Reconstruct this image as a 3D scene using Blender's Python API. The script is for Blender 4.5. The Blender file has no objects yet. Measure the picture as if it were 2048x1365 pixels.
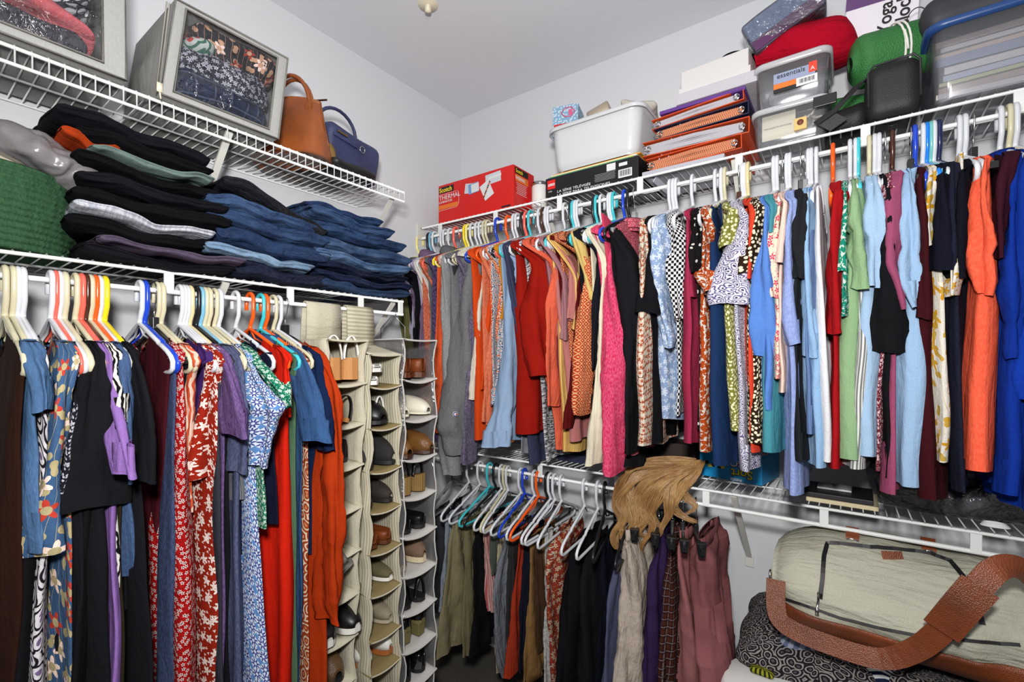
import bpy, math, random
from mathutils import Vector, Matrix, noise
PI = math.pi
rnd = random.Random(7)
C = bpy.context.scene.collection
sc = bpy.context.scene

# ---------------------------------------------------------------- camera, world, lights, exposure
CX, CY, CZ, YAW, F, HY = 1.7152, -1.907, 1.49, 0.6232, 932.4, 716.26
cam_d = bpy.data.cameras.new('camera'); cam = bpy.data.objects.new('camera', cam_d); C.objects.link(cam)
cam.location = (CX, CY, CZ); cam.rotation_euler = (PI/2, 0, YAW)
cam_d.sensor_width = 36; cam_d.lens = F/2048*36; cam_d.shift_y = (HY-682.5)/2048; cam_d.clip_start = .02
sc.camera = cam
sc.view_settings.view_transform = 'Standard'; sc.view_settings.look = 'None'
sc.view_settings.gamma = 1; sc.view_settings.use_curve_mapping = False
sc.view_settings.exposure = -0.08
w = bpy.data.worlds.new('world'); sc.world = w; w.use_nodes = True
w.node_tree.nodes['Background'].inputs[0].default_value = (.80, .86, 1, 1)
w.node_tree.nodes['Background'].inputs[1].default_value = .17
def light(name, kind, loc, rot, power, size, col=(1, 1, 1)):
    l = bpy.data.lights.new(name, kind); o = bpy.data.objects.new(name, l); C.objects.link(o)
    o.location = loc; o.rotation_euler = rot; l.energy = power; l.color = col
    if kind == 'AREA': l.shape = 'DISK'; l.size = size
    elif kind == 'POINT': l.shadow_soft_size = size
    return o
light('camera_flash', 'AREA', (1.72, -1.98, 1.78), (math.radians(88), 0, YAW), 40, .16, (1, .985, .97))
light('ceiling_lamp_light', 'POINT', (1.50, -1.65, 2.25), (0, 0, 0), 15, .12, (1, .97, .94))

# ---------------------------------------------------------------- picture ray helpers (a ray met with a real plane of the closet)
def ray(px, py):
    s = (px-1024)/F; v = -(py-HY)/F
    return Vector((-math.sin(YAW)+s*math.cos(YAW), math.cos(YAW)+s*math.sin(YAW), v))
def at_x(px, py, X):
    d = ray(px, py); t = (X-CX)/d.x; return Vector((CX, CY, CZ))+d*t
def at_y(px, py, Y):
    d = ray(px, py); t = (Y-CY)/d.y; return Vector((CX, CY, CZ))+d*t
def at_z(px, py, Z):
    d = ray(px, py); t = (Z-CZ)/d.z; return Vector((CX, CY, CZ))+d*t
def lerp(a, b, t): return a+(b-a)*t
def clamp(v, a, b): return max(a, min(b, v))

# ---------------------------------------------------------------- materials
MATS = {}
def lin(c):
    return tuple((x/255/12.92 if x/255 <= .04045 else ((x/255+.055)/1.055)**2.4) for x in c)
def rgba(c): return (*lin(c), 1)
class NT:
    def __init__(s, name):
        s.m = bpy.data.materials.new(name); s.m.use_nodes = True; s.t = s.m.node_tree
        s.b = s.t.nodes['Principled BSDF']; s.out = s.t.nodes['Material Output']
    def n(s, typ, ins=None, **kw):
        nd = s.t.nodes.new(typ)
        for k, v in kw.items(): setattr(nd, k, v)
        for k, v in (ins or {}).items(): s.set(nd.inputs[k], v)
        return nd
    def set(s, sock, v):
        if isinstance(v, bpy.types.NodeSocket): s.t.links.new(v, sock)
        elif isinstance(v, bpy.types.Node): s.t.links.new(v.outputs[0], sock)
        else: sock.default_value = v
    def math(s, op, a, b=0.0, c=None):
        ins = {0: a, 1: b}
        if c is not None: ins[2] = c
        return s.n('ShaderNodeMath', ins, operation=op).outputs[0]
    def mix(s, f, a, b):
        nd = s.n('ShaderNodeMix', data_type='RGBA'); s.set(nd.inputs[0], f); s.set(nd.inputs[6], a); s.set(nd.inputs[7], b)
        return nd.outputs[2]
    def scale(s, vec, k):
        k = k if isinstance(k, tuple) else (k, k, k)
        return s.n('ShaderNodeVectorMath', {0: vec, 1: k}, operation='MULTIPLY').outputs[0]
    def noise(s, vec, sc_, det=2.0, dist=0.0):
        return s.n('ShaderNodeTexNoise', {'Vector': vec, 'Scale': sc_, 'Detail': det, 'Distortion': dist}).outputs['Fac']
    def vor(s, vec, sc_, rand=1.0, feat='F1'):
        return s.n('ShaderNodeTexVoronoi', {'Vector': vec, 'Scale': sc_, 'Randomness': rand}, feature=feat)
    def lt(s, a, b): return s.math('LESS_THAN', a, b)
    def soft(s, a, lo, hi):
        r = s.n('ShaderNodeMapRange', {'Value': a, 'From Min': lo, 'From Max': hi}); r.clamp = True
        return r.outputs[0]

def petals(t, vec, sc_, n, R, rand=.75):
    """mask of n-petalled flowers scattered on the cloth; also the distance to each centre"""
    sv = t.scale(vec, sc_)
    v = t.n('ShaderNodeTexVoronoi', {'Vector': sv, 'Scale': 1.0, 'Randomness': rand}, feature='F1', voronoi_dimensions='2D')
    d = t.n('ShaderNodeVectorMath', {0: sv, 1: v.outputs['Position']}, operation='SUBTRACT').outputs[0]
    xyz = t.n('ShaderNodeSeparateXYZ', {0: d})
    ang = t.math('ARCTAN2', xyz.outputs[1], xyz.outputs[0])
    col = t.n('ShaderNodeSeparateColor', {0: v.outputs['Color']})
    a5 = t.math('ADD', t.math('MULTIPLY', ang, float(n)), t.math('MULTIPLY', col.outputs[0], 6.28))
    rr = t.math('MULTIPLY', t.math('ADD', t.math('MULTIPLY', t.math('COSINE', a5), .3), .7), R)
    return t.lt(v.outputs['Distance'], rr), v.outputs['Distance'], col.outputs[1]

CK = .76
def crgba(c): return tuple(x*CK for x in lin(c))+(1,)
def cloth(name, base, pat='solid', c2=None, c3=None, s=60.0, rough=.9, bump=.35):
    if name in MATS: return MATS[name]
    t = NT(name); uv = t.n('ShaderNodeTexCoord').outputs['UV']; B = crgba(base); c2 = crgba(c2 or base); c3 = crgba(c3 or (255, 255, 255))
    fine = t.noise(uv, 420, 2); big = t.noise(uv, 14, 3)
    dk = tuple(x*.8 for x in B[:3])+(1,); col = t.mix(t.soft(fine, .3, .7), dk, B)
    if pat == 'heather':
        st = t.noise(t.scale(uv, (1, .35, 1)), 260, 3); col = t.mix(t.soft(st, .38, .62), B, c2)
    elif pat == 'space':                         # marled streaks
        st = t.noise(t.scale(uv, (1, 7, 1)), 30, 4); col = t.mix(t.soft(st, .42, .58), B, c2)
    elif pat == 'stripe':
        x = t.n('ShaderNodeSeparateXYZ', {0: uv}).outputs[0]
        col = t.mix(t.lt(t.math('FRACT', t.math('MULTIPLY', x, s)), .5), B, c2)
    elif pat == 'hstripe':
        x = t.n('ShaderNodeSeparateXYZ', {0: uv}).outputs[1]
        col = t.mix(t.lt(t.math('FRACT', t.math('MULTIPLY', x, s)), .5), B, c2)
    elif pat == 'gingham':
        ch = t.n('ShaderNodeTexChecker', {'Vector': uv, 'Scale': s}).outputs['Fac']; col = t.mix(ch, B, c2)
    elif pat == 'plaid':
        xyz = t.n('ShaderNodeSeparateXYZ', {0: uv}); cc = col
        for ax in (0, 1):
            f = t.math('FRACT', t.math('MULTIPLY', xyz.outputs[ax], s)); cc = t.mix(t.lt(f, .09), cc, c3)
            f = t.math('FRACT', t.math('MULTIPLY', t.math('ADD', xyz.outputs[ax], .006), s)); cc = t.mix(t.math('MULTIPLY', t.lt(f, .5), .6), cc, c2)
        col = cc
    elif pat == 'dots':
        v = t.n('ShaderNodeTexVoronoi', {'Vector': uv, 'Scale': s, 'Randomness': .7}, voronoi_dimensions='2D')
        col = t.mix(t.lt(v.outputs['Distance'], .33), col, c2)
    elif pat == 'floral':
        m, d, r = petals(t, uv, s, 5, .40, .85); m2, d2, r2 = petals(t, t.n('ShaderNodeVectorMath', {0: uv, 1: (.31, .17, 0)}, operation='ADD').outputs[0], s*1.9, 3, .26, 1.0)
        col = t.mix(m2, col, c3); col = t.mix(m, col, c2); col = t.mix(t.lt(d, .12), col, c3)
    elif pat == 'bigfloral':
        m, d, r = petals(t, uv, s, 5, .34, .95)
        wv = t.n('ShaderNodeTexWave', {'Vector': uv, 'Scale': s*.55, 'Distortion': 9.0, 'Detail': 1.0, 'Detail Scale': .6}).outputs['Fac']
        leaf, dl, rl = petals(t, t.n('ShaderNodeVectorMath', {0: uv, 1: (.11, .27, 0)}, operation='ADD').outputs[0], s*1.5, 2, .36, 1.0)
        col = t.mix(t.lt(t.math('ABSOLUTE', t.math('SUBTRACT', wv, .5)), .035), col, c3)
        col = t.mix(leaf, col, c3); col = t.mix(m, col, t.mix(t.lt(r, .5), c2, rgba((232, 205, 190)))); col = t.mix(t.lt(d, .13), col, c3)
    elif pat == 'paisley':
        wob = t.n('ShaderNodeVectorMath', {0: uv, 1: t.scale(t.n('ShaderNodeTexNoise', {'Vector': uv, 'Scale': s*.5}).outputs['Color'], .03)}, operation='ADD').outputs[0]
        v = t.n('ShaderNodeTexVoronoi', {'Vector': wob, 'Scale': s, 'Randomness': .9}, voronoi_dimensions='2D')
        ring = t.math('SINE', t.math('MULTIPLY', v.outputs['Distance'], 22.0)); col = t.mix(t.soft(ring, .1, .5), col, c2)
        col = t.mix(t.lt(v.outputs['Distance'], .14), col, c3)
    elif pat == 'medallion':
        m, d, r = petals(t, uv, s, 8, .5, .25); col = t.mix(t.lt(d, .50), col, c2); col = t.mix(m, col, c3); col = t.mix(t.lt(d, .13), col, c2)
    elif pat == 'diamond':
        r_ = t.n('ShaderNodeMapping', {0: uv}); r_.inputs['Rotation'].default_value = (0, 0, PI/4); xyz = t.n('ShaderNodeSeparateXYZ', {0: r_.outputs[0]})
        fx = t.math('PINGPONG', t.math('MULTIPLY', xyz.outputs[0], s), .5); fy = t.math('PINGPONG', t.math('MULTIPLY', xyz.outputs[1], s), .5)
        col = t.mix(t.lt(t.math('MINIMUM', fx, fy), .07), col, c2); col = t.mix(t.lt(t.math('ADD', t.math('SUBTRACT', .5, fx), t.math('SUBTRACT', .5, fy)), .22), col, c2)
    elif pat == 'trellis':
        xyz = t.n('ShaderNodeSeparateXYZ', {0: uv}); X = t.math('MULTIPLY', xyz.outputs[0], s); Y = t.math('MULTIPLY', xyz.outputs[1], s*.7)
        f = t.math('MULTIPLY', t.math('COSINE', t.math('MULTIPLY', X, 6.28)), t.math('COSINE', t.math('MULTIPLY', Y, 6.28)))
        col = t.mix(t.lt(t.math('ABSOLUTE', f), .11), col, c2)
        m, d, r = petals(t, uv, s*2.1, 5, .42, .6); col = t.mix(m, col, c3); col = t.mix(t.lt(d, .14), col, c2)
    elif pat == 'leaves':
        m, d, r = petals(t, uv, s, 2, .62, 1.0); m2, d2, r2 = petals(t, t.n('ShaderNodeVectorMath', {0: uv, 1: (.07, .4, 0)}, operation='ADD').outputs[0], s*1.4, 3, .5, 1.0)
        col = t.mix(m2, col, c2); col = t.mix(m, col, c2)
    elif pat == 'zebra':
        wv = t.n('ShaderNodeTexWave', {'Vector': uv, 'Scale': s, 'Distortion': 8.0, 'Detail': 2.0}).outputs['Fac']; col = t.mix(t.soft(wv, .45, .55), B, c2)
    elif pat == 'denim':
        tw = t.noise(t.scale(uv, (1, .25, 1)), 300, 2); col = t.mix(t.soft(tw, .3, .7), B, tuple(min(1, x*1.5+.02) for x in B[:3])+(1,))
        col = t.mix(t.soft(big, .35, .75), col, c2)
    t.set(t.b.inputs['Base Color'], col); t.b.inputs['Roughness'].default_value = rough; t.b.inputs['Specular IOR Level'].default_value = .08
    cr = t.noise(t.scale(uv, (34, 7, 1)), 1.0, 3, .8); h = t.math('ADD', t.math('MULTIPLY', fine, .22), t.math('ADD', t.math('ADD', big, t.math('MULTIPLY', cr, 1.6)), t.math('MULTIPLY', t.noise(uv, 60, 2), .3)))
    bp = t.n('ShaderNodeBump', {'Height': h, 'Strength': bump, 'Distance': .012}); t.set(t.b.inputs['Normal'], bp)
    MATS[name] = t.m; return t.m
def plain(name, c, rough=.5, metal=0.0, spec=.5, bump=0.0, bs=80.0, coat=0.0, var=0.0):
    if name in MATS: return MATS[name]
    t = NT(name); co = t.n('ShaderNodeTexCoord').outputs['Object']; B = rgba(c)
    nz = t.noise(co, bs, 3)
    if var: t.set(t.b.inputs['Base Color'], t.mix(nz, tuple(x*(1-var) for x in B[:3])+(1,), tuple(min(1, x*(1+var)) for x in B[:3])+(1,)))
    else: t.set(t.b.inputs['Base Color'], t.mix(nz, tuple(x*.96 for x in B[:3])+(1,), B))
    t.b.inputs['Roughness'].default_value = rough; t.b.inputs['Metallic'].default_value = metal; t.b.inputs['Specular IOR Level'].default_value = spec
    t.b.inputs['Coat Weight'].default_value = coat
    if bump: t.set(t.b.inputs['Normal'], t.n('ShaderNodeBump', {'Height': nz, 'Strength': bump, 'Distance': .004}))
    MATS[name] = t.m; return t.m
def clear(name, tint=(235, 238, 240), alpha=.25, rough=.12, milk=.3, wr=0.0, gl=.5):
    """see-through plastic: transparent with a thin glossy and milky film"""
    if name in MATS: return MATS[name]
    t = NT(name); t.t.nodes.remove(t.b)
    tr = t.n('ShaderNodeBsdfTransparent', {0: rgba(tint)}); gs = t.n('ShaderNodeBsdfGlossy', {'Roughness': rough}); df = t.n('ShaderNodeBsdfDiffuse', {0: rgba((215, 217, 220))})
    if wr:
        co = t.n('ShaderNodeTexCoord').outputs['Object']; bp = t.n('ShaderNodeBump', {'Height': t.noise(co, 22, 4, 1.5), 'Strength': wr, 'Distance': .03})
        t.set(gs.inputs['Normal'], bp)
    fr = t.n('ShaderNodeFresnel', {'IOR': 1.45})
    m1 = t.n('ShaderNodeMixShader', {0: milk, 1: tr, 2: df}); f2 = t.math('ADD', t.math('MULTIPLY', fr, gl), alpha*.15)
    m2 = t.n('ShaderNodeMixShader', {0: f2, 1: m1, 2: gs}); t.t.links.new(m2.outputs[0], t.out.inputs[0])
    MATS[name] = t.m; return t.m
def leather(name, c, rough=.38):
    if name in MATS: return MATS[name]
    t = NT(name); co = t.n('ShaderNodeTexCoord').outputs['Object']; n1 = t.noise(co, 9, 4); B = rgba(c)
    t.set(t.b.inputs['Base Color'], t.mix(t.soft(n1, .3, .7), tuple(x*.6 for x in B[:3])+(1,), tuple(min(1, x*1.15) for x in B[:3])+(1,)))
    t.b.inputs['Roughness'].default_value = rough
    v = t.vor(co, 420).outputs['Distance']
    t.set(t.b.inputs['Normal'], t.n('ShaderNodeBump', {'Height': t.math('ADD', v, t.math('MULTIPLY', t.noise(co, 25, 3), 2.0)), 'Strength': .35, 'Distance': .003}))
    MATS[name] = t.m; return t.m

# ---------------------------------------------------------------- mesh builder
class MB:
    def __init__(s): s.v = []; s.f = []; s.uv = []; s.mi = []
    def quad(s, idx, uv=None, mi=0):
        s.f.append(tuple(idx)); s.uv.append(uv or [(s.v[i][0], s.v[i][2]) for i in idx]); s.mi.append(mi)
    def loft(s, rows, closed=True, cap0=False, cap1=False, mi=0):
        n = len(rows[0]); base = len(s.v)
        for r in rows: s.v.extend([tuple(p) for p in r])
        mid = rows[len(rows)//2]; U = [0.0]
        for j in range(1, n+1): U.append(U[-1]+(Vector(mid[j % n])-Vector(mid[j-1])).length)
        V = [0.0]
        for i in range(1, len(rows)):
            V.append(V[-1]+sum((Vector(rows[i][j])-Vector(rows[i-1][j])).length for j in (0, n//3, 2*n//3))/3)
        m = n if closed else n-1
        for i in range(len(rows)-1):
            for j in range(m):
                k = (j+1) % n
                s.f.append((base+i*n+j, base+i*n+k, base+(i+1)*n+k, base+(i+1)*n+j))
                s.uv.append([(U[j], -V[i]), (U[j+1], -V[i]), (U[j+1], -V[i+1]), (U[j], -V[i+1])]); s.mi.append(mi)
        if cap0: s.cap([base+j for j in range(n)], mi)
        if cap1: s.cap([base+(len(rows)-1)*n+j for j in reversed(range(n))], mi)
        return s
    def cap(s, idx, mi=0):
        s.f.append(tuple(idx)); s.uv.append([(s.v[i][0], s.v[i][1]) for i in idx]); s.mi.append(mi)
    def box(s, c, d, mi=0, rz=0.0, taper=1.0):
        x, y, z = d[0]/2, d[1]/2, d[2]/2; b = len(s.v); cr, sr = math.cos(rz), math.sin(rz)
        for sz in (-1, 1):
            k = taper if sz < 0 else 1.0
            for sx, sy in ((-1, -1), (1, -1), (1, 1), (-1, 1)):
                px, py = sx*x*k, sy*y*k; s.v.append((c[0]+px*cr-py*sr, c[1]+px*sr+py*cr, c[2]+sz*z))
        for q in ((0, 3, 2, 1), (4, 5, 6, 7), (0, 1, 5, 4), (1, 2, 6, 5), (2, 3, 7, 6), (3, 0, 4, 7)):
            P = [s.v[b+i] for i in q]; a, e = Vector(P[1])-Vector(P[0]), Vector(P[3])-Vector(P[0])
            s.f.append(tuple(b+i for i in q)); s.uv.append([(0, 0), (a.length, 0), (a.length, e.length), (0, e.length)]); s.mi.append(mi)
        return s
    def tube(s, pts, r, seg=8, closed=False, mi=0, cap=True, flat=1.0):
        P = [Vector(p) for p in pts]; n = len(P); rows = []; up = None
        for i in range(n):
            a = P[(i-1) % n] if (closed or i) else P[0]; b = P[(i+1) % n] if (closed or i < n-1) else P[-1]
            d = (b-a)
            if d.length < 1e-9: d = Vector((0, 0, 1))
            d.normalize()
            if up is None:
                up = Vector((0, 0, 1)) if abs(d.z) < .9 else Vector((1, 0, 0))
            sx = d.cross(up); 
            if sx.length < 1e-4: sx = d.orthogonal()
            sx.normalize(); up = sx.cross(d).normalized()
            rr = r[i] if isinstance(r, (list, tuple)) else r
            rows.append([P[i]+(sx*math.cos(t)*flat+up*math.sin(t))*rr for t in (2*PI*k/seg for k in range(seg))])
        if closed: rows.append(rows[0])
        return s.loft(rows, True, cap and not closed, cap and not closed, mi)
    def lathe(s, prof, seg=32, c=(0, 0, 0), mi=0, sx=1.0, sy=1.0, cap=True):
        rows = [[(c[0]+r*sx*math.cos(2*PI*k/seg), c[1]+r*sy*math.sin(2*PI*k/seg), c[2]+z) for k in range(seg)] for r, z in prof]
        return s.loft(rows, True, cap and prof[0][0] > 1e-5, cap and prof[-1][0] > 1e-5, mi)
    def build(s, name, mat, parent=None, smooth=True, loc=None, rot=None, bevel=0.0, sub=0, ang=None):
        me = bpy.data.meshes.new(name); me.from_pydata(s.v, [], s.f)
        ul = me.uv_layers.new(name='UVMap'); k = 0; flat = []
        for u in s.uv:
            for p in u: flat.extend((p[0], p[1]))
        ul.data.foreach_set('uv', flat)
        for m in (mat if isinstance(mat, (list, tuple)) else [mat]): me.materials.append(m)
        me.polygons.foreach_set('material_index', s.mi)
        me.polygons.foreach_set('use_smooth', [smooth]*len(s.f)); me.validate(); me.update()
        o = bpy.data.objects.new(name, me); C.objects.link(o)
        if parent: o.parent = parent
        if loc is not None: o.location = loc
        if rot is not None: o.rotation_euler = rot
        if bevel:
            b = o.modifiers.new('b', 'BEVEL'); b.width = bevel; b.segments = 3; b.limit_method = 'ANGLE'; b.angle_limit = .6
            if smooth and hasattr(me, 'shade_smooth'): pass
        if sub: m = o.modifiers.new('s', 'SUBSURF'); m.levels = m.render_levels = sub
        return o
def tag(o, label=None, cat=None, group=None, kind=None):
    if label: o['label'] = label
    if cat: o['category'] = cat
    if group: o['group'] = group
    if kind: o['kind'] = kind
    return o
def empty(name, loc=(0, 0, 0), rot=(0, 0, 0), label=None, cat=None, group=None):
    o = bpy.data.objects.new(name, None); C.objects.link(o); o.location = loc; o.rotation_euler = rot; o.empty_display_size = .05
    return tag(o, label, cat, group)
def copy_tree(o, parent=None):
    c = o.copy(); C.objects.link(c); c.parent = parent
    for ch in list(o.children): copy_tree(ch, c)
    return c
def rbox(c, d, r=.01, seg=4, mi=0, mb=None, puff=0.0, nz=0.0, seed=0.0, res=10):
    """rounded, optionally puffed and rumpled box made as a loft along z"""
    mb = mb or MB(); X, Y, Z = d[0]/2, d[1]/2, d[2]/2; rows = []; r = min(r, X*.98, Y*.98, Z*.98)
    zs = [(-Z+r-r*math.cos(a), r-r*math.sin(a)) for a in (PI/2*k/seg for k in range(seg+1))]
    zs = [(-Z+r*(1-math.sin(a)), r*(1-math.cos(a))) for a in (PI/2*(1-k/seg) for k in range(seg+1))]
    mids = [(-Z+r+(2*Z-2*r)*k/res, 0) for k in range(1, res)]
    zs = zs+mids+[(-z, i) for z, i in reversed(zs)]
    for z, ins in zs:
        row = []; cr = r
        for q in range(4):
            sx, sy = ((1, 1), (-1, 1), (-1, -1), (1, -1))[q]
            for k in range(seg+1):
                a = PI/2*(q+k/seg); row.append((sx*(X-r)+(cr-ins)*math.cos(a), sy*(Y-r)+(cr-ins)*math.sin(a), z))
            nxt = ((-1, 1), (-1, -1), (1, -1), (1, 1))[q]; a = PI/2*(q+1)
            p0 = row[-1]; p1 = (nxt[0]*(X-r)+(cr-ins)*math.cos(a), nxt[1]*(Y-r)+(cr-ins)*math.sin(a), z)
            for k in range(1, res): row.append(tuple(lerp(p0[i], p1[i], k/res) for i in range(3)))
        out = []
        for p in row:
            f = 1+puff*(1-(p[2]/Z)**2); fz = 1+puff*(1-max(abs(p[0]/X), abs(p[1]/Y))**2)
            q = Vector((p[0]*f, p[1]*f, p[2]*fz))
            if nz: q += noise.noise_vector(Vector((q.x*9+seed, q.y*9, q.z*9)))*nz
            out.append((c[0]+q.x, c[1]+q.y, c[2]+q.z))
        rows.append(out)
    # closing disks made of shrinking rings so caps can puff
    def ring(row, k):
        m = Vector((0, 0, 0))
        for p in row: m += Vector(p)
        m /= len(row)
        return [tuple(m.lerp(Vector(p), k)*1.0) for p in row]
    pre = [ring(rows[0], k) for k in (.02, .4, .75)]; post = [ring(rows[-1], k) for k in (.75, .4, .02)]
    if puff:
        for i, k in enumerate((1, .85, .44)):
            dz = puff*Z*k; pre[i] = [(p[0], p[1], p[2]-dz) for p in pre[i]]; post[2-i] = [(p[0], p[1], p[2]+dz) for p in post[2-i]]
    mb.loft(pre+rows+post, True, True, True, mi); return mb
def text_obj(name, s, size, mat, parent, loc, rot=(0, 0, 0), ext=.0004, align='LEFT', sx=1.0, bold=0.0, shear=0.0):
    cu = bpy.data.curves.new(name, 'FONT'); cu.body = s; cu.size = size; cu.extrude = ext; cu.align_x = align; cu.offset = bold; cu.shear = shear
    o = bpy.data.objects.new(name, cu); C.objects.link(o); dg = bpy.context.evaluated_depsgraph_get(); dg.update()
    me = bpy.data.meshes.new_from_object(o.evaluated_get(dg)); bpy.data.objects.remove(o)
    me.materials.clear(); me.materials.append(mat); q = bpy.data.objects.new(name, me); C.objects.link(q)
    q.parent = parent; q.location = loc; q.rotation_euler = rot; q.scale = (sx, 1, 1); return q

# ---------------------------------------------------------------- the room shell
def wallmat(name, c, b=.08):
    t = NT(name); co = t.n('ShaderNodeTexCoord').outputs['Object']; n = t.noise(co, 160, 4); B = rgba(c)
    t.set(t.b.inputs['Base Color'], t.mix(t.noise(co, 2, 2), tuple(x*.97 for x in B[:3])+(1,), B)); t.b.inputs['Roughness'].default_value = .75
    t.b.inputs['Specular IOR Level'].default_value = .25
    t.set(t.b.inputs['Normal'], t.n('ShaderNodeBump', {'Height': n, 'Strength': b, 'Distance': .003})); return t.m
ZC = 2.80; WX, WY = 3.1, -2.95
wm = wallmat('wall_paint', (208, 210, 213)); cm = wallmat('ceiling_paint', (222, 223, 228), .15)
def struct(name, c, d, m): return tag(MB().box(c, d).build(name, m, smooth=False), kind='structure')
struct('wall_left', (-.05, WY/2, ZC/2), (.1, -WY+.2, ZC+.2), wm)
struct('wall_back', (WX/2+.0, .05, ZC/2), (WX, .1, ZC+.2), wm)
struct('wall_right', (WX+.05, WY/2, ZC/2), (.1, -WY+.2, ZC+.2), wm)
struct('ceiling', (WX/2, WY/2, ZC+.05), (WX, -WY, .1), cm)
t = NT('carpet_pile'); co = t.n('ShaderNodeTexCoord').outputs['Object']; nn = t.noise(co, 300, 3)
t.set(t.b.inputs['Base Color'], t.mix(nn, rgba((52, 48, 44)), rgba((110, 104, 96)))); t.b.inputs['Roughness'].default_value = .95
t.set(t.b.inputs['Normal'], t.n('ShaderNodeBump', {'Height': nn, 'Strength': .9, 'Distance': .01}))
struct('floor', (WX/2, WY/2, -.05), (WX, -WY, .1), t.m)
bm_ = plain('trim_paint', (225, 226, 226), .4)
struct('baseboard_left', (.007, WY/2, .045), (.014, -WY, .09), bm_)
struct('baseboard_back', (WX/2, -.007, .045), (WX-.03, .014, .09), bm_)

# ---------------------------------------------------------------- wire shelves
wire = plain('white_epoxy_wire', (226, 228, 226), .35, 0, .5); brk = plain('painted_steel_bracket', (214, 214, 205), .4)
chrome = plain('chrome', (190, 190, 190), .18, 1.0)
SH = .305
def frame_pt(side, a, out, z):   # a along the wall, out from the wall
    return (out, a, z) if side == 'L' else (a, -out, z)
def shelf(name, side, a0, a1, z, rod, label, ties=(), brackets=(), lip=True, plate=None):
    P = lambda a, o, zz: frame_pt(side, a, o, zz)
    root = empty(name, P((a0+a1)/2, SH/2, z), label=label, cat='wire shelf'); R = Vector(root.location)
    L = lambda a, o, zz: tuple(Vector(P(a, o, zz))-R)
    d = MB(); n = int((a1-a0)/.0254)
    for i in range(n+1):
        a = a0+(a1-a0)*i/n
        pts = [L(a, .006, z), L(a, SH-.002, z+.0035), L(a, SH+.003, z)]
        if not rod: pts += [L(a, SH+.003, z-.036)]
        d.tube(pts, .0017, 5)
    d.build('deck_wires', wire, root)['kind'] = 'stuff'
    rl = MB()
    for o_, zz, r in ((.006, z-.003, .003), (.15, z-.004, .003), (SH, z-.003, .0045)):
        rl.tube([L(a0, o_, zz), L(a1, o_, zz)], r, 8)
    if not rod: rl.tube([L(a0, SH, z-.038), L(a1, SH, z-.038)], .0042, 8)
    rl.build('rail', wire, root)
    if rod:
        MB().tube([L(a0, SH-.003, z-.052), L(a1, SH-.003, z-.052)], .0062, 12).build('hanging_rod', wire, root)
        for a in ties:
            v = Vector(L(a, SH-.001, z-.026)); dd = (.008, .022, .054) if side == 'L' else (.022, .008, .054)
            MB().box(v, dd).build('rod_tie', wire, root, smooth=False, bevel=.002)
    for a in brackets:
        b = MB(); p0 = Vector(L(a, SH-.012, z-.008)); p1 = Vector(L(a, .004, z-.30))
        dx = Vector((1, 0, 0)) if side == 'B' else Vector((0, 1, 0)); rows = []
        for k in range(2):
            p = (p0, p1)[k]; nrm = (p1-p0).normalized().cross(dx)
            rows.append([p+dx*.009, p+dx*.009+nrm*.007, p-dx*.009+nrm*.007, p-dx*.009])
        b.loft(rows, True, True, True); q = b.build('bracket', brk, root, smooth=False)
        f = MB(); v = Vector(L(a, .004, z-.318)); f.box(v, (.006, .03, .045) if side == 'L' else (.03, .006, .045)); f.build('bracket_foot', brk, q, smooth=False, bevel=.002)
    return root
ZUL, ZLL, ZUR, ZLR = 2.14, 1.712, 2.129, 1.062
yend = at_x(806, 400, SH).y
shelf('wire_shelf', 'L', -2.75, yend+.005, ZUL, False, 'upper white wire shelf on the left wall carrying the storage bags and handbags', brackets=[at_x(462, 256, SH).y, yend-.03])
tl = [at_x(p, 600, SH).y for p in (338, 581, 722, 806)]; tl[-1] -= .012
shelf('wire_shelf', 'L', -2.75, yend, ZLL, True, 'lower white wire shelf on the left wall carrying folded jeans and the green basket', ties=tl+[tl[0]-.33, tl[0]-.66], brackets=[at_x(455, 560, SH).y, yend-.04])
tb = [at_y(p, 400, -SH).x for p in (880, 991, 1119, 1280, 1478, 1731, 2040)]
shelf('wire_shelf', 'B', .02, 3.05, ZUR, True, 'upper white wire shelf on the back wall carrying the boxes, binders and bins', ties=tb+[2.3, 2.6, 2.9], brackets=[at_y(1083, 400, -SH).x, at_y(1467, 325, -SH).x, 2.5])
tc = [at_y(p, 980, -SH).x for p in (1080, 1235, 1412, 1648, 1952)]
shelf('wire_shelf', 'B', .02, 3.05, ZLR, True, 'lower white wire shelf on the back wall above the trousers and the duffel bag', ties=tc, brackets=[at_y(1480, 985, -SH).x-.02, 2.6])
for px, z, s_ in ((832, ZUR, 'upper'),):
    r = empty('shelf_end_bracket', (0.004, -.30, z-.02), label='white bracket fixing the upper back shelf to the left wall', cat='bracket')
    MB().box((0, 0, 0), (.006, .05, .075)).build('plate', brk, r, smooth=False, bevel=.002)
    MB().tube([(0, 0, .02), (.006, 0, .02)], .004, 8).build('screw', chrome, r)
# fire sprinkler on the ceiling
p = at_z(848, 2, ZC); r = empty('ceiling_sprinkler', (p.x, p.y+.02, ZC), label='small off-white sprinkler head on the ceiling', cat='sprinkler')
MB().lathe([(.0, -.006), (.035, -.005), (.038, 0)], 24).build('escutcheon', plain('cream_enamel', (225, 215, 190), .4), r)
MB().lathe([(.0, -.03), (.012, -.028), (.01, -.006)], 16).build('nozzle', plain('cream_enamel', (225, 215, 190), .4), r)
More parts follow.
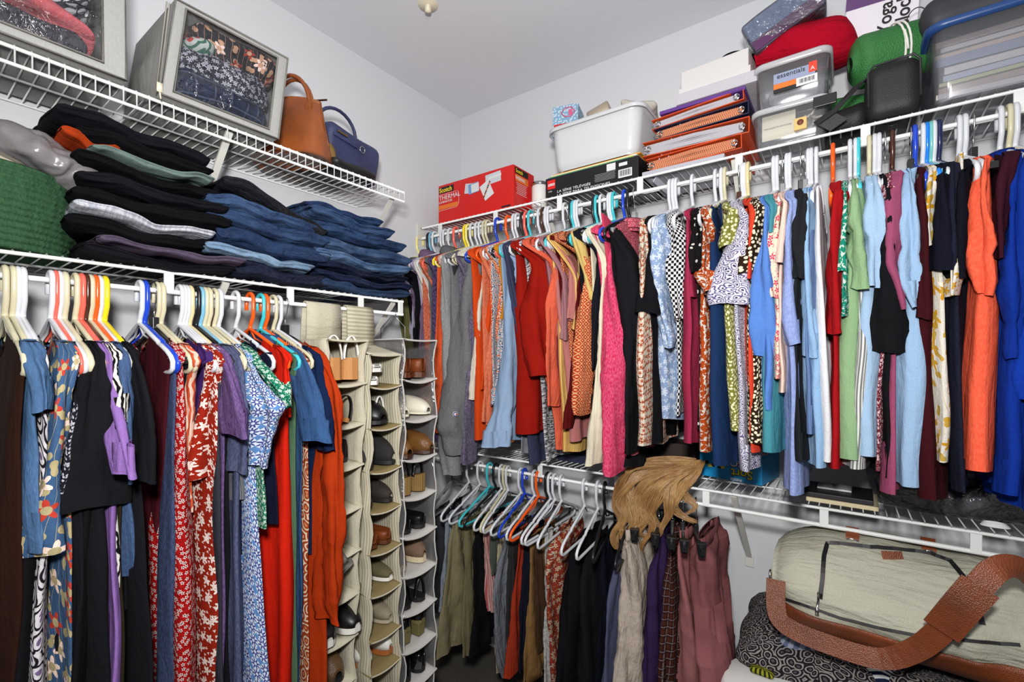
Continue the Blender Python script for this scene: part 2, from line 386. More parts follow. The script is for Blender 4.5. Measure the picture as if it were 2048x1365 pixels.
# ---------------------------------------------------------------- hangers
RACK = {'L': dict(rot=0.0, z=ZLL-.052), 'B': dict(rot=-PI/2, z=ZUR-.052), 'P': dict(rot=-PI/2, z=ZLR-.052)}
def rack_pos(rk, px):
    if rk == 'L': return at_x(px, 600, SH-.003).y
    return at_y(px, 400, -(SH-.003)).x
def rack_loc(rk, a, dz=0.0):
    z = RACK[rk]['z']+dz; return (SH-.003, a, z) if rk == 'L' else (a, -(SH-.003), z)
def to_local(rk, a, p):
    if rk == 'L': return Vector((p.x-(SH-.003), p.y-a, p.z-RACK[rk]['z']))
    return Vector((-(p.y+(SH-.003)), p.x-a, p.z-RACK[rk]['z']))
NECK = -.085
def arc(c, r, a0, a1, n): return [(c[0]+r*math.cos(lerp(a0, a1, k/n)), 0, c[1]+r*math.sin(lerp(a0, a1, k/n))) for k in range(n+1)]
HC = {'white': (206, 209, 213), 'cream': (200, 193, 162), 'beige': (214, 198, 150), 'coral': (240, 100, 84), 'brown': (66, 34, 20), 'orange': (238, 88, 18), 'yellow': (236, 208, 28),
      'lemon': (238, 226, 132), 'blue': (26, 66, 190), 'azure': (20, 120, 215), 'sky': (118, 176, 204), 'turquoise': (64, 186, 196), 'teal': (110, 180, 176), 'navy': (26, 34, 74), 'black': (22, 22, 24), 'grey': (120, 122, 124)}
def tube_hanger_mesh(col):
    m = MB(); r = .0056
    hook = [(-.021, 0, -.030), (-.021, 0, -.012)]+arc((0, -.003), .0205, PI, 0, 9)+[(.0205, 0, -.028), (.019, 0, -.05), (.004, 0, -.073), (.0, 0, NECK)]
    m.tube(hook, r, 8)
    loop = []
    for sgn in (1, -1):
        side = [(0, NECK), (.03, NECK-.011), (.085, NECK-.033), (.125, NECK-.049), (.132, NECK-.056), (.142, NECK-.056), (.18, NECK-.071), (.202, NECK-.083), (.212, NECK-.094), (.211, NECK-.108), (.198, NECK-.116), (.17, NECK-.117)]
        pts = [(sgn*x, 0, z) for x, z in side]; loop += pts if sgn > 0 else [p for p in reversed(pts)][:-1]
    m.tube(loop, r*.92, 8, closed=True)
    for sgn in (1, -1): m.tube([(0, 0, NECK), (sgn*.03, 0, NECK-.03), (sgn*.09, 0, NECK-.047)], r*.5, 6)
    return m
HANG = {}
HG = {'L': 'hangers on the left lower rod', 'B': 'hangers on the upper back rod', 'P': 'hangers on the lower back rod'}
def hanger(rk, px, col, label, typ='tube', yaw=0.0, clip=False, dz=0.0):
    key = (col, typ); a = rack_pos(rk, px)
    if key not in HANG:
        if typ == 'tube':
            o = tube_hanger_mesh(col).build('hanger', plain('hanger_plastic_'+col, HC[col], .22, 0, .5))
            HANG[key] = o; first = True
        else:
            o = empty('hanger'); body = plain('hanger_plastic_'+col, HC[col], .3) if col != 'clear' else clear('hanger_clear', (225, 225, 222), .6, .1, .35)
            b = MB(); hook = [(-.019, 0, -.022)]+arc((0, 0), .019, PI, -.2, 10)+[(.012, 0, -.030), (.002, 0, -.045), (0, 0, NECK+.01)]
            MB().tube(hook, .0017, 6).build('hook', chrome, o)
            rows = []
            for k in range(-10, 11):
                u = k/10*(.205 if typ == 'plate' else .165); t_ = abs(k)/10
                z = NECK-.016-(.075*t_**1.2 if typ == 'plate' else .0); hh = .008*(1-.35*t_); rows.append([(u, .005, z+hh), (u, .005, z-hh), (u, -.005, z-hh), (u, -.005, z+hh)])
            b.loft(rows, True, True, True); b.box((0, 0, NECK+.002), (.028, .014, .03)); b.build('body', body, o, smooth=False, bevel=.002)
            if typ == 'clip':
                for sgn in (-1, 1):
                    c = MB(); c.box((sgn*.125, 0, NECK-.02), (.022, .03, .045), taper=.6); c.build('clip', body, o, smooth=False, bevel=.003)
            HANG[key] = o; first = True
    else: o = copy_tree(HANG[key])
    o.location = rack_loc(rk, a, dz); o.rotation_euler = (0, 0, RACK[rk]['rot']+yaw); label = label if len(label.replace('-', ' ').split()) <= 16 else label.replace('tubular plastic ', '').replace(' with a metal hook', '').replace(' on the lower rod', ''); tag(o, label, 'hanger', HG[rk]); return o

# ---------------------------------------------------------------- garments
def solve(rk, a, y, xl, xr, a0=.05, umin=.13, umax=.30, bmin=.011, bmax=.06):
    """picture strip -> local ellipse (centre u, w, z; half sizes along u and w)"""
    y2 = y; d = ray((xl+xr)/2, y2); dh = Vector((d.x, d.y)); L = dh.length; dn = dh/L
    wax, uax = (Vector((0, 1)), Vector((1, 0))) if rk == 'L' else (Vector((1, 0)), Vector((0, -1)))
    sn, cs = abs(dn.dot(wax)), abs(dn.dot(uax))
    o2 = Vector((CX, CY))
    al = (a-CY)/d.y if rk == 'L' else ((a-CX)/d.x if abs(d.x) > .02 else 99)
    P = Vector((CX, CY, CZ))+d*al; u = to_local(rk, a, P).x if al < 50 and al > 0 else .2
    u = clamp(u, umin, umax) if sn > .22 else .205
    if rk == 'L': P = at_x((xl+xr)/2, y2, SH-.003+u)
    else: P = at_y((xl+xr)/2, y2, -(SH-.003)-u)
    q = to_local(rk, a, P); t_ = (P-Vector((CX, CY, CZ))).xy.length/L
    h = (xr-xl)/2/F*t_/L
    b = max(bmin, .0); A = a0
    if A*sn >= h: A = math.sqrt(max(h*h-(b*cs)**2, (.012)**2))/max(sn, .3); A = min(A, a0*1.2)
    else: b = math.sqrt(h*h-(A*sn)**2)/max(cs, .35); b = clamp(b, bmin, bmax)
    if b >= bmax and sn > .3: A = min(.12, math.sqrt(max(h*h-(b*cs)**2, 0))/sn) if h > b*cs else A
    return [q.x, q.y, q.z, max(A, .012), b]
def interp(rows, step):
    out = []
    n = len(rows)
    for i in range(n-1):
        p0, p1, p2, p3 = rows[max(0, i-1)], rows[i], rows[i+1], rows[min(n-1, i+2)]
        k = max(1, int(abs(p2[2]-p1[2])/step))
        for j in range(k):
            t = j/k; r = []
            for a_, b_, c_, d_ in zip(p0, p1, p2, p3):
                v = .5*((2*b_)+(-a_+c_)*t+(2*a_-5*b_+4*c_-d_)*t*t+(-a_+3*b_-3*c_+d_)*t**3); lo, hi = min(b_, c_), max(b_, c_); e = (hi-lo)*.15
                r.append(clamp(v, lo-e, hi+e))
            out.append(r)
    out.append(list(rows[-1])); return out
def sleeve_mesh(rows, seed, fold=.004, ruffle=0.0, n=26, inner=True):
    m = MB(); R = interp(rows, .014); L = []; z0 = R[0][2]; z1 = R[-1][2]; ph = seed*1.7
    tot = max(.01, z0-z1)
    def ringf(u, w, z, A, b, k, ru):
        out = []
        for i in range(n):
            th = PI+2*PI*i/n; c, s_ = math.cos(th), math.sin(th)
            x = (abs(c)**.85)*(1 if c > 0 else -1)*A; y = (abs(s_)**.85)*(1 if s_ > 0 else -1)*b
            f = 1.3*fold*min(1, k*3+.15)*math.sin(th*3+ph+z*9)+fold*.8*math.sin(th*5-ph*2+z*17)
            if ru: f += ru*math.sin(th*6+ph)*(.6+.4*math.sin(th*2))
            nv = noise.noise(Vector((x*16+seed*3.1, y*16+w*16, z*9)))*fold*1.9-abs(noise.noise(Vector((x*22+seed, y*22, z*26))))*fold*1.5
            g = (f+nv)
            out.append((u+x+g*c, w+y+g*s_, z+(-.25*(x)*max(0, 1-k*5) if k < .2 else 0)+(.004*math.sin(th*2+ph) if k > .97 else 0)))
        return out
    for r in R:
        k = (z0-r[2])/tot; L.append(ringf(*r[:3], r[3], r[4], k, ruffle*clamp((k-.55)/.45, 0, 1)))
    if inner:
        r = R[-1]
        I_ = [L[-1]]
        for dz, sh in ((.0, .93), (.03, .86), (.06, .8)): I_.append(ringf(r[0], r[1], r[2]+dz, r[3]*sh, r[4]*sh, 1, ruffle*.9))
        m.loft(L, True, True, False); m.loft(I_[:2]); m.loft(I_[1:]); return m
    m.loft(L, True, True, False); return m
def body_mesh(uf, ub, b, wo, z1, seed, ztop=NECK+.006, fold=.007, shoulders=True, tip=.2, flare=1.0, n=64, hemwave=.006, wtop=0.0, drop=.045):
    m = MB(); rows = []; ph = seed*2.3; N = max(10, int((ztop-z1)/.016)); top = []
    for i in range(N+1):
        k = (i/N)**1.15; kk = clamp(k*1.15, 0, 1)
        F_, B_ = lerp(tip, uf, kk**.8), lerp(tip, ub, kk)
        uc = (F_-B_)/2; A = (F_+B_)/2; bb = lerp(.009, b, min(1, k*2.2)); ww = lerp(wtop, wo, k); row = []
        for j in range(n):
            th = PI+2*PI*j/n; c, s_ = math.cos(th), math.sin(th); x = A*(abs(c)**.8)*(1 if c > 0 else -1); y = bb*(abs(s_)**.7)*(1 if s_ > 0 else -1)
            amp = fold*min(1, k*2.2); mid = amp*math.sin(x*42+ph+k*1.5)+amp*.5*math.sin(x*83-ph*1.3)
            nv = noise.noise(Vector((x*7+seed*5, s_*.6, k*4)))*fold*.9*min(1, k*4)
            ax = abs(uc+x)
            if shoulders:
                zt = ztop-.004-.40*ax-max(0, ax-.165)**2*14
                if ax < .088: zt = ztop-.004-.40*.088-drop*math.sqrt(1-(ax/.088)**2)
            else: zt = ztop-.03*math.cos(min(1, ax/A)*PI*1.0)
            z = lerp(zt, z1, k)+(hemwave*math.sin(x*20+ph) if k > .93 else 0)
            row.append((uc+x+(amp*.7*math.sin(z*14+ph) if c > 0 else 0), ww+y+mid+nv, z))
        rows.append(row)
    m.top = [p for p in rows[0] if abs(p[0]) < .092]; m.ring = rows[0]
    last = rows[-1]; mx = sum(p[0] for p in last)/n; my = sum(p[1] for p in last)/n
    in1 = [(mx+(p[0]-mx)*.985, p[1]*.88+my*.12, p[2]+.001) for p in last]; in2 = [(mx+(p[0]-mx)*.97, p[1]*.8+my*.2, p[2]+.07) for p in last]
    m.loft(rows, True, False, False); m.loft([last, in1]); m.loft([in1, in2]); return m
GN = [0]
def garment(rk, px, name, cat, desc, mat, sl=None, hem=None, collar=False, ruffle=0.0, tank=False, cuff=None, fold=.004, bfold=.007, blen=None, uf=None, collar_mat=None, hood=False, slmat=None, open_neck=False, ub=.19, umax=.30, a0=.05):
    GN[0] += 1; seed = GN[0]*1.37; a = rack_pos(rk, px)
    root = empty(name, rack_loc(rk, a), (0, 0, RACK[rk]['rot']), desc, cat, {'L': 'clothes on the left lower rod', 'B': 'clothes on the upper back rod'}[rk])
    UF, b, wo, z1 = .2, .013, 0.0, -(blen or .66)
    if hem:
        y, xl, xr = hem; q = solve(rk, a, y, xl, xr, a0=.06, umin=.05, umax=.27, bmin=.01, bmax=.055)
        UF = clamp(q[0]+q[3], .1, .28); b = q[4]; wo = q[1]; z1 = q[2]
    if uf: UF = uf
    wt = 0.0
    if sl:
        rr = [solve(rk, a, y, xl, xr, a0=a0, umax=umax) for y, xl, xr in sl]
        wt = clamp(rr[0][1], -.05, .05)*.6
        rr = [r for r in rr if r[2] < NECK-.05] or rr[-1:]
        top = [[.15, wt*.5, NECK-.052, .014, .009], [.178, wt*.5, NECK-.070, .034, .011], [.188, wt*.8, NECK-.088, .038, max(.011, min(.014, rr[0][4]))]]
        rr = [r for r in rr if r[2] < top[-1][2]-.01]
        rows = top+rr
        sm = sleeve_mesh(rows, seed, fold, ruffle); so = sm.build('sleeve', slmat or mat, root)
        z_end = rows[-1][2]; back = [[-.135, 0, NECK-.037, .018, .009], [-.17, 0, NECK-.065, .034, .012], [-.20, 0, NECK-.14, .04, .014], [-.205, 0, max(z_end, -.6), .036, .014]]
        if z_end < NECK-.16: sleeve_mesh(back, seed+9, fold*.6, 0, n=14).build('sleeve', slmat or mat, root)
        if cuff:
            r = rows[-1]; cr = [[r[0], r[1], r[2]+.055, r[3]*.9, r[4]*.9], [r[0], r[1], r[2]+.03, r[3]*.86, r[4]*.86], [r[0], r[1], r[2]-.004, r[3]*.84, r[4]*.84]]
            sleeve_mesh(cr, seed, .001, 0).build('cuff', cuff, root)
    if tank:
        body_mesh(UF, ub, b, wo, z1, seed, ztop=NECK-tank, shoulders=False, fold=bfold).build('bodice', mat, root)
        for sg in (1, -1):
            st = MB()
            for dy in (-.007, .007): st.tube([(sg*.10, dy*.4, NECK-.038), (sg*.107, dy, NECK-.08), (sg*.118, dy*1.4, NECK-tank-.02)], .005, 6, flat=.7)
            st.build('strap', mat, root)
    else:
        bmx = body_mesh(UF, ub, b, wo, z1, seed, fold=bfold, wtop=wt*.5, drop=.03 if (collar or hood) else .05)
        bmx.build('body', mat, root)
        ring = bmx.ring; nb = MB()
        for sg in (1, -1):
            pts = sorted([p for p in ring if abs(p[0]) < .09 and (p[1]-wt*.5)*sg > 0], key=lambda p: p[0])
            if len(pts) > 3 and not hood: nb.tube(pts, .0035, 6)
        if nb.v: nb.build('neckband', mat, root)
    if collar:
        c = MB(); rows = []
        for k, (dz, e) in enumerate(((-.06, .02), (-.04, .012), (-.022, .010), (-.012, .013), (-.022, .022), (-.05, .03))):
            rows.append([( (.062+e)*math.cos(t_), wt*.5+(.016+e*.6)*math.sin(t_), NECK+.004+dz-.012*math.cos(t_)) for t_ in (2*PI*i/24 for i in range(24))])
        c.loft(rows); c.build('collar', collar_mat or mat, root)
    elif hood:
        c = MB(); rows = []
        for dz, e in ((-.05, .01), (-.03, .006), (-.01, .016), (-.008, .03), (-.03, .042), (-.07, .036)):
            rows.append([((.075+e)*math.cos(t_), wt*.5+(.02+e*.5)*math.sin(t_)+.004*math.sin(3*t_), NECK+dz+.006*math.sin(t_*2+1)) for t_ in (2*PI*i/28 for i in range(28))])
        c.loft(rows); c.build('hood', mat, root)
    return root
# ---------------------------------------------------------------- clothes on their hangers
BLK = cloth('black_cotton', (20, 20, 24)); BLK2 = cloth('black_knit', (25, 26, 30), rough=.95)
def item(rk, hpx, hcol, short, name=None, cat=None, desc=None, mat=None, typ='tube', yaw=0.0, gpx=None, **kw):
    t = {'tube': hcol+' tubular plastic hanger', 'plate': hcol+' plastic hanger with a metal hook', 'clip': hcol+' clip hanger with a metal hook', 'thin': hcol+' hanger with a thin metal hook'}[typ]
    where = {'L': 'on the left rod', 'B': 'on the upper back rod', 'P': 'on the lower back rod'}[rk]
    hanger(rk, hpx, hcol, t+' holding the '+short, typ, yaw)
    if name: return garment(rk, gpx or hpx, name, cat, desc, mat, **kw)
D = dict
I = item
flw_blue = cloth('dusty_blue_bigfloral', (66, 98, 138), 'bigfloral', (196, 66, 50), (186, 172, 128), 16)
# left rod, from the frame edge towards the corner
I('L', 9, 'cream', 'dark brown dress', 'dress', 'dress', 'dark brown dress at the left frame edge, first on the left rod', cloth('dark_brown', (46, 24, 16)), hem=(1500, -40, 8))
I('L', 25, 'cream', 'long black dress beside the brown one', 'dress', 'dress', 'long black dress between the brown dress and the dusty blue shirt, left rod', BLK, hem=(1500, 5, 52))
I('L', 35, 'white', 'plain denim blue top', 'blouse', 'top', 'plain denim-blue top with short gathered sleeve at the far left', cloth('chambray', (62, 92, 130), 'denim', (78, 112, 150)), sl=[(700, 48, 72), (740, 54, 90), (790, 60, 98), (820, 66, 90)], hem=(1100, 40, 70), ruffle=.004)
I('L', 45, 'white', 'black and white paisley dress', 'dress', 'dress', 'white dress with black paisley print, long, far left', cloth('bw_paisley', (226, 222, 226), 'paisley', (28, 26, 34), (120, 100, 140), 26), hem=(1500, 30, 86))
I('L', 101, 'white', 'blue dress with trailing flowers', 'dress', 'dress', 'dusty blue dress with large trailing red and cream flowers and a wide flared sleeve', flw_blue, sl=[(725, 112, 135), (770, 108, 140), (850, 86, 140), (930, 58, 136), (1020, 26, 134), (1085, 6, 134), (1098, 8, 132)], hem=(1500, 100, 134), ruffle=.008, fold=.007, umax=.34)
I('L', 110, 'coral', 'dark speckled blouse', 'blouse', 'top', 'dark speckled blouse mostly hidden behind the flowered blue sleeve', cloth('speck', (30, 30, 40), 'dots', (180, 180, 190), s=120), hem=(1000, 110, 128))
I('L', 118, 'white', 'black shirt nearest the flowered dress', 'shirt', 'shirt', 'thin black shirt squeezed between the flowered blue dress and the black dress with wide sleeve', BLK2, hem=(1300, 110, 140))
I('L', 129, 'cream', 'black dress with folded skirt', 'dress', 'dress', 'plain black long dress just left of the wide-sleeved black one', BLK, hem=(1500, 112, 168))
I('L', 150, 'cream', 'black dress with very wide sleeve', 'dress', 'dress', 'black dress with a very wide short sleeve hanging beside the lavender top', BLK2, sl=[(715, 165, 200), (770, 150, 212), (850, 132, 224), (930, 116, 240), (990, 108, 248), (1010, 112, 246)], hem=(1500, 150, 216), fold=.008, umax=.33)
I('L', 162, 'coral', 'lavender dress', 'dress', 'dress', 'lavender purple dress showing a short sleeve and a thin strip of skirt', cloth('lavender', (150, 112, 184)), sl=[(700, 190, 204), (760, 203, 220), (820, 212, 236), (880, 222, 252), (950, 236, 266)], hem=(1500, 200, 240))
I('L', 171, 'brown', 'zebra striped blouse', 'dress', 'dress', 'black and white zebra-striped dress between the lavender and blue ones', cloth('zebra', (226, 222, 214), 'zebra', (20, 18, 20), s=26), hem=(1350, 212, 236), sl=[(735, 208, 228), (800, 222, 240), (850, 230, 245)])
I('L', 180, 'cream', 'olive dress', 'dress', 'dress', 'dark olive dress mostly hidden left of the black tee dress', cloth('dark_olive', (44, 38, 26)), hem=(1500, 222, 256))
I('L', 190, 'orange', 'slate blue shirt', 'shirt', 'shirt', 'slate blue shirt with a short strip of sleeve under the orange hanger', cloth('slate', (62, 82, 118), 'heather', (72, 96, 134)), sl=[(765, 232, 255), (830, 240, 260), (960, 240, 256)], hem=(1150, 235, 252))
I('L', 198, 'white', 'black tank', 'tank_top', 'top', 'black tank top between the slate blue shirt and the black tee dress', BLK, tank=.12, hem=(1200, 236, 262))
I('L', 209, 'yellow', 'black tee dress', 'dress', 'dress', 'black tee dress with a short sleeve hung on the yellow hanger', BLK2, sl=[(690, 240, 258), (750, 255, 285), (830, 262, 296), (930, 262, 300), (960, 262, 300)], hem=(1500, 258, 302))
I('L', 279, 'white', 'maroon nightdress', 'dress', 'dress', 'dark wine-coloured dress glimpsed under the white split hanger', cloth('wine_dark', (74, 20, 30)), hem=(1400, 270, 300))
I('L', 289, 'blue', 'slate strappy dress', 'dress', 'dress', 'slate blue strappy sundress hanging from the royal blue hanger', cloth('slate2', (58, 68, 100), 'heather', (74, 86, 120)), tank=.13, hem=(1500, 304, 350), blen=1.3)
I('L', 308, 'black', 'bright red ditsy-floral dress', 'dress', 'dress', 'bright red long dress with tiny white and dark flowers', cloth('red_ditsy', (186, 22, 22), 'floral', (236, 220, 214), (60, 18, 26), 85), typ='plate', hem=(1500, 318, 392), sl=[(690, 310, 330), (760, 328, 356), (850, 336, 365), (900, 338, 366)])
I('L', 313, 'cream', 'black camisole', 'tank_top', 'top', 'black camisole behind the coral sketch-print blouse', BLK, tank=.12, hem=(1000, 325, 345))
I('L', 322, 'cream', 'coral sketch-print blouse', 'blouse', 'top', 'cream blouse sketched with coral lines, its sleeve ending above the red dress', cloth('coral_sketch', (234, 200, 178), 'zebra', (206, 84, 52), s=20), sl=[(712, 350, 372), (760, 356, 385), (850, 358, 380), (930, 352, 378), (1020, 354, 378)], hem=(1020, 345, 372), ruffle=.004)
I('L', 359, 'white', 'deep purple tee', 'shirt', 'shirt', 'deep purple tee whose sleeve shows between the coral print and the rust flowers', cloth('purple', (74, 44, 110)), sl=[(745, 372, 390), (800, 366, 392), (885, 356, 386)], hem=(1100, 370, 390))
I('L', 366, 'white', 'rust dress with scattered white flowers', 'dress', 'dress', 'rust red dress with scattered white flowers and short flared sleeve', cloth('rust_white_floral', (158, 38, 20), 'floral', (240, 226, 216), (236, 214, 204), 36), sl=[(712, 405, 426), (770, 392, 438), (850, 372, 448), (930, 346, 450), (950, 346, 448)], hem=(1500, 376, 444), fold=.006, umax=.34)
I('L', 372, 'white', 'grey slip', 'dress', 'dress', 'thin dark grey slip between the rust flowers and the purple heather tee', cloth('greyslip', (56, 56, 66)), hem=(1500, 400, 446))
I('L', 379, 'beige', 'purple heather tee dress', 'dress', 'dress', 'purple heathered tee dress with a short plain sleeve', cloth('purple_heather', (92, 66, 116), 'heather', (116, 92, 138)), sl=[(688, 408, 432), (750, 428, 468), (820, 440, 490), (872, 448, 498)], hem=(1500, 418, 450))
I('L', 392, 'black', 'black jersey dress', 'dress', 'dress', 'black jersey dress between the purple and slate tee dresses', BLK2, hem=(1500, 424, 458))
I('L', 400, 'sky', 'slate heather tee dress', 'dress', 'dress', 'slate grey-blue heather tee dress with rolled short sleeve', cloth('slate3', (70, 76, 106), 'heather', (92, 98, 128)), sl=[(735, 455, 485), (810, 458, 492), (880, 452, 494), (942, 446, 490)], hem=(1500, 440, 492))
I('L', 408, 'cream', 'grey ribbed top', 'shirt', 'shirt', 'grey ribbed top mostly hidden left of the blue block-print dress', cloth('greyrib', (120, 122, 128), 'stripe', (90, 92, 98), s=150), hem=(1000, 455, 485))
I('L', 416, 'cream', 'navy jersey top', 'shirt', 'shirt', 'navy jersey top mostly hidden left of the blue block-print dress', cloth('navy', (24, 28, 52)), hem=(1100, 462, 488))
I('L', 428, 'cream', 'blue block-print dress', 'dress', 'dress', 'sky blue block-print dress with clustered flowers and gathered ruffle sleeve', cloth('blue_block', (100, 146, 204), 'medallion', (214, 226, 240), (70, 76, 140), 34), sl=[(695, 462, 482), (750, 486, 520), (800, 500, 566), (812, 505, 572), (850, 500, 556), (900, 494, 538), (930, 492, 530)], hem=(1500, 486, 540), ruffle=.008, fold=.007)
I('L', 437, 'white', 'green floral blouse', 'blouse', 'top', 'emerald green blouse with tiny white flowers behind the blue block print', cloth('green_ditsy', (18, 112, 84), 'floral', (220, 234, 220), (150, 200, 170), 80), sl=[(700, 485, 510), (750, 520, 550), (790, 545, 580), (815, 556, 584)], hem=(1050, 520, 545))
I('L', 471, 'white', 'navy sleeveless blouse', 'blouse', 'top', 'dark navy sleeveless blouse behind the white split hanger', cloth('navy', (24, 28, 52)), tank=.10, hem=(1050, 528, 552))
I('L', 500, 'orange', 'bright vermilion dress', 'dress', 'dress', 'bright vermilion sleeveless long dress', cloth('vermilion', (222, 36, 16), bump=.25), sl=[(712, 540, 560), (740, 545, 580), (790, 552, 582), (830, 556, 584)], hem=(1500, 522, 590))
I('L', 521, 'turquoise', 'sage sleeveless dress', 'dress', 'dress', 'sage green sleeveless dress showing a thin strip right of the vermilion one', cloth('sage_dark', (84, 116, 88)), tank=.1, hem=(1500, 552, 592))
I('L', 529, 'orange', 'denim shirt dress', 'dress', 'dress', 'mid blue denim shirt dress with turned-up short sleeve', cloth('denim_dress', (36, 66, 108), 'denim', (56, 92, 136)), sl=[(672, 560, 585), (720, 574, 612), (780, 588, 636), (840, 600, 650), (882, 606, 658)], hem=(1500, 560, 600), collar=True, fold=.005, bfold=.01)
I('L', 546, 'cream', 'rust paisley dress', 'dress', 'dress', 'rust and cream paisley long dress left of the burnt orange one', cloth('rust_paisley', (168, 70, 32), 'paisley', (226, 206, 180), (206, 130, 88), 30), hem=(1500, 580, 618))
I('L', 556, 'white', 'navy tee', 'shirt', 'shirt', 'navy tee whose sleeve shows beside the denim shirt dress', cloth('navy2', (20, 36, 72)), sl=[(760, 622, 640), (830, 636, 662), (900, 634, 672)], hem=(1100, 600, 625))
I('L', 570, 'black', 'burnt orange long-sleeved dress', 'dress', 'dress', 'burnt orange dress with a long gathered cuff sleeve, last garment before the shoe organizers', cloth('burnt_orange', (186, 58, 16), bump=.3), typ='plate', sl=[(735, 640, 662), (790, 650, 680), (900, 644, 686), (1000, 640, 684), (1120, 634, 682), (1200, 632, 680), (1228, 642, 674), (1240, 640, 676)], hem=(1500, 600, 652), fold=.006, a0=.045)

# upper back rod, from the corner to the right
orange_k = cloth('orange_knit', (222, 84, 40), 'heather', (232, 104, 60), rough=.95)
I('B', 840, 'lemon', 'olive corduroy jacket', 'jacket', 'jacket', 'olive green jacket hanging in the corner, first on the upper back rod', cloth('olive', (110, 108, 66)), sl=[(520, 806, 830), (620, 808, 836), (760, 812, 840)], hem=(800, 812, 840), collar=True)
I('B', 860, 'black', 'pale lilac blouse in the corner', 'blouse', 'top', 'pale lilac-grey blouse next to the olive jacket', cloth('lilac_grey', (176, 168, 190)), sl=[(525, 830, 846), (600, 824, 840), (680, 818, 834)], hem=(760, 820, 850))
I('B', 865, 'sky', 'black cardigan in the corner', 'cardigan', 'cardigan', 'black cardigan between the pale lilac blouse and the mauve hoodie', BLK, sl=[(530, 842, 856), (600, 834, 852), (700, 826, 848), (820, 824, 846)], hem=(820, 830, 860))
I('B', 871, 'white', 'mauve hoodie', 'hoodie', 'sweatshirt', 'dusty mauve hoodie with its hood slumped over the hanger', cloth('mauve', (112, 90, 118), 'heather', (124, 102, 130)), sl=[(510, 856, 886), (570, 848, 868), (640, 842, 864), (800, 838, 862)], hem=(800, 845, 880), hood=True)
I('B', 887, 'white', 'lilac long-sleeved tee', 'shirt', 'shirt', 'lilac long-sleeved tee right of the mauve hoodie', cloth('lilac', (190, 172, 204)), sl=[(520, 868, 882), (600, 860, 876), (700, 852, 870)], hem=(780, 856, 880))
I('B', 892, 'white', 'off-white knit sweater', 'sweater', 'sweater', 'off-white knit sweater left of the terracotta one', cloth('offwhite_knit', (222, 218, 210), 'stripe', (200, 196, 188), s=120), sl=[(530, 872, 884), (620, 862, 878), (740, 850, 868)], hem=(780, 856, 880))
I('B', 902, 'white', 'mottled terracotta sweater', 'sweater', 'sweater', 'mottled terracotta sweater, narrow strip left of the charcoal hoodie', cloth('terracotta_mottle', (188, 84, 60), 'heather', (220, 130, 100)), sl=[(515, 880, 896), (600, 868, 888), (700, 852, 874), (820, 842, 866)], hem=(800, 850, 880))
I('B', 913, 'coral', 'charcoal grey hoodie', 'hoodie', 'sweatshirt', 'charcoal grey hoodie with upright collar beside the terracotta sweater', cloth('charcoal_grey', (96, 96, 100), 'heather', (110, 110, 114)), sl=[(500, 898, 928), (560, 888, 908), (660, 876, 898), (800, 864, 886)], hem=(860, 866, 890), hood=True)
I('B', 922, 'grey', 'navy tweed cardigan', 'cardigan', 'cardigan', 'navy and purple tweed cardigan, thin strip left of the orange knit', cloth('navy_tweed', (36, 34, 66), 'heather', (104, 84, 124)), typ='plate', sl=[(520, 902, 914), (620, 888, 902), (740, 872, 890), (850, 868, 886)], hem=(880, 868, 895))
I('B', 933, 'yellow', 'orange knit sweater', 'sweater', 'sweater', 'orange knit sweater left of the grey sweatshirt', orange_k, sl=[(490, 915, 950), (560, 900, 925), (680, 885, 915), (780, 876, 902), (864, 870, 892)], hem=(864, 868, 895))
I('B', 938, 'lemon', 'blush knit top', 'sweater', 'sweater', 'blush knit top showing one thin strip between orange knit and grey sweatshirt', cloth('blush_knit', (224, 188, 176)), sl=[(500, 925, 938), (600, 912, 926), (720, 900, 912)], hem=(780, 905, 930))
I('B', 946, 'white', 'pale grey sweatshirt', 'sweatshirt', 'sweatshirt', 'pale grey sweatshirt whose ribbed cuff hangs below the darker grey one', cloth('pale_grey', (158, 158, 160), 'heather', (140, 140, 142)), sl=[(510, 925, 940), (700, 888, 915), (850, 880, 918), (900, 880, 924), (948, 888, 926)], hem=(900, 885, 930))
champ = I('B', 956, 'white', 'grey sweatshirt with a chest-size cuff emblem', 'sweatshirt', 'sweatshirt', 'mid grey sweatshirt with a small red and blue C emblem on the cuff', cloth('mid_grey', (112, 112, 114), 'heather', (124, 124, 126)), sl=[(485, 940, 985), (530, 930, 975), (600, 912, 962), (680, 900, 955), (780, 888, 950), (850, 876, 948), (868, 884, 946), (904, 886, 944)], hem=(900, 905, 950), fold=.006)
I('B', 963, 'white', 'charcoal thermal top', 'shirt', 'shirt', 'charcoal thermal top hidden between the two grey sweatshirts and purple knit', cloth('charcoal', (60, 60, 66)), hem=(880, 930, 960))
I('B', 971, 'cream', 'purple-grey marled sweater', 'sweater', 'sweater', 'purple-grey marled sweater with its cuff below the grey sweatshirt', cloth('purple_marl', (92, 84, 104), 'heather', (124, 114, 138)), sl=[(505, 952, 976), (600, 940, 964), (750, 936, 956), (860, 926, 954), (926, 920, 953)], hem=(900, 930, 960))
I('B', 977, 'cream', 'cream cable sweater', 'sweater', 'sweater', 'cream sweater with long ribbed sleeve right of the grey sweatshirt', cloth('cream_knit', (230, 222, 204), 'stripe', (218, 210, 192), s=70), sl=[(470, 978, 1010), (530, 966, 990), (620, 954, 980), (720, 945, 972), (770, 941, 968), (798, 941, 966)], hem=(850, 955, 985), fold=.005)
I('B', 996, 'blue', 'bright orange blouse', 'blouse', 'top', 'bright orange blouse with its hem below the cream sweater', cloth('bright_orange', (226, 78, 26)), sl=[(485, 994, 1016), (560, 980, 1000), (700, 968, 988), (780, 960, 984)], hem=(875, 948, 990))
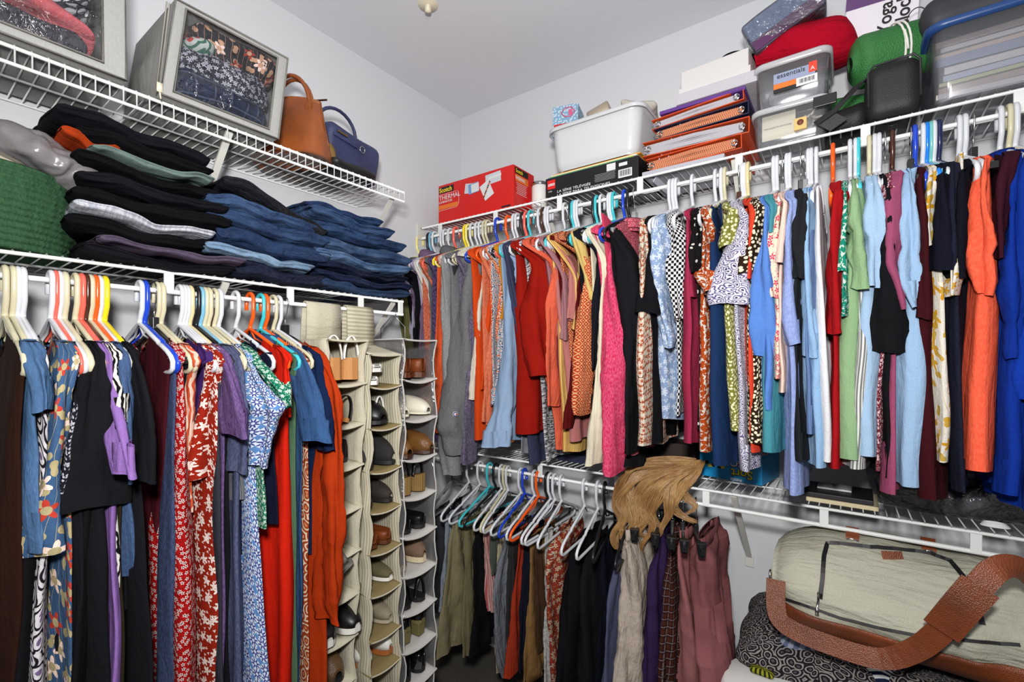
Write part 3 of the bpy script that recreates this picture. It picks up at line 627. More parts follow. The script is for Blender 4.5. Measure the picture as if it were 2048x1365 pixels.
I('B', 1017, 'orange', 'coral heather sweater', 'sweater', 'sweater', 'coral heathered sweater right of the bright orange blouse', cloth('coral_heather', (212, 104, 72), 'heather', (228, 132, 98)), sl=[(492, 1004, 1020), (600, 988, 1006), (750, 972, 992), (842, 964, 986)], hem=(850, 970, 1000))
I('B', 1030, 'white', 'orange speckled blouse', 'blouse', 'top', 'orange blouse speckled with pale dots, thin strip left of the mustard top', cloth('orange_dots', (226, 100, 60), 'dots', (240, 190, 150), s=130), sl=[(500, 1010, 1024), (560, 1002, 1016), (640, 996, 1008)], hem=(800, 985, 1010))
I('B', 1036, 'white', 'paisley print shirt', 'shirt', 'shirt', 'white shirt with orange and navy paisley, narrow strip beside the pale blue blouse', cloth('navy_orange_paisley', (224, 222, 224), 'paisley', (32, 46, 84), (220, 100, 46), 50), sl=[(560, 1008, 1018), (650, 1000, 1012), (740, 994, 1008), (810, 980, 1000)], hem=(830, 985, 1010))
I('B', 1047, 'black', 'mustard top', 'shirt', 'shirt', 'mustard yellow top whose hem peeps out under the dark clothes', cloth('mustard', (206, 134, 26)), sl=[(490, 1018, 1045), (540, 1012, 1026), (640, 1004, 1018)], hem=(880, 1018, 1052))
I('B', 1054, 'coral', 'pale blue blouse', 'blouse', 'blouse', 'pale blue blouse with a long sleeve ending in a wide ruffled cuff', cloth('pale_blue', (152, 178, 210), bump=.25), sl=[(490, 1030, 1072), (540, 1020, 1062), (620, 1010, 1050), (720, 1000, 1042), (800, 990, 1034), (832, 985, 1026), (850, 978, 1026), (892, 966, 1020)], hem=(880, 1010, 1040), ruffle=.010, fold=.005)
I('B', 1062, 'turquoise', 'slate blue cardigan', 'cardigan', 'cardigan', 'slate blue cardigan with its hem left of the marled knit', cloth('slate_card', (62, 66, 92)), sl=[(500, 1056, 1068), (700, 1040, 1056)], hem=(925, 1056, 1092))
I('B', 1072, 'grey', 'light grey cardigan', 'cardigan', 'cardigan', 'light grey cardigan hem between the slate and pale blue garments', cloth('light_grey', (150, 150, 156)), typ='plate', hem=(906, 1044, 1064))
I('B', 1081, 'white', 'dark red draped cardigan', 'cardigan', 'cardigan', 'dark red draped cardigan with a wide folded cuff and pointed tail', cloth('dark_red', (158, 26, 14), bump=.25), sl=[(480, 1086, 1122), (540, 1066, 1112), (620, 1044, 1102), (700, 1044, 1105), (735, 1052, 1112), (752, 1056, 1110)], hem=(862, 1030, 1092), fold=.007, a0=.06)
I('B', 1088, 'brown', 'wine velvet top', 'shirt', 'shirt', 'wine red velvet top hidden right of the dark red cardigan', cloth('wine', (96, 24, 30)), hem=(820, 1080, 1100))
I('B', 1095, 'white', 'black and white marled sweater', 'sweater', 'sweater', 'black and white marled sweater whose body hangs right of the slate cardigan', cloth('marl', (70, 70, 76), 'space', (216, 216, 218)), sl=[(510, 1103, 1118), (580, 1096, 1110)], hem=(918, 1088, 1118))
I('B', 1100, 'white', 'coral gauze blouse', 'blouse', 'blouse', 'coral gauze blouse with crinkled long sleeve', cloth('coral', (236, 106, 78), bump=.6), sl=[(470, 1120, 1145), (540, 1106, 1134), (620, 1098, 1128), (720, 1095, 1124), (812, 1092, 1118)], hem=(897, 1116, 1140), fold=.006)
I('B', 1131, 'white', 'muted mauve sweater', 'sweater', 'sweater', 'muted mauve sweater directly right of the coral gauze blouse', cloth('muted_mauve', (166, 118, 124)), sl=[(485, 1130, 1150), (560, 1124, 1146), (680, 1122, 1142)], hem=(850, 1130, 1155))
I('B', 1137, 'grey', 'plum top', 'shirt', 'shirt', 'plum top showing a sliver below the dusty rose sweater', cloth('plum', (120, 52, 64)), typ='plate', hem=(860, 1130, 1160))
I('B', 1144, 'black', 'dusty rose sweater', 'sweater', 'sweater', 'dusty rose sweater with its rounded hem under the patterned sleeve', cloth('dusty_rose', (194, 122, 118)), sl=[(470, 1148, 1172), (540, 1140, 1160), (640, 1136, 1154)], hem=(878, 1138, 1176))
I('B', 1148, 'turquoise', 'mustard striped blouse', 'blouse', 'top', 'mustard blouse with narrow stripes at the hem, left of the maroon sleeve', cloth('mustard_stripe', (214, 160, 72), 'stripe', (236, 200, 130), s=110), sl=[(482, 1158, 1178), (560, 1150, 1162), (660, 1148, 1160)], hem=(901, 1130, 1164))
I('B', 1153, 'white', 'maroon cardigan', 'cardigan', 'cardigan', 'maroon cardigan left of the terracotta diamond-print sleeve', cloth('maroon', (92, 16, 18)), sl=[(490, 1166, 1182), (580, 1156, 1170), (740, 1142, 1158), (856, 1132, 1148)], hem=(860, 1140, 1165))
I('B', 1158, 'white', 'terracotta diamond-print blouse', 'blouse', 'blouse', 'terracotta blouse with a small repeating diamond print on its long puffed sleeve', cloth('terracotta_diamond', (188, 72, 34), 'diamond', (232, 176, 132), s=62), sl=[(470, 1182, 1200), (530, 1170, 1194), (620, 1160, 1190), (720, 1152, 1186), (790, 1146, 1182), (829, 1148, 1178)], hem=(830, 1160, 1185), fold=.005)
I('B', 1190, 'black', 'pale yellow top', 'shirt', 'shirt', 'pale yellow top, thin strip between the diamond print and black knit', cloth('pale_yellow', (226, 196, 120)), sl=[(480, 1188, 1200), (600, 1184, 1196)], hem=(800, 1180, 1200))
I('B', 1195, 'turquoise', 'black ribbed sweater', 'sweater', 'sweater', 'black ribbed sweater left of the cream long-sleeved one', cloth('black_rib', (26, 28, 36), 'stripe', (18, 18, 24), s=120), sl=[(450, 1202, 1222), (520, 1195, 1220), (620, 1188, 1208), (740, 1184, 1200)], hem=(880, 1185, 1210))
I('B', 1204, 'white', 'grey tee', 'shirt', 'shirt', 'plain grey tee hidden behind the cream sleeve', cloth('tee_grey', (150, 148, 142)), hem=(840, 1195, 1215))
I('B', 1220, 'white', 'cream fine-knit sweater', 'sweater', 'sweater', 'cream fine-knit sweater with long sleeve left of the raspberry pink one', cloth('cream_fine', (232, 224, 198), 'stripe', (222, 214, 188), s=60), sl=[(468, 1214, 1238), (530, 1206, 1230), (620, 1200, 1222), (720, 1193, 1216), (840, 1182, 1212), (900, 1176, 1208), (927, 1172, 1206)], hem=(880, 1195, 1220), fold=.004)
I('B', 1224, 'white', 'beige shell top', 'shirt', 'shirt', 'beige shell top hidden between the cream and pink sleeves', cloth('beige', (196, 178, 150)), hem=(800, 1210, 1230))
I('B', 1229, 'turquoise', 'raspberry pink heather sweater', 'sweater', 'sweater', 'raspberry pink heathered sweater with a very long sleeve', cloth('raspberry_heather', (204, 40, 84), 'heather', (228, 96, 130)), sl=[(478, 1226, 1250), (540, 1212, 1244), (620, 1207, 1252), (680, 1206, 1260), (760, 1206, 1254), (860, 1206, 1248), (908, 1206, 1247), (946, 1207, 1246)], hem=(905, 1230, 1270), fold=.005)
I('B', 1250, 'blue', 'pink ribbed camisole', 'tank_top', 'top', 'pink ribbed camisole glimpsed left of the black crew-neck', cloth('pink_cami', (214, 70, 100)), tank=.06, hem=(905, 1240, 1275))
I('B', 1259, 'black', 'black crew-neck sweater', 'sweater', 'sweater', 'black crew-neck sweater right of the raspberry pink sleeve', BLK2, sl=[(468, 1238, 1268), (520, 1232, 1282), (600, 1236, 1288), (680, 1250, 1292), (760, 1256, 1286), (850, 1250, 1282), (905, 1250, 1280)], hem=(930, 1248, 1284), fold=.005, a0=.06)
I('B', 1270, 'clear', 'pink scalloped top', 'blouse', 'top', 'rose pink top with scalloped neckline on a clear hanger', cloth('rose_lace', (206, 76, 98), 'dots', (232, 150, 160), s=160), typ='plate', hem=(905, 1262, 1285), collar=True)
# gap, then the short-sleeved section
I('B', 1341, 'white', 'cream trellis-floral blouse', 'blouse', 'blouse', 'cream blouse with a brown trellis of small flowers and frilled shoulder', cloth('cream_trellis', (226, 216, 196), 'trellis', (120, 70, 40), (206, 100, 70), 26), sl=[(455, 1296, 1316), (490, 1280, 1308), (520, 1282, 1302), (548, 1286, 1300)], hem=(891, 1272, 1312), ruffle=.006, gpx=1325)
I('B', 1348, 'white', 'black tee left of the pale blue floral', 'shirt', 'shirt', 'black tee between the trellis-floral blouse and pale blue floral blouse', BLK, sl=[(470, 1300, 1320), (540, 1288, 1322), (600, 1278, 1325), (628, 1276, 1326)], hem=(880, 1305, 1332), gpx=1335)
I('B', 1354, 'white', 'pale blue floral blouse', 'blouse', 'blouse', 'pale blue blouse with faint white flowers and elbow-length puffed sleeve', cloth('paleblue_floral', (148, 172, 208), 'floral', (208, 220, 236), (198, 210, 230), 38), sl=[(446, 1318, 1342), (500, 1304, 1342), (570, 1306, 1346), (630, 1316, 1352), (680, 1328, 1360), (696, 1336, 1356)], hem=(837, 1322, 1366), fold=.006)
I('B', 1386, 'white', 'black and white gingham blouse', 'blouse', 'blouse', 'black and white checked gingham blouse with gathered sleeve', cloth('gingham', (236, 236, 236), 'gingham', (20, 20, 22), s=115), sl=[(442, 1352, 1376), (490, 1338, 1380), (560, 1342, 1376), (610, 1352, 1374), (640, 1356, 1372)], hem=(826, 1350, 1374), fold=.006, gpx=1372)
I('B', 1432, 'white', 'raspberry tee', 'shirt', 'shirt', 'plain raspberry tee right of the gingham blouse', cloth('raspberry', (166, 48, 78)), sl=[(450, 1386, 1402), (520, 1376, 1396), (596, 1366, 1400)], hem=(886, 1368, 1402), gpx=1405)
I('B', 1444, 'white', 'black blouse with white scribbles', 'blouse', 'blouse', 'black blouse with loose white scribble lines, left of the rust leaf print', cloth('scribble', (22, 20, 22), 'paisley', (24, 22, 24), (210, 206, 196), 30), sl=[(428, 1398, 1426), (470, 1384, 1416), (520, 1380, 1410), (548, 1386, 1404)], hem=(850, 1394, 1416), gpx=1420)
I('B', 1451, 'cream', 'rust leaf-print blouse', 'blouse', 'blouse', 'white blouse with rust-red leaf print and pointed flutter sleeve', cloth('rust_leaf', (232, 222, 210), 'leaves', (176, 72, 26), s=52), sl=[(470, 1418, 1436), (510, 1400, 1434), (545, 1388, 1434), (588, 1412, 1436)], hem=(903, 1398, 1432), ruffle=.004, gpx=1432)
I('B', 1479, 'brown', 'navy blue tank dress', 'dress', 'dress', 'solid navy tunic body between the leaf print and olive dotted top', cloth('navy_mid', (26, 50, 90)), typ='plate', hem=(921, 1426, 1472), tank=.1, gpx=1452)
I('B', 1486, 'white', 'olive dotted blouse', 'blouse', 'blouse', 'olive green blouse with pale dots and a banded short sleeve', cloth('olive_dots', (128, 128, 58), 'dots', (230, 226, 180), s=95), sl=[(428, 1456, 1480), (460, 1444, 1482), (488, 1436, 1478), (497, 1438, 1476)], hem=(861, 1456, 1490), gpx=1468)
I('B', 1490, 'white', 'white and violet paisley blouse', 'blouse', 'blouse', 'white blouse with fine violet paisley and wide ruffled sleeve', cloth('violet_paisley', (222, 220, 228), 'paisley', (92, 84, 128), (60, 50, 90), 60), sl=[(440, 1478, 1502), (490, 1462, 1500), (550, 1438, 1498), (595, 1426, 1500), (612, 1428, 1496)], hem=(932, 1486, 1516), ruffle=.010, fold=.006, gpx=1484)
I('B', 1497, 'beige', 'tomato red tee', 'shirt', 'shirt', 'tomato red tee showing beside the brown dotted blouse', cloth('tomato', (218, 68, 44)), hem=(903, 1496, 1524), sl=[(430, 1506, 1516), (560, 1496, 1512)], gpx=1506)
I('B', 1548, 'white', 'brown dotted blouse', 'blouse', 'blouse', 'dark brown blouse with scattered cream dots and frilled sleeve', cloth('brown_dots', (44, 30, 18), 'dots', (232, 220, 190), s=85), sl=[(420, 1510, 1534), (460, 1496, 1530), (520, 1480, 1524), (550, 1478, 1522)], hem=(878, 1498, 1548), ruffle=.006, gpx=1526)
I('B', 1555, 'white', 'cornflower blue blouse', 'blouse', 'blouse', 'cornflower blue blouse with a long elbow sleeve', cloth('cornflower', (92, 136, 212)), sl=[(420, 1530, 1546), (480, 1520, 1548), (580, 1508, 1552), (680, 1500, 1558), (714, 1502, 1560)], hem=(820, 1520, 1550), fold=.006, gpx=1541)
I('B', 1566, 'grey', 'teal top', 'shirt', 'shirt', 'teal top with curved hem under the cornflower blue sleeve', cloth('teal', (72, 146, 160)), typ='plate', hem=(895, 1522, 1574), sl=[(418, 1546, 1560), (470, 1542, 1556)], gpx=1552)
I('B', 1574, 'white', 'pink painterly floral blouse', 'blouse', 'blouse', 'cream blouse with pink painterly flowers and short sleeve', cloth('pink_floral', (236, 222, 196), 'floral', (206, 56, 84), (226, 150, 150), 44), sl=[(412, 1552, 1568), (470, 1540, 1562), (530, 1528, 1560), (600, 1542, 1560)], hem=(760, 1545, 1565), gpx=1562)
I('B', 1580, 'white', 'pale peach tee', 'shirt', 'shirt', 'pale peach tee with a short plain sleeve', cloth('peach', (244, 212, 196)), sl=[(414, 1566, 1584), (460, 1556, 1582), (530, 1542, 1574)], hem=(780, 1560, 1580), gpx=1574)
I('B', 1602, 'black', 'periwinkle chambray shirt', 'shirt', 'shirt', 'periwinkle chambray shirt with rolled sleeve and long body', cloth('periwinkle', (134, 150, 204), 'heather', (152, 168, 216)), typ='plate', sl=[(408, 1582, 1596), (480, 1572, 1594), (580, 1560, 1602), (650, 1562, 1606), (690, 1572, 1610)], hem=(985, 1572, 1606), gpx=1588)
I('B', 1611, 'grey', 'charcoal knotted-sleeve top', 'shirt', 'shirt', 'charcoal black top with bunched short sleeve', cloth('charcoal_black', (34, 36, 40)), typ='plate', sl=[(400, 1596, 1616), (450, 1584, 1614), (490, 1576, 1612), (530, 1584, 1612), (560, 1590, 1608)], hem=(912, 1596, 1620), fold=.006, gpx=1604)
I('B', 1617, 'white', 'sky blue frilled blouse', 'blouse', 'blouse', 'sky blue blouse with frilled sleeve edge left of the white tank', cloth('sky', (150, 188, 226)), sl=[(412, 1608, 1622), (520, 1606, 1626), (640, 1608, 1630), (690, 1610, 1636), (714, 1612, 1638)], hem=(932, 1614, 1654), ruffle=.006, gpx=1618)
I('B', 1623, 'white', 'blue chambray tank', 'tank_top', 'top', 'blue chambray tank hidden behind the white tank', cloth('chambray2', (104, 130, 176)), tank=.1, hem=(860, 1620, 1644), gpx=1630)
I('B', 1633, 'white', 'white tank top', 'tank_top', 'top', 'long white tank top left of the crimson tee', cloth('white_cotton', (232, 232, 236)), tank=.10, hem=(920, 1630, 1664), gpx=1642)
I('B', 1666, 'orange', 'crimson tee', 'shirt', 'shirt', 'crimson tee with elbow sleeve hung beside the sage blouse', cloth('crimson', (166, 20, 26)), sl=[(388, 1668, 1692), (440, 1662, 1690), (540, 1654, 1690), (640, 1650, 1688), (668, 1650, 1690)], hem=(926, 1662, 1690), fold=.005, gpx=1674)
I('B', 1700, 'white', 'teal leaf-print scarf top', 'blouse', 'top', 'white and teal leaf-print top peeping out left of the sage ruffles', cloth('teal_leaf', (206, 224, 214), 'leaves', (28, 134, 110), s=60), sl=[(450, 1676, 1692), (500, 1670, 1692), (550, 1674, 1690)], hem=(640, 1675, 1695), gpx=1690)
I('B', 1711, 'white', 'sage green ruffled blouse', 'blouse', 'blouse', 'sage green blouse with tiered ruffle sleeve', cloth('sage', (146, 180, 134)), sl=[(372, 1698, 1728), (420, 1686, 1730), (456, 1678, 1732), (470, 1694, 1728), (520, 1686, 1732), (540, 1698, 1728), (582, 1692, 1728)], hem=(908, 1672, 1738), ruffle=.009, fold=.006, gpx=1706)
I('B', 1716, 'turquoise', 'pinstriped shirt', 'shirt', 'shirt', 'grey and white pinstriped shirt showing only its hem below the sage blouse', cloth('pinstripe', (220, 220, 216), 'stripe', (120, 122, 120), s=130), hem=(934, 1682, 1732), gpx=1716)
I('B', 1738, 'cream', 'baby blue ruffled blouse', 'blouse', 'blouse', 'baby blue blouse with cascading ruffle sleeve right of the sage one', cloth('baby_blue', (168, 198, 228)), sl=[(368, 1732, 1764), (420, 1724, 1768), (466, 1720, 1770), (480, 1732, 1766), (530, 1722, 1768), (580, 1722, 1768)], hem=(902, 1706, 1772), ruffle=.009, fold=.006, gpx=1738)
I('B', 1749, 'white', 'black blouse with bell sleeve', 'blouse', 'blouse', 'black blouse with a large bell sleeve hanging over the pale blue tops', BLK, sl=[(400, 1764, 1784), (480, 1752, 1790), (580, 1740, 1800), (660, 1728, 1812), (704, 1722, 1818)], hem=(950, 1750, 1775), fold=.006, gpx=1757)
I('B', 1758, 'white', 'dark red ditsy blouse', 'blouse', 'top', 'dark red blouse with tiny white flowers, thin strip left of the rose tee', cloth('darkred_ditsy', (110, 30, 44), 'floral', (230, 200, 205), (200, 150, 160), 90), sl=[(385, 1768, 1782), (440, 1766, 1780)], hem=(930, 1750, 1772), gpx=1768)
I('B', 1770, 'clear', 'grey lace camisole', 'tank_top', 'top', 'grey lace camisole glimpsed left of the rose tee collar', cloth('grey_lace', (120, 118, 124)), typ='plate', tank=.1, uf=.12, hem=(800, 1765, 1785), gpx=1776)
I('B', 1784, 'brown', 'dusky rose tee', 'shirt', 'shirt', 'dusky rose tee with wide turned-back short sleeve', cloth('dusky_rose', (160, 78, 110)), sl=[(352, 1782, 1806), (410, 1770, 1810), (480, 1760, 1810), (535, 1756, 1806), (560, 1770, 1808), (620, 1786, 1816)], hem=(974, 1764, 1798), fold=.006, gpx=1788)
I('B', 1821, 'black', 'powder blue tee', 'shirt', 'shirt', 'powder blue tee with long body below the black bell sleeve', cloth('powder_blue', (160, 192, 226)), typ='plate', sl=[(348, 1800, 1828), (420, 1806, 1832), (500, 1800, 1838), (560, 1790, 1842), (620, 1812, 1846)], hem=(968, 1770, 1853), fold=.008, gpx=1806)
I('B', 1829, 'blue', 'oxblood tee', 'shirt', 'shirt', 'oxblood tee between the powder blue tee and the yellow floral blouse', cloth('oxblood', (62, 16, 22)), sl=[(370, 1824, 1846), (480, 1828, 1852), (640, 1826, 1856)], hem=(985, 1832, 1896), gpx=1828)
I('B', 1845, 'white', 'yellow floral blouse', 'blouse', 'blouse', 'white blouse with big mustard-yellow flowers, body visible between dark tops', cloth('yellow_bigfloral', (232, 226, 214), 'bigfloral', (206, 148, 30), (196, 160, 70), 17), sl=[(350, 1852, 1868), (400, 1848, 1868), (450, 1842, 1864), (496, 1850, 1862)], hem=(920, 1850, 1894), ruffle=.004, gpx=1846)
I('B', 1853, 'azure', 'black shell', 'shirt', 'shirt', 'black shell top hidden just right of the yellow floral blouse', BLK, uf=.12, hem=(900, 1870, 1890), gpx=1858)
I('B', 1861, 'teal', 'dark navy tee with short sleeve', 'shirt', 'shirt', 'dark navy tee with its short sleeve beside the yellow floral blouse', cloth('ink', (18, 20, 34)), sl=[(365, 1866, 1890), (450, 1860, 1900), (545, 1852, 1906)], hem=(960, 1892, 1920), uf=.17, fold=.005, gpx=1868)
I('B', 1867, 'white', 'ink blue knit top', 'shirt', 'shirt', 'ink blue knit top partly hidden between the two dark navy tees', cloth('ink_knit', (24, 26, 40), 'heather', (30, 33, 50)), sl=[(420, 1892, 1910), (540, 1890, 1912)], hem=(970, 1900, 1935), gpx=1882)
I('B', 1877, 'navy', 'yellow sprigged tank', 'tank_top', 'top', 'white tank sprigged with yellow flowers glimpsed under the navy hanger', cloth('yellow_sprig', (232, 226, 214), 'floral', (206, 148, 30), (196, 160, 70), 40), tank=.08, hem=(600, 1885, 1905), gpx=1892)
I('B', 1917, 'white', 'black polo left of the coral one', 'shirt', 'shirt', 'black polo shirt left of the coral polo', cloth('ink2', (16, 17, 28)), sl=[(352, 1904, 1932), (440, 1898, 1938), (560, 1894, 1938)], hem=(985, 1902, 1946), fold=.005, uf=.16, gpx=1908)
I('B', 1929, 'white', 'dark navy polo nearest the coral polo', 'shirt', 'shirt', 'dark navy polo immediately behind the coral polo', cloth('ink', (18, 20, 34)), hem=(970, 1925, 1955), uf=.12, gpx=1922)
I('B', 1946, 'black', 'coral polo shirt', 'polo_shirt', 'shirt', 'bright coral slub polo shirt with bunched short sleeve near the right edge', cloth('coral_slub', (240, 92, 62), 'heather', (250, 106, 76)), typ='plate', sl=[(338, 1938, 1966), (400, 1934, 1978), (460, 1932, 1994), (500, 1930, 1998), (520, 1936, 1980), (565, 1938, 1984), (594, 1944, 1976)], hem=(930, 1912, 1996), fold=.007, gpx=1944)
I('B', 1999, 'white', 'dark plum blouse', 'blouse', 'blouse', 'dark plum blouse, narrow strip left of the cobalt blue shirts', cloth('dark_plum', (58, 20, 34)), sl=[(400, 1992, 2006), (520, 1988, 2000)], hem=(640, 1985, 2000), uf=.14, gpx=1990)
I('B', 2017, 'cream', 'cobalt blue shirt with raised collar', 'shirt', 'shirt', 'cobalt blue shirt with raised collar at the right frame edge', cloth('cobalt', (16, 52, 150)), sl=[(300, 2002, 2036), (380, 2000, 2046), (500, 1996, 2052), (600, 1992, 2050), (720, 1990, 2040)], hem=(975, 1972, 2050), collar=True, fold=.007, gpx=2010)
I('B', 2030, 'white', 'second cobalt blue top', 'shirt', 'shirt', 'cobalt blue long top cut by the right frame edge', cloth('cobalt2', (18, 60, 170)), sl=[(320, 2030, 2062), (420, 2030, 2080), (560, 2030, 2090), (800, 2024, 2090)], hem=(1020, 2010, 2090), fold=.007, gpx=2030)

def hit(px, py):
    dg = bpy.context.evaluated_depsgraph_get(); dg.update(); d = ray(px, py)
    ok, loc, nrm, idx, ob, mt = sc.ray_cast(dg, Vector((CX, CY, CZ)), d.normalized()); nrm = -nrm if nrm.dot(d) > 0 else nrm; nrm = (nrm-d.normalized()*.8).normalized(); return loc, nrm, ob
loc, nrm, ob = hit(910, 829)
if loc is not None and ob and ob.parent:
    root = ob.parent; Mi = (Matrix.Translation(root.location) @ root.rotation_euler.to_matrix().to_4x4()).inverted()
    rot = (Mi.to_3x3() @ nrm.to_track_quat('Z', 'Y').to_matrix()).to_euler()
    e1 = MB().lathe([(0, 0), (.011, 0), (.0115, .001), (0, .0012)], 24).build('emblem', plain('emblem_white', (220, 220, 226), .6), root, loc=Mi @ (loc+nrm*.004), rot=rot)
    r1 = MB().tube([(.0078*math.cos(a), .0078*math.sin(a), .0015) for a in (lerp(.7, 2*PI-.7, k/14) for k in range(15))], .0019, 5).build('emblem_letter', plain('emblem_blue', (32, 40, 110), .6), e1)
    MB().box((.004, 0, .0018), (.007, .0055, .001)).build('emblem_spot', plain('emblem_red', (190, 30, 40), .6), e1)
# ---------------------------------------------------------------- things on the left shelves
def wy(px, X=.31): return at_x(px, 600, X).y
ZD = ZLL+.004; ZU = ZUL+.004
def patch(mb, a, b, c, d, nu=8, nv=8, bulge=0.0, mi=0, nz=0.0, seed=0, skip=None):
    """bilinear sheet a-b-c-d, pushed out along its normal"""
    a, b, c, d = map(Vector, (a, b, c, d)); nrm = (b-a).cross(d-a).normalized(); base = len(mb.v); W, H = (b-a).length, (d-a).length
    for j in range(nv+1):
        for i in range(nu+1):
            u, v = i/nu, j/nv; p = a.lerp(b, u).lerp(d.lerp(c, u), v); e = math.sin(PI*u)*math.sin(PI*v)
            p = p+nrm*(bulge*e+nz*e*noise.noise(Vector((u*4+seed, v*4, seed)))); mb.v.append(tuple(p))
    for j in range(nv):
        for i in range(nu):
            q = [base+j*(nu+1)+i, base+j*(nu+1)+i+1, base+(j+1)*(nu+1)+i+1, base+(j+1)*(nu+1)+i]
            mb.f.append(tuple(q)); mb.uv.append([(i/nu*W, j/nv*H), ((i+1)/nu*W, j/nv*H), ((i+1)/nu*W, (j+1)/nv*H), (i/nu*W, (j+1)/nv*H)]); mb.mi.append(mi)
    return mb
def folded(label, name, cat, mat, y0, y1, z0, h, x0=.03, x1=.34, seed=1.0, droop=0.0, tilt=0.0, layers=2, group=None, lump=.010, skew=0.0):
    """one folded garment lying along the shelf: stacked layers with rounded folded edges"""
    m = MB(); n = 56; rows = []; Y = y1-y0; N = 26; CR = min(h*.5, .02)
    specs = [(0, -CR*math.sin(a), max(.12, math.cos(a))) for a in (1.5, 1.25, .9, .5)]+[(k/N, 0, 1) for k in range(N+1)]+[(1, CR*math.sin(a), max(.12, math.cos(a))) for a in (.5, .9, 1.25, 1.5)]
    for kk, off, sc_ in specs:
        row = []; hh = h*sc_*(1+.12*noise.noise(Vector((kk*3, seed, 0)))); wx = 1+.05*noise.noise(Vector((kk*2.5, seed*2, 4)))
        for i in range(n):
            th = PI+2*PI*i/n; c, s_ = math.cos(th), math.sin(th)
            X = (x1-x0)/2*(abs(c)**.42)*(1 if c > 0 else -1)*wx; Z = hh/2*(abs(s_)**.8)*(1 if s_ > 0 else -1)
            if abs(c) > .6: X -= (1 if c > 0 else -1)*.010*(.5+.5*math.cos(Z/h*2*PI*layers+kk*1.5))*abs(c)
            v = noise.noise_vector(Vector((X*8+seed*3, kk*Y*10+seed, Z*10+seed)))*lump+noise.noise_vector(Vector((X*26+seed, kk*Y*24, Z*50+seed)))*lump*.55
            zz = Z+z0+h/2+v.z*.6-droop*.5*max(0, (kk-.6)/.4)**2-droop*.3*max(0, (.25-kk)/.25)**2+tilt*(kk-.5)+.007*math.sin(kk*6+1.2)+.002*math.sin(kk*15+seed*2)
            row.append(((x0+x1)/2+X+v.x+.010*math.sin(kk*5+seed), y0+Y*kk+off+v.y*.7+skew*X, zz))
        rows.append(row)
    m.loft(rows, True, True, True); o = m.build(name, mat); return tag(o, label, cat, group)
# green coiled rope basket, with the book and the grey plastic bag on top
gc = cloth('green_rope', (62, 98, 68), 'heather', (52, 86, 58), bump=.5, rough=.95)
by, bx = wy(153, .2)-.175, .165; bk = empty('rope_basket', (bx, by, ZD), label='dark green coiled rope basket on the lower left shelf at the frame edge', cat='basket')
prof = []
for k in range(13):
    z = .008+k*.0138; r = .150+.012*math.sin(k/12*PI*.8)
    for a in (-.9, -.45, 0, .45, .9): prof.append((r+.0042*math.cos(a*PI/2*1.1), z+.0069*a/1.0))
inn = [(r-.012, z) for r, z in reversed(prof[::5])]
MB().lathe([(.0, .004), (.145, .002)]+prof+inn+[(.0, .02)], 110, sy=1.12, cap=False).build('coiled_body', gc, bk)
for sg in (-1, 1):
    MB().tube([(.07*math.cos(a)*1.2, sg*.165, .14+.05*math.sin(a)) for a in (PI*k/10 for k in range(11))], .007, 8).build('handle', gc, bk)
bo = empty('book', (.17, wy(10, .2)-.06, ZD+.195), (0.03, -.10, .25), 'blue hardback book lying on the green basket', 'book')
cov = plain('navy_cover', (28, 44, 84), .4)
MB().box((0, 0, .017), (.19, .245, .003)).box((0, 0, -.017), (.19, .245, .003)).box((-.094, 0, 0), (.003, .245, .034)).build('cover', cov, bo, smooth=False, bevel=.001)
MB().box((.0, 0, 0), (.180, .235, .031)).build('pages', cloth('page_block', (222, 212, 190), 'hstripe', (196, 186, 164), s=700, bump=.05), bo, smooth=False)
tag(rbox((.16, wy(8, .2)-.08, ZD+.25), (.2, .22, .05), .02, nz=.01).build('scarf', cloth('dark_navy_knit', (26, 28, 44))), 'dark navy folded scarf lying on the blue book at the left frame edge', 'scarf')
m = MB(); rows = []
for k in range(49):
    t_ = k/48; rr = math.sin(PI*min(1, .03+t_*.94))**.6; row = []
    for i in range(72):
        th = 2*PI*i/72; p = Vector((.085*rr*math.cos(th), (t_-.5)*.24, .052*rr*math.sin(th)))
        v = noise.noise_vector(p*13+Vector((3, 1, 2)))*.02+noise.noise_vector(p*30)*.009-p.normalized()*abs(noise.noise(p*45))*.008; row.append(tuple(p+v))
    rows.append(row)
m.loft(rows, True, True, True)
gb = m.build('plastic_bag', plain('grey_polybag', (118, 114, 116), .3, 0, .5, .9, 30, .5)); gb.location = (.235, wy(100, .31)+.01, ZD+.222); gb.rotation_euler = (-.32, .1, -.1)
tag(gb, 'crumpled grey plastic bag on top of the green rope basket', 'plastic bag')
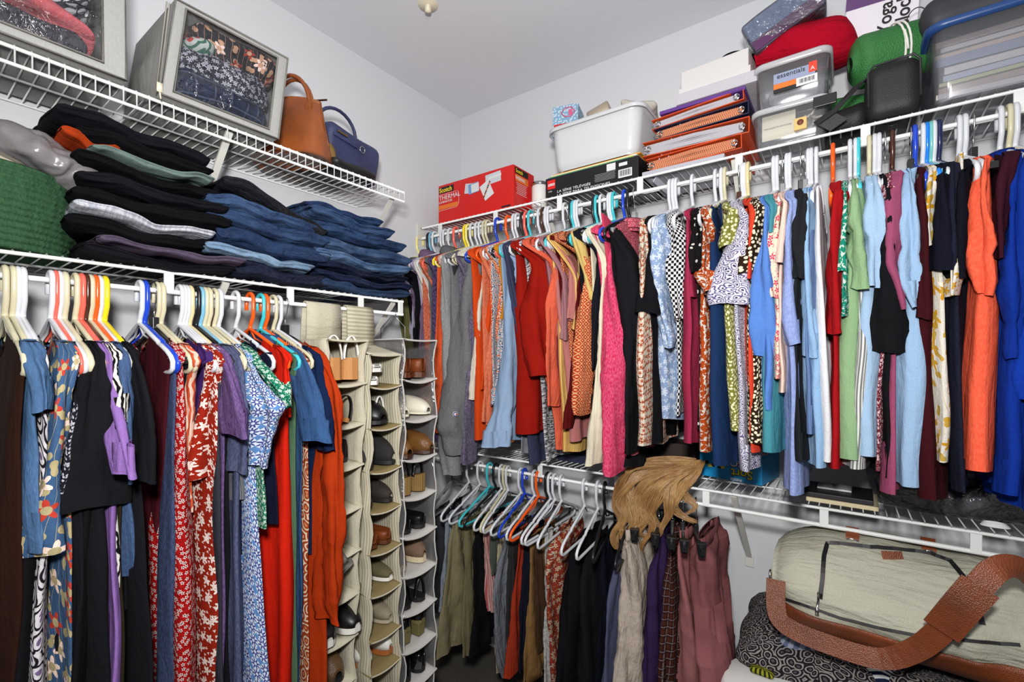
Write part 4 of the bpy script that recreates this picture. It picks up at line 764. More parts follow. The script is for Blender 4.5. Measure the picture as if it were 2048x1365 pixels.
# dark pile
g1 = 'folded clothes in the dark pile'
BLD = cloth('black_folded', (17, 17, 21), rough=.9, bump=.6); BLE = cloth('black_velour', (24, 23, 30), rough=.8, bump=.6); MAU = cloth('mauve_jersey', (84, 72, 92), 'heather', (94, 82, 102))
pa, pb = wy(152), wy(425)
rows_ = [('black folded trousers lying at the very bottom of the dark pile', BLE, pa+.02, pb+.03, .030, .35, 0), ('dusty mauve folded leggings draping over the shelf edge under the dark pile', MAU, pa+.04, pb+.045, .022, .375, .01),
 ('black folded sweatpants under the light grey striped top', BLD, pa-.0, pb-.01, .044, .345, 0), ('light grey striped folded top in the lower part of the dark pile', cloth('grey_slub', (176, 178, 190), 'space', (206, 208, 216)), pa, pb-.02, .026, .36, .012),
 ('thick black folded sweater directly above the light grey striped top', BLD, pa+.01, pb+.015, .045, .35, .01), ('black folded jersey in the middle of the dark pile', BLE, pa+.015, pb+.008, .040, .345, .01),
 ('black folded cardigan below the sage green one', BLD, pa+.01, pb-.01, .038, .34, .01), ('sage green folded tee near the top of the dark pile', cloth('sage_grey', (104, 124, 118), 'heather', (116, 136, 130)), pa+.03, pb-.025, .022, .355, .02),
 ('black folded leggings above the sage green tee', BLD, pa+.015, pb-.02, .040, .34, .012), ('black folded hoodie crowning the dark pile', BLE, pa-.02, pb-.03, .045, .33, .03)]
z = ZD
for i, (lb, mt, y0, y1, h, x1, dr) in enumerate(rows_):
    folded(lb, 'folded_garment', 'clothing', mt, y0, y1, z, h, .04, x1, 1.3+i*2.1, dr, group=g1, layers=3 if h > .03 else 2, lump=.011); z += h*.97
folded('rust orange folded tee peeping out at the left of the dark pile', 'folded_garment', 'clothing', cloth('rust_plain', (176, 62, 22)), pa-.02, pa+.07, ZD+.255, .022, .18, .33, 33, .005, layers=1, group=g1)
# jeans
def dn(n, a, b, st=None): return cloth(n, a, 'denim', b, bump=.8)
J1 = [('dark navy folded jeans lying at the bottom of the left jeans pile', dn('jn1', (16, 22, 42), (24, 32, 56)), wy(455), wy(650), .052, .335, .0), ('very light blue folded jeans in the left jeans pile', dn('jn2', (112, 140, 168), (142, 166, 190)), wy(415), wy(612), .034, .35, .01),
 ('washed mid-blue jeans folded above the light pair', dn('jn3', (24, 42, 74), (46, 70, 108)), wy(440), wy(642), .058, .345, .012), ('mid-blue jeans with faded fold, second from the top of the left pile', dn('jn4', (28, 48, 82), (66, 92, 130)), wy(425), wy(640), .050, .34, .015),
 ('medium blue jeans under the charcoal pair', dn('jn5', (36, 58, 94), (80, 106, 144)), wy(420), wy(620), .042, .34, .03)]
z = ZD
for i, (lb, mt, y0, y1, h, x1, dr) in enumerate(J1): folded(lb, 'folded_jeans', 'jeans', mt, y0, y1, z, h, .03, x1, 5+i*1.7, dr, group='folded jeans in the left pile', lump=.014, tilt=-.01); z += h*.95
folded('charcoal black jeans slumped across the top of the left jeans pile', 'folded_jeans', 'jeans', dn('jn6', (22, 24, 30), (32, 34, 42)), wy(452), wy(635), z-.012, .038, .05, .345, 44, .035, tilt=-.075, group='folded jeans in the left pile', lump=.014)
J2 = [('mid-blue jeans at the very bottom of the right jeans pile', dn('jk1', (32, 52, 84), (60, 84, 118)), wy(648), wy(812)-.008, .034, .33, .0), ('dark indigo jeans second from the bottom of the right pile', dn('jk2', (18, 28, 56), (28, 40, 72)), wy(640), wy(816)-.008, .030, .335, 0),
 ('deep navy jeans third from the bottom of the right pile', dn('jk3', (14, 22, 46), (22, 32, 60)), wy(640), wy(814)-.008, .034, .335, 0), ('light washed jeans in the middle of the right pile', dn('jk4', (64, 92, 130), (116, 144, 178)), wy(632), wy(812)-.008, .040, .34, .01),
 ('strongly faded blue jeans above the middle of the right pile', dn('jk5', (34, 56, 90), (92, 118, 152)), wy(640), wy(808)-.008, .050, .335, .02), ('blue jeans with folded leg, third from the top of the right pile', dn('jk6', (28, 50, 86), (58, 86, 124)), wy(634), wy(802)-.008, .048, .34, .015),
 ('medium blue jeans second from the top of the right pile', dn('jk7', (36, 60, 98), (78, 104, 142)), wy(630), wy(780)-.008, .046, .33, .02), ('dark blue jeans lying at the top of the right pile', dn('jk8', (26, 42, 78), (52, 80, 120)), wy(636), wy(770)-.008, .030, .29, .02)]
z = ZD
for i, (lb, mt, y0, y1, h, x1, dr) in enumerate(J2): folded(lb, 'folded_jeans', 'jeans', mt, y0, y1, z, h, .03, x1, 21+i*1.9, dr, group='folded jeans in the right pile', lump=.013); z += h*.96

# storage bags with clear windows
bagc = cloth('grey_bag_fabric', (176, 176, 172), 'heather', (182, 182, 178), bump=.12); bagp = cloth('grey_bag_piping', (150, 148, 142)); win = clear('bag_window', (246, 246, 250), .3, .05, .01, .35, .55)
def storage_bag(loc, label, ya, yb, h, sh, x0=.03, x1=.335, win_l=.02, win_r=.03):
    R = Vector((.18, (ya+yb)/2, ZU)); r = empty('storage_bag', R, label=label, cat='storage bag')
    def P(x, y, z): return Vector((x, y+sh*z/h, ZU+z))-R
    A, B, Cc, Dd = P(x1, ya, 0), P(x1, yb, 0), P(x1-.01, yb, h), P(x1-.01, ya, h); a, b, c, d = P(x0, ya, 0), P(x0, yb, 0), P(x0, yb, h), P(x0, ya, h)
    m = MB(); patch(m, a, A, Dd, d, 8, 8, .012, nz=.02, seed=1); patch(m, B, b, c, Cc, 8, 8, .012, nz=.02, seed=2); patch(m, Dd, Cc, c, d, 8, 8, .012); patch(m, b, a, d, c, 4, 4); patch(m, a, b, B, A, 4, 4)
    e = yb-ya; iw0, iw1, jz0, jz1 = win_l/e, 1-win_r/e, .07, .95
    F = lambda u, v: A.lerp(B, u).lerp(Dd.lerp(Cc, u), v)
    for (u0, u1, v0, v1) in ((0, 1, 0, jz0), (0, 1, jz1, 1), (0, iw0, jz0, jz1), (iw1, 1, jz0, jz1)): patch(m, F(u0, v0), F(u1, v0), F(u1, v1), F(u0, v1), 8, 4, .002)
    m.build('fabric_body', bagc, r)
    q = MB(); patch(q, F(iw0, jz0), F(iw1, jz0), F(iw1, jz1), F(iw0, jz1), 16, 14, .014, nz=.02, seed=loc); q.build('clear_window', win, r)
    for pts, nm in (([F(0, 0), F(1, 0), F(1, 1), F(0, 1)], 'piping'), ([F(iw0, jz0), F(iw1, jz0), F(iw1, jz1), F(iw0, jz1)], 'piping')):
        MB().tube([p+Vector((.002, 0, 0)) for p in pts], .0035, 6, closed=True).build(nm, bagp, r)
    z_ = MB(); 
    for o_ in (-.003, .003): z_.tube([a.lerp(A, .97)+Vector((0, -.004+o_, 0)), d.lerp(Dd, .9)+Vector((0, -.006+o_, 0))], .0018, 5)
    z_.build('zipper', plain('zip_grey', (150, 146, 136), .4), r)
    pl = MB(); pl.box(A+Vector((.006, -.004, .012)), (.006, .012, .022)); pl.tube([A+Vector((.008, -.004, .0)), A+Vector((.008, -.002, -.016))], .002, 6); pl.build('zipper_pull', plain('ivory_plastic', (222, 214, 190), .35), r)
    return r
def blob(name, label, cat, mat, c, d, seed, rot=(0, 0, 0), group=None, lump=.02):
    o = rbox((0, 0, 0), d, min(d)*.45, puff=.10, nz=lump, seed=seed, res=12).build(name, mat, loc=c, rot=rot); return tag(o, label, cat, group)
ba, bb_ = wy(-60, .335)-.12, wy(252, .335)
storage_bag(3.0, 'pale grey storage bag at the left frame edge, pink and dotted clothes in its window', ba, bb_, .30, .0, win_r=.042)
gi = 'clothes inside the storage bags'
blob('folded_garment', 'navy polka-dot garment inside the left storage bag', 'clothing', cloth('polka', (34, 38, 56), 'dots', (236, 236, 240), s=34), (.225, bb_-.135, ZU+.20), (.19, .17, .13), 3, (.1, -.2, 0), gi)
blob('folded_garment', 'coral pink garment draped inside the left storage bag', 'clothing', cloth('pink_flat', (228, 108, 114), bump=.6), (.235, bb_-.20, ZU+.12), (.16, .28, .034), 4, (-.3, -.1, 0), gi, .025)
blob('folded_garment', 'dark charcoal fuzzy garment at the bottom of the left storage bag', 'clothing', cloth('fuzzy_char', (50, 50, 58), 'heather', (76, 76, 84), bump=.9), (.19, bb_-.22, ZU+.06), (.22, .30, .09), 5, (0, 0, 0), gi, .022)
bc, bd = wy(321, .335), wy(556, .335)
storage_bag(7.0, 'pale grey fabric storage bag with large clear window leaning right beside the tan handbag', bc, bd, .262, .035, win_l=.025, win_r=.03)
for lb, mt, dy, dz, dd, sd in (('navy garment with white star-like sprigs inside the right storage bag', cloth('star_sprig', (34, 38, 52), 'floral', (196, 198, 206), (150, 152, 164), 62), -.005, .135, (.215, .235, .11), 8), ('blue plaid garment at the bottom of the right storage bag', cloth('blueplaid', (32, 44, 74), 'plaid', (20, 26, 44), (110, 130, 160), 22), -.005, .066, (.215, .225, .085), 9),
    ('dark floral garment with red and cream blooms on top inside the right storage bag', cloth('darkbloom', (24, 24, 34), 'bigfloral', (176, 46, 34), (216, 168, 132), 18), .01, .213, (.21, .225, .085), 10), ('cream and mint garment folded at the upper left inside the right storage bag', cloth('mintcream', (206, 214, 204), 'paisley', (60, 110, 90), (196, 60, 50), 16), -.085, .185, (.21, .06, .06), 11)):
    blob('folded_garment', lb, 'clothing', mt, (.212, (bc+bd)/2+.008+dy+.03*dz/.2, ZU+dz), dd, sd, group=gi)
# tan handbag
tl_ = leather('tan_leather', (142, 74, 30), .3); dk = leather('navy_leather', (48, 54, 92), .45); brass = plain('antique_brass', (150, 124, 80), .35, 1)
hb = empty('handbag', (.20, wy(608, .27), ZU), (0, 0, .55), 'tan brown leather handbag with arched handles beside the storage bag', 'handbag')
m = MB(); rows = []
for k in range(16):
    t_ = k/15; L_ = lerp(.13, .10, t_**1.3); W_ = lerp(.075, .014, t_**.9); z_ = .215*t_; row = []
    for i in range(44):
        th = 2*PI*i/44; c, s_ = math.cos(th), math.sin(th); x = L_*(abs(c)**.6)*(1 if c > 0 else -1); y = W_*(abs(s_)**.6)*(1 if s_ > 0 else -1)
        v = noise.noise_vector(Vector((x*12, y*12, z_*12)))*.008; row.append((x+v.x, y+v.y-(.012*math.sin(PI*t_)*(1 if s_ > 0 else -1) if abs(c) > .8 else 0), z_+.004+v.z+(-.018*(x/L_)**2*t_)))
    rows.append(row)
m.loft(rows, True, True, True); m.build('body', tl_, hb)
for sg in (-1, 1):
    MB().tube([(.065*math.cos(a), sg*.012, .185+.105*math.sin(a)) for a in (PI*k/14 for k in range(15))], .0065, 8).build('handle', tl_, hb)
    for sx in (-1, 1): MB().box((sx*.066, sg*.022, .165), (.022, .006, .05)).build('handle_tab', tl_, hb, bevel=.002)
MB().tube([(-.12, 0, .205), (.12, 0, .21)], .003, 6).build('zipper', brass, hb)
# navy handbag lying slanted plus the things under it
nb = empty('handbag', (.17, wy(722, .26), ZU+.105), (-.08, .10, .12), 'navy blue leather handbag slanting at the right end of the upper left shelf', 'handbag')
m = rbox((0, 0, 0), (.10, .25, .165), .028, puff=.02, nz=.006); m.build('body', dk, nb)
MB().tube([(.0, -.09+.0*k, 0) if False else (.02+.0*k, .085*math.cos(PI*k/12)-.07, .065+.075*math.sin(PI*k/12)) for k in range(13)], .006, 8).build('handle', dk, nb)
MB().box((.054, -.055, .035), (.006, .11, .012)).build('strap', dk, nb, bevel=.002)
MB().tube([(.058, .012*math.cos(2*PI*k/12)+.02, .035+.012*math.sin(2*PI*k/12)) for k in range(12)], .002, 6, closed=True).build('metal_ring', chrome, nb)
MB().box((.056, -.075, .05), (.005, .045, .007)).build('name_plate', brass, nb, smooth=False, bevel=.001)
blob('clutch_bag', 'black soft clutch bag squashed under the navy handbag', 'bag', plain('black_nylon', (20, 20, 24), .5), (.17, wy(700, .28), ZU+.025), (.24, .20, .045), 31, (.05, 0, .2))
blob('scarf', 'mustard tan scarf tucked between the tan and navy handbags', 'scarf', cloth('camel', (150, 118, 70)), (.24, wy(652, .28), ZU+.045), (.10, .06, .085), 32, (.3, 0, .2))
blob('pouch', 'brown leather pouch lying under the tan handbag end', 'pouch', leather('brown_leather', (70, 40, 26)), (.09, wy(640, .28), ZU+.02), (.10, .18, .035), 34, (0, 0, 0))

# ---------------------------------------------------------------- shoe organizers
canvas = cloth('cream_canvas', (214, 208, 186), 'heather', (206, 199, 176), bump=.25); tanb = cloth('tan_board', (156, 138, 94), bump=.12); ctick = cloth('cream_ticking', (216, 210, 188), 'stripe', (184, 176, 150), s=75, bump=.2)
whtp = cloth('white_piping', (226, 222, 216), bump=.1); vinyl = clear('vinyl_panel', (238, 236, 232), .3, .2, .10, .3, .35)
def organizer(label, y0, y1, x0, x1, zt, zs, body, shelfm, dy=0.0, style='canvas', side=None, zbot=.12):
    R = Vector(((x0+x1)/2, (y0+y1)/2, zt)); r = empty('hanging_shoe_organizer', R, label=label, cat='shoe organizer')
    def P(x, y, z): return Vector((x, y+dy*(zt-z)/1.2, z))-R
    def side_panel(y, seed, sg, mat, name):
        m = MB(); N = 40; base = len(m.v)
        for j in range(N+1):
            z = lerp(zt, zbot, j/N)
            ph = min(abs(z-q) for q in zs+[zt]); inw = -sg*.010*math.sin(min(1, ph/.065)*PI/2)
            for i in range(9): 
                x = lerp(x0, x1, i/8); p = P(x+(.006*math.sin(j*.8+seed) if i == 8 else 0), y+inw*(i/8)+.002*math.sin(i*1.3+j*.5), z); m.v.append(tuple(p))
        for j in range(N):
            for i in range(8):
                q = [j*9+i, j*9+i+1, (j+1)*9+i+1, (j+1)*9+i]; m.f.append(tuple(q)); m.uv.append([(m.v[k][0]*1.0, m.v[k][2]) for k in q]); m.mi.append(0)
        o = m.build(name, mat, r); s_ = o.modifiers.new('t', 'SOLIDIFY'); s_.thickness = .002
        MB().tube([m.v[j*9+8] for j in range(N+1)], .0028, 6).build('piping', whtp if style == 'vinyl' else body, o)
    side_panel(y0, 1, -1, side or body, 'side_panel'); side_panel(y1, 2, 1, side or body, 'side_panel')
    b = MB(); patch(b, P(x0, y0, zbot), P(x0, y1, zbot), P(x0, y1, zt), P(x0, y0, zt), 4, 20, .0); b.build('back_panel', side or body, r)
    for i, z in enumerate([zt]+zs+[zbot]):
        m = MB(); nu, nv = 10, 8; sag = (.004 if i == 0 else .010) if style != 'vinyl' else (.004 if i == 0 else .014)
        for j in range(nv+1):
            for k in range(nu+1):
                u, v = k/nu, j/nv; x = lerp(x0, x1+.004, v); dz = -sag*math.sin(PI*u)*v-(.006*v if i else .0)+(.075*(1-v) if (i == 0 and style == 'ticking') else 0)
                m.v.append(tuple(P(x, lerp(y0, y1, u), z)+Vector((0, 0, dz))))
        for j in range(nv):
            for k in range(nu):
                q = [j*(nu+1)+k, j*(nu+1)+k+1, (j+1)*(nu+1)+k+1, (j+1)*(nu+1)+k]; m.f.append(tuple(q)); m.uv.append([(m.v[a][1], m.v[a][0]) for a in q]); m.mi.append(0)
        o = m.build('top_panel' if i == 0 else 'shelf', (body if i == 0 else shelfm), r); s_ = o.modifiers.new('t', 'SOLIDIFY'); s_.thickness = .004; s_.offset = -1
        MB().tube([m.v[nv*(nu+1)+k] for k in range(nu+1)], .003, 6).build('piping', whtp if style == 'vinyl' else body, o)
    if style == 'vinyl':
        for x in (x0+.07, x1-.08):
            yy = (y0+y1)/2; h = MB(); rz = ZLL-.052-R.z
            h.tube([(x-R.x, yy-R.y, .0), (x-R.x, yy-R.y, .05)]+[(x-R.x+(.0), yy-R.y+.0, .05)]+[(SH-.003-R.x+.016*math.cos(a), yy-R.y, rz+.014*math.sin(a)) for a in ([-.9+k*.42 for k in range(10)] if x > .25 else [PI+.9-k*.42 for k in range(10)])], .0016, 6); h.build('metal_hook', chrome, r)
    else:
        fl = MB(); yy = (y0+y1)/2; wd = (y1-y0)*.42; xr = SH-.003; rz = ZLL-.052
        pts = [(xr+.016, zt+.004), (xr+.014, rz-.02), (xr+.011, rz)]+[(xr+.011*math.cos(a), rz+.011*math.sin(a)) for a in (PI*k/6 for k in range(1, 7))]+[(xr-.013, rz-.03), (xr-.014, zt+.004)]
        fl.loft([[tuple(P(x, yy+s_*wd, z)) for x, z in pts] for s_ in (-1, -.33, .33, 1)], False); o = fl.build('hanging_flap', side if style == 'ticking' else body, r); o.modifiers.new('t', 'SOLIDIFY').thickness = .003
    return r
zz1 = [1.415, 1.285, 1.155, 1.02, .885, .75, .62, .485, .35]
organizer('cream canvas hanging shoe organizer on the left, nearest the orange dress', wy(653, .45), wy(735, .45), .14, .45, 1.545, zz1, canvas, canvas, -.05)
zz2 = [1.400, 1.262, 1.118, .985, .848, .71, .563, .452, .31]
organizer('cream ticking hanging shoe organizer in the middle with tan board shelves and sagging striped top', wy(738, .45), wy(801, .45), .14, .45, 1.50, zz2, canvas, tanb, .0, 'ticking', ctick)
zz3 = [1.418, 1.275, 1.133, .995, .857, .720, .584, .452, .32]
organizer('white piped clear hanging shoe organizer on the right, nearest the corner', wy(805, .45), wy(872, .45), .16, .45, 1.555, zz3, whtp, whtp, .0, 'vinyl', vinyl)

# ---------------------------------------------------------------- shoes
def shoe(name, label, loc, yaw, um, sm, kind='loafer', L=.245, W=.084, pitch=0.0, roll=0.0, top=.058, sole=.014, strap=None, group=None, lift=0.0):
    r = empty(name, loc, (roll, pitch, yaw), label, 'shoe', group)
    def prof(s): # half width along the shoe, heel 0 .. toe 1
        return W/2*(.80*math.sin(min(1, (s+.035)*7)*PI/2) if s < .2 else lerp(.80, .72, (s-.2)/.2) if s < .4 else lerp(.72, 1.0, (s-.4)/.3) if s < .7 else math.sqrt(max(0, 1-((s-.7)/.312)**2)))
    def rise(s): return lift*(1-min(1, max(0, (s-.15)/.5)))**1.2
    N = 26; m = MB(); rows = []
    for k in range(N+1):
        s = k/N; h = max(.004, prof(s)*1.06); x = s*L; z = rise(s); sl_ = sole if kind != 'wedge' else sole+lift*(1-s)**1.1; z = 0 if kind == 'wedge' else z
        rows.append([(x, -h, z), (x, -h*.96, z+sl_), (x, 0, z+sl_), (x, h*.96, z+sl_), (x, h, z), (x, 0, z)])
    m.loft(rows, True, True, True); m.build('sole', sm, r, smooth=False)
    zs = lambda s: (sole+lift*(1-s)**1.1) if kind == 'wedge' else sole+rise(s)
    if kind in ('loafer', 'sneaker', 'pump', 'clog', 'wedge'):
        m = MB(); rows = []; st = {'clog': .42, 'wedge': .62}.get(kind, 0.0); op = {'loafer': (.0, .52), 'sneaker': (.0, .42), 'pump': (.0, .70), 'clog': (0, .0), 'wedge': (0, 0)}[kind]
        for k in range(N+1):
            s = lerp(st, 1, k/N); hw = max(.002, prof(s)); hgt = lerp(top, top*.95, s/.5) if s < .5 else top*.95*math.sqrt(max(.02, 1-((s-.5)/.52)**2))
            if kind == 'pump': hgt *= .85 if s < .12 else (.55 if s < .7 else .8)
            row = []
            for i in range(21):
                t_ = -1+i/10; z = hgt*math.sqrt(max(0, 1-abs(t_)**2.6)); y = hw*t_*(1 if abs(t_) < .99 else 1)
                inside = op[0] <= s < op[1] and abs(t_) < .74
                if inside: z = .004
                row.append((s*L, y, zs(s)-.001+z))
            rows.append(row)
        m.loft(rows, False); o = m.build('upper', um, r); o.modifiers.new('t', 'SOLIDIFY').thickness = .002
    if kind in ('sandal', 'wedge') or strap:
        sp = strap or um
        for s, hh, wd in ((.70, .035, .028), (.08, .075, .014)) if kind in ('sandal',) else ((.12, .07, .014),):
            b = MB(); hw = prof(s)*1.05; rows = []
            for i in range(13):
                a = PI*i/12; y, z = hw*math.cos(a), zs(s)-.004+hh*math.sin(a)
                rows.append([(s*L-wd/2, y, z), (s*L+wd/2, y, z), (s*L+wd/2, y*.94, z-.003), (s*L-wd/2, y*.94, z-.003)])
            b.loft(rows, True, True, True); b.build('strap', sp, r)
    if lift and kind not in ('wedge',):
        MB().box((.028, 0, lift/2+.001), (.045, W*.62, lift), taper=.85).build('heel', sm, r, smooth=False, bevel=.003)
    return r
def pair(x, ya, yb, z, lab, um, sm, yaw=PI, kind='loafer', group=None, **kw):
    """a pair with toes to the wall (yaw pi) or to the room (yaw 0)"""
    out = []
    for i, y in enumerate((ya, yb)):
        l = kw.get('L', .245); xx = x
        out.append(shoe(kw.get('name', 'shoe'), (('left' if i == 0 else 'right')+' '+lab), (xx, y, z), yaw+(.08 if i else -.06), um, sm, kind, **{k: v for k, v in kw.items() if k != 'name'}, group=group))
    return out
def oy(a, b, t_): return lerp(wy(a, .45), wy(b, .45), t_)
S1 = 'shoes in the left organizer'; S2 = 'shoes in the middle organizer'; S3 = 'shoes in the right organizer'
cork = plain('cork', (178, 124, 70), .7, var=.15, bs=200, bump=.3); wl = plain('white_leather', (228, 226, 218), .45); bl = plain('black_leather', (16, 16, 18), .4); wr = plain('white_rubber', (226, 226, 224), .5)
brn = leather('cognac_leather', (132, 66, 30)); drk = plain('dark_felt', (42, 34, 30), .8); blr = plain('black_rubber', (22, 22, 24), .6)
y1_, y2_ = oy(653, 735, .27)+.004, oy(653, 735, .75)
pair(.435, y1_, y2_, zz1[0]+.006, 'tan cork platform sandal with cream ankle strap, top pocket of the left organizer', cork, cork, PI, 'sandal', S1, name='platform_sandal', W=.071, sole=.07, strap=wl)
shoe('sandal', 'black sandal with beige footbed, second pocket of the left organizer', (.43, oy(653, 735, .5), zz1[1]+.004), PI, bl, cork, 'sandal', W=.08, roll=.3, group=S1)
pair(.40, oy(653, 735, .2), oy(653, 735, .66), zz1[2], 'dark brown ankle boot heel, third pocket of the left organizer', drk, blr, PI, 'loafer', S1, name='boot', W=.062, top=.08)
shoe('shoe', 'tan suede shoe in the fourth pocket of the left organizer', (.40, oy(653, 735, .4), zz1[3]), PI, cork, blr, 'loafer', group=S1)
shoe('shoe', 'dark grey shoe in the fifth pocket of the left organizer', (.42, oy(653, 735, .4), zz1[4]), PI, drk, blr, 'loafer', group=S1)
shoe('sneaker', 'grey sneaker with thick white sole sticking out of the left organizer', (.46, oy(653, 735, .2)-.03, zz1[5]+.075), PI-.25, plain('grey_canvas', (128, 126, 118), .8), wr, 'sneaker', W=.094, sole=.032, pitch=-.35, roll=.9, top=.07, group=S1)
pair(.27, oy(653, 735, .15)-.012, oy(653, 735, .62)-.012, zz1[6]+.01, 'black slide with white edge, seventh pocket of the left organizer', bl, wl, 0, 'clog', S1, name='slide', W=.074, L=.2, sole=.02, top=.05)
shoe('shoe', 'olive brown clog in the eighth pocket of the left organizer', (.22, oy(653, 735, .25), zz1[7]), 0.05, leather('olive_brown', (88, 64, 40)), blr, 'clog', W=.09, L=.22, top=.08, group=S1)
a_, b_ = oy(738, 801, .28), oy(738, 801, .74)
def mid(i, lab, um, sm, **kw): pair(.43 if kw.get('yaw', PI) == PI else .20, a_, b_, zz2[i]+.002, lab+' of the middle organizer', um, sm, group=S2, **{'W': .06, **kw})
shoe('sneaker', 'white sneaker in the top pocket of the middle organizer, upper of two', (.425, oy(738, 801, .4), zz2[0]+.042), PI, wl, wr, 'sneaker', W=.088, top=.02, group=S2)
shoe('sneaker', 'white sneaker in the top pocket of the middle organizer, lower of two', (.44, oy(738, 801, .2), zz2[0]), PI-.15, wl, wr, 'sneaker', W=.07, top=.02, group=S2)
shoe('clog', 'black stitched clog in the second pocket of the middle organizer', (.23, oy(738, 801, .42), zz2[1]+.002), .1, bl, blr, 'clog', W=.094, L=.20, top=.07, group=S2)
shoe('sandal', 'black sandal with white looped strap behind the stitched clog', (.40, oy(738, 801, .72), zz2[1]+.01), PI, wl, bl, 'sandal', W=.05, strap=wl, group=S2)
pair(.21, a_-.006, b_+.004, zz2[2]+.002, 'black moccasin with pale stitching, third pocket of the middle organizer', plain('charcoal_suede', (30, 28, 28), .85), blr, 0, 'clog', S2, W=.068, L=.22, top=.085)
mid(3, 'dark brown slipper, fourth pocket', drk, blr, yaw=0, kind='clog', L=.22, top=.055)
mid(4, 'cognac loafer, fifth pocket', brn, leather('cognac_dark', (96, 48, 22)), kind='loafer', top=.045)
mid(5, 'olive flat with cream edge, sixth pocket', plain('olive_suede', (92, 84, 56), .8), wl, yaw=0, kind='clog', L=.22, top=.04)
mid(6, 'taupe flat, seventh pocket', plain('taupe', (136, 124, 104), .7), plain('taupe_sole', (170, 160, 140), .6), yaw=0, kind='clog', L=.22, top=.05)
mid(7, 'white and tan oxford with a black tongue, eighth pocket', wl, leather('tan2', (166, 96, 48)), yaw=0, kind='clog', L=.22, top=.06, sole=.02)
c_, d_ = oy(805, 872, .27), oy(805, 872, .72)
def rgt(i, lab, um, sm, **kw): return pair(.43 if kw.get('yaw', PI) == PI else .21, c_, d_, zz3[i]+.0, lab+' of the right organizer', um, sm, group=S3, **{'W': .062, **kw})
rgt(0, 'cognac brown ankle boot, top pocket', brn, leather('cognac_dark', (96, 48, 22)), kind='loafer', name='ankle_boot', top=.075, sole=.02)
pair(.20, c_, d_+.004, zz3[1]+.004, 'glossy cream pointed pump, second pocket of the right organizer', plain('cream_patent', (226, 220, 200), .15, coat=.6), plain('cream_patent', (226, 220, 200), .15), 0, 'clog', S3, W=.074, L=.235, name='pump', top=.062, sole=.008)
rgt(2, 'brown strappy sandal with rounded toe, third pocket', leather('brown_glossy', (112, 74, 34), .25), leather('brown_leather', (70, 40, 26)), yaw=0, kind='clog', name='sandal', W=.072, top=.07, strap=brn)
rgt(3, 'black-strapped espadrille wedge, fourth pocket', bl, cloth('jute', (168, 136, 84), 'hstripe', (120, 92, 52), s=150, bump=.8), kind='wedge', lift=.05, name='espadrille')
rgt(4, 'black pump, fifth pocket', bl, blr, kind='loafer', top=.05)
rgt(5, 'taupe slipper with fluffy cream lining, sixth pocket', plain('taupe_suede', (118, 92, 74), .85), plain('fleece', (206, 190, 158), .95, bump=1.0, bs=150), yaw=0, kind='clog', name='slipper', L=.21, top=.075, sole=.022)
rgt(6, 'black strappy flat, seventh pocket', bl, blr, kind='sandal', name='sandal')
rgt(7, 'black block-heel shoe with olive footbed, eighth pocket', bl, plain('olive_footbed', (110, 102, 60), .7), kind='pump', lift=.05)
rgt(8, 'black patent bootie, ninth pocket', plain('black_patent', (12, 12, 16), .12, coat=.8), blr, kind='loafer', top=.09, name='bootie')
# ---------------------------------------------------------------- things on the upper back shelf
ZB = ZUR+.004
def ax(px, Y=-.29): return at_y(px, 400, Y).x
def az(px, py, Y=-.29): return at_y(px, py, Y).z
def bbox_obj(name, label, cat, x0, x1, yb, yf, z0, z1, mat, bev=.002, part='carton', group=None):
    r = empty(name, ((x0+x1)/2, (yb+yf)/2, z0), (0, 0, 0), label, cat, group)
    MB().box((0, 0, (z1-z0)/2), (x1-x0, abs(yb-yf), z1-z0)).build(part, mat, r, smooth=False, bevel=bev); return r
white_i = plain('white_print', (214, 214, 214), .5); black_i = plain('black_print', (18, 18, 20), .5); yel_i = plain('yellow_print', (236, 204, 40), .5); org_i = plain('orange_print', (226, 112, 30), .5)
def panel(name, parent, c, w, h, mat, t_=.0008, rz=0.0, rot=None):
    o = MB().box((0, 0, 0), (w, t_, h)).build(name, mat, parent, smooth=False, loc=c, rot=rot or (0, rz, 0)); return o
# red laminator box
Yf = -.285; x0, x1 = ax(877, Yf), ax(1027, Yf); yb = at_x(1068, 400, x1).y; zt = az(877, 373, Yf); hgt = zt-ZB
redc = plain('red_carton', (206, 24, 18), .4, bs=30); rb = bbox_obj('laminator_box', 'red thermal laminator carton at the left end of the upper back shelf', 'box', x0, x1, yb, Yf, ZB, zt, redc)
W = x1-x0; f = -(abs(yb-Yf))/2-.0006; L0 = -W/2
RX = (PI/2, 0, 0)
panel('logo_patch', rb, (L0+.052, f, hgt-.026), .095, .030, black_i); text_obj('lettering', 'Scotch', .030, yel_i, rb, (L0+.008, f-.001, hgt-.036), RX, bold=.0006)
text_obj('lettering', 'THERMAL', .031, white_i, rb, (L0+.006, f-.001, hgt-.073), RX); text_obj('lettering', 'LAMINATOR', .015, white_i, rb, (L0+.006, f-.001, hgt-.088), RX)
panel('orange_band', rb, (L0+.064, f, hgt-.107), .125, .02, org_i)
m = MB(); m.tube([(L0+.003, f, hgt-.046), (L0+.125, f, hgt-.046), (L0+.132, f, hgt-.06), (L0+.132, f, hgt-.105), (L0+.12, f, hgt-.12), (L0+.003, f, hgt-.122)], .0008, 4); m.build('white_outline', white_i, rb)
pic = plain('light_grey_print', (196, 200, 206), .5); blp = plain('blue_print', (110, 150, 196), .5)
panel('printed_picture', rb, (L0+.195, f, hgt-.052), .05, .045, pic, rz=.15); panel('printed_picture', rb, (L0+.222, f-.0004, hgt-.056), .06, .045, blp, rz=-.08); panel('printed_picture', rb, (L0+.232, f-.0008, hgt-.056), .045, .038, white_i, rz=-.08)
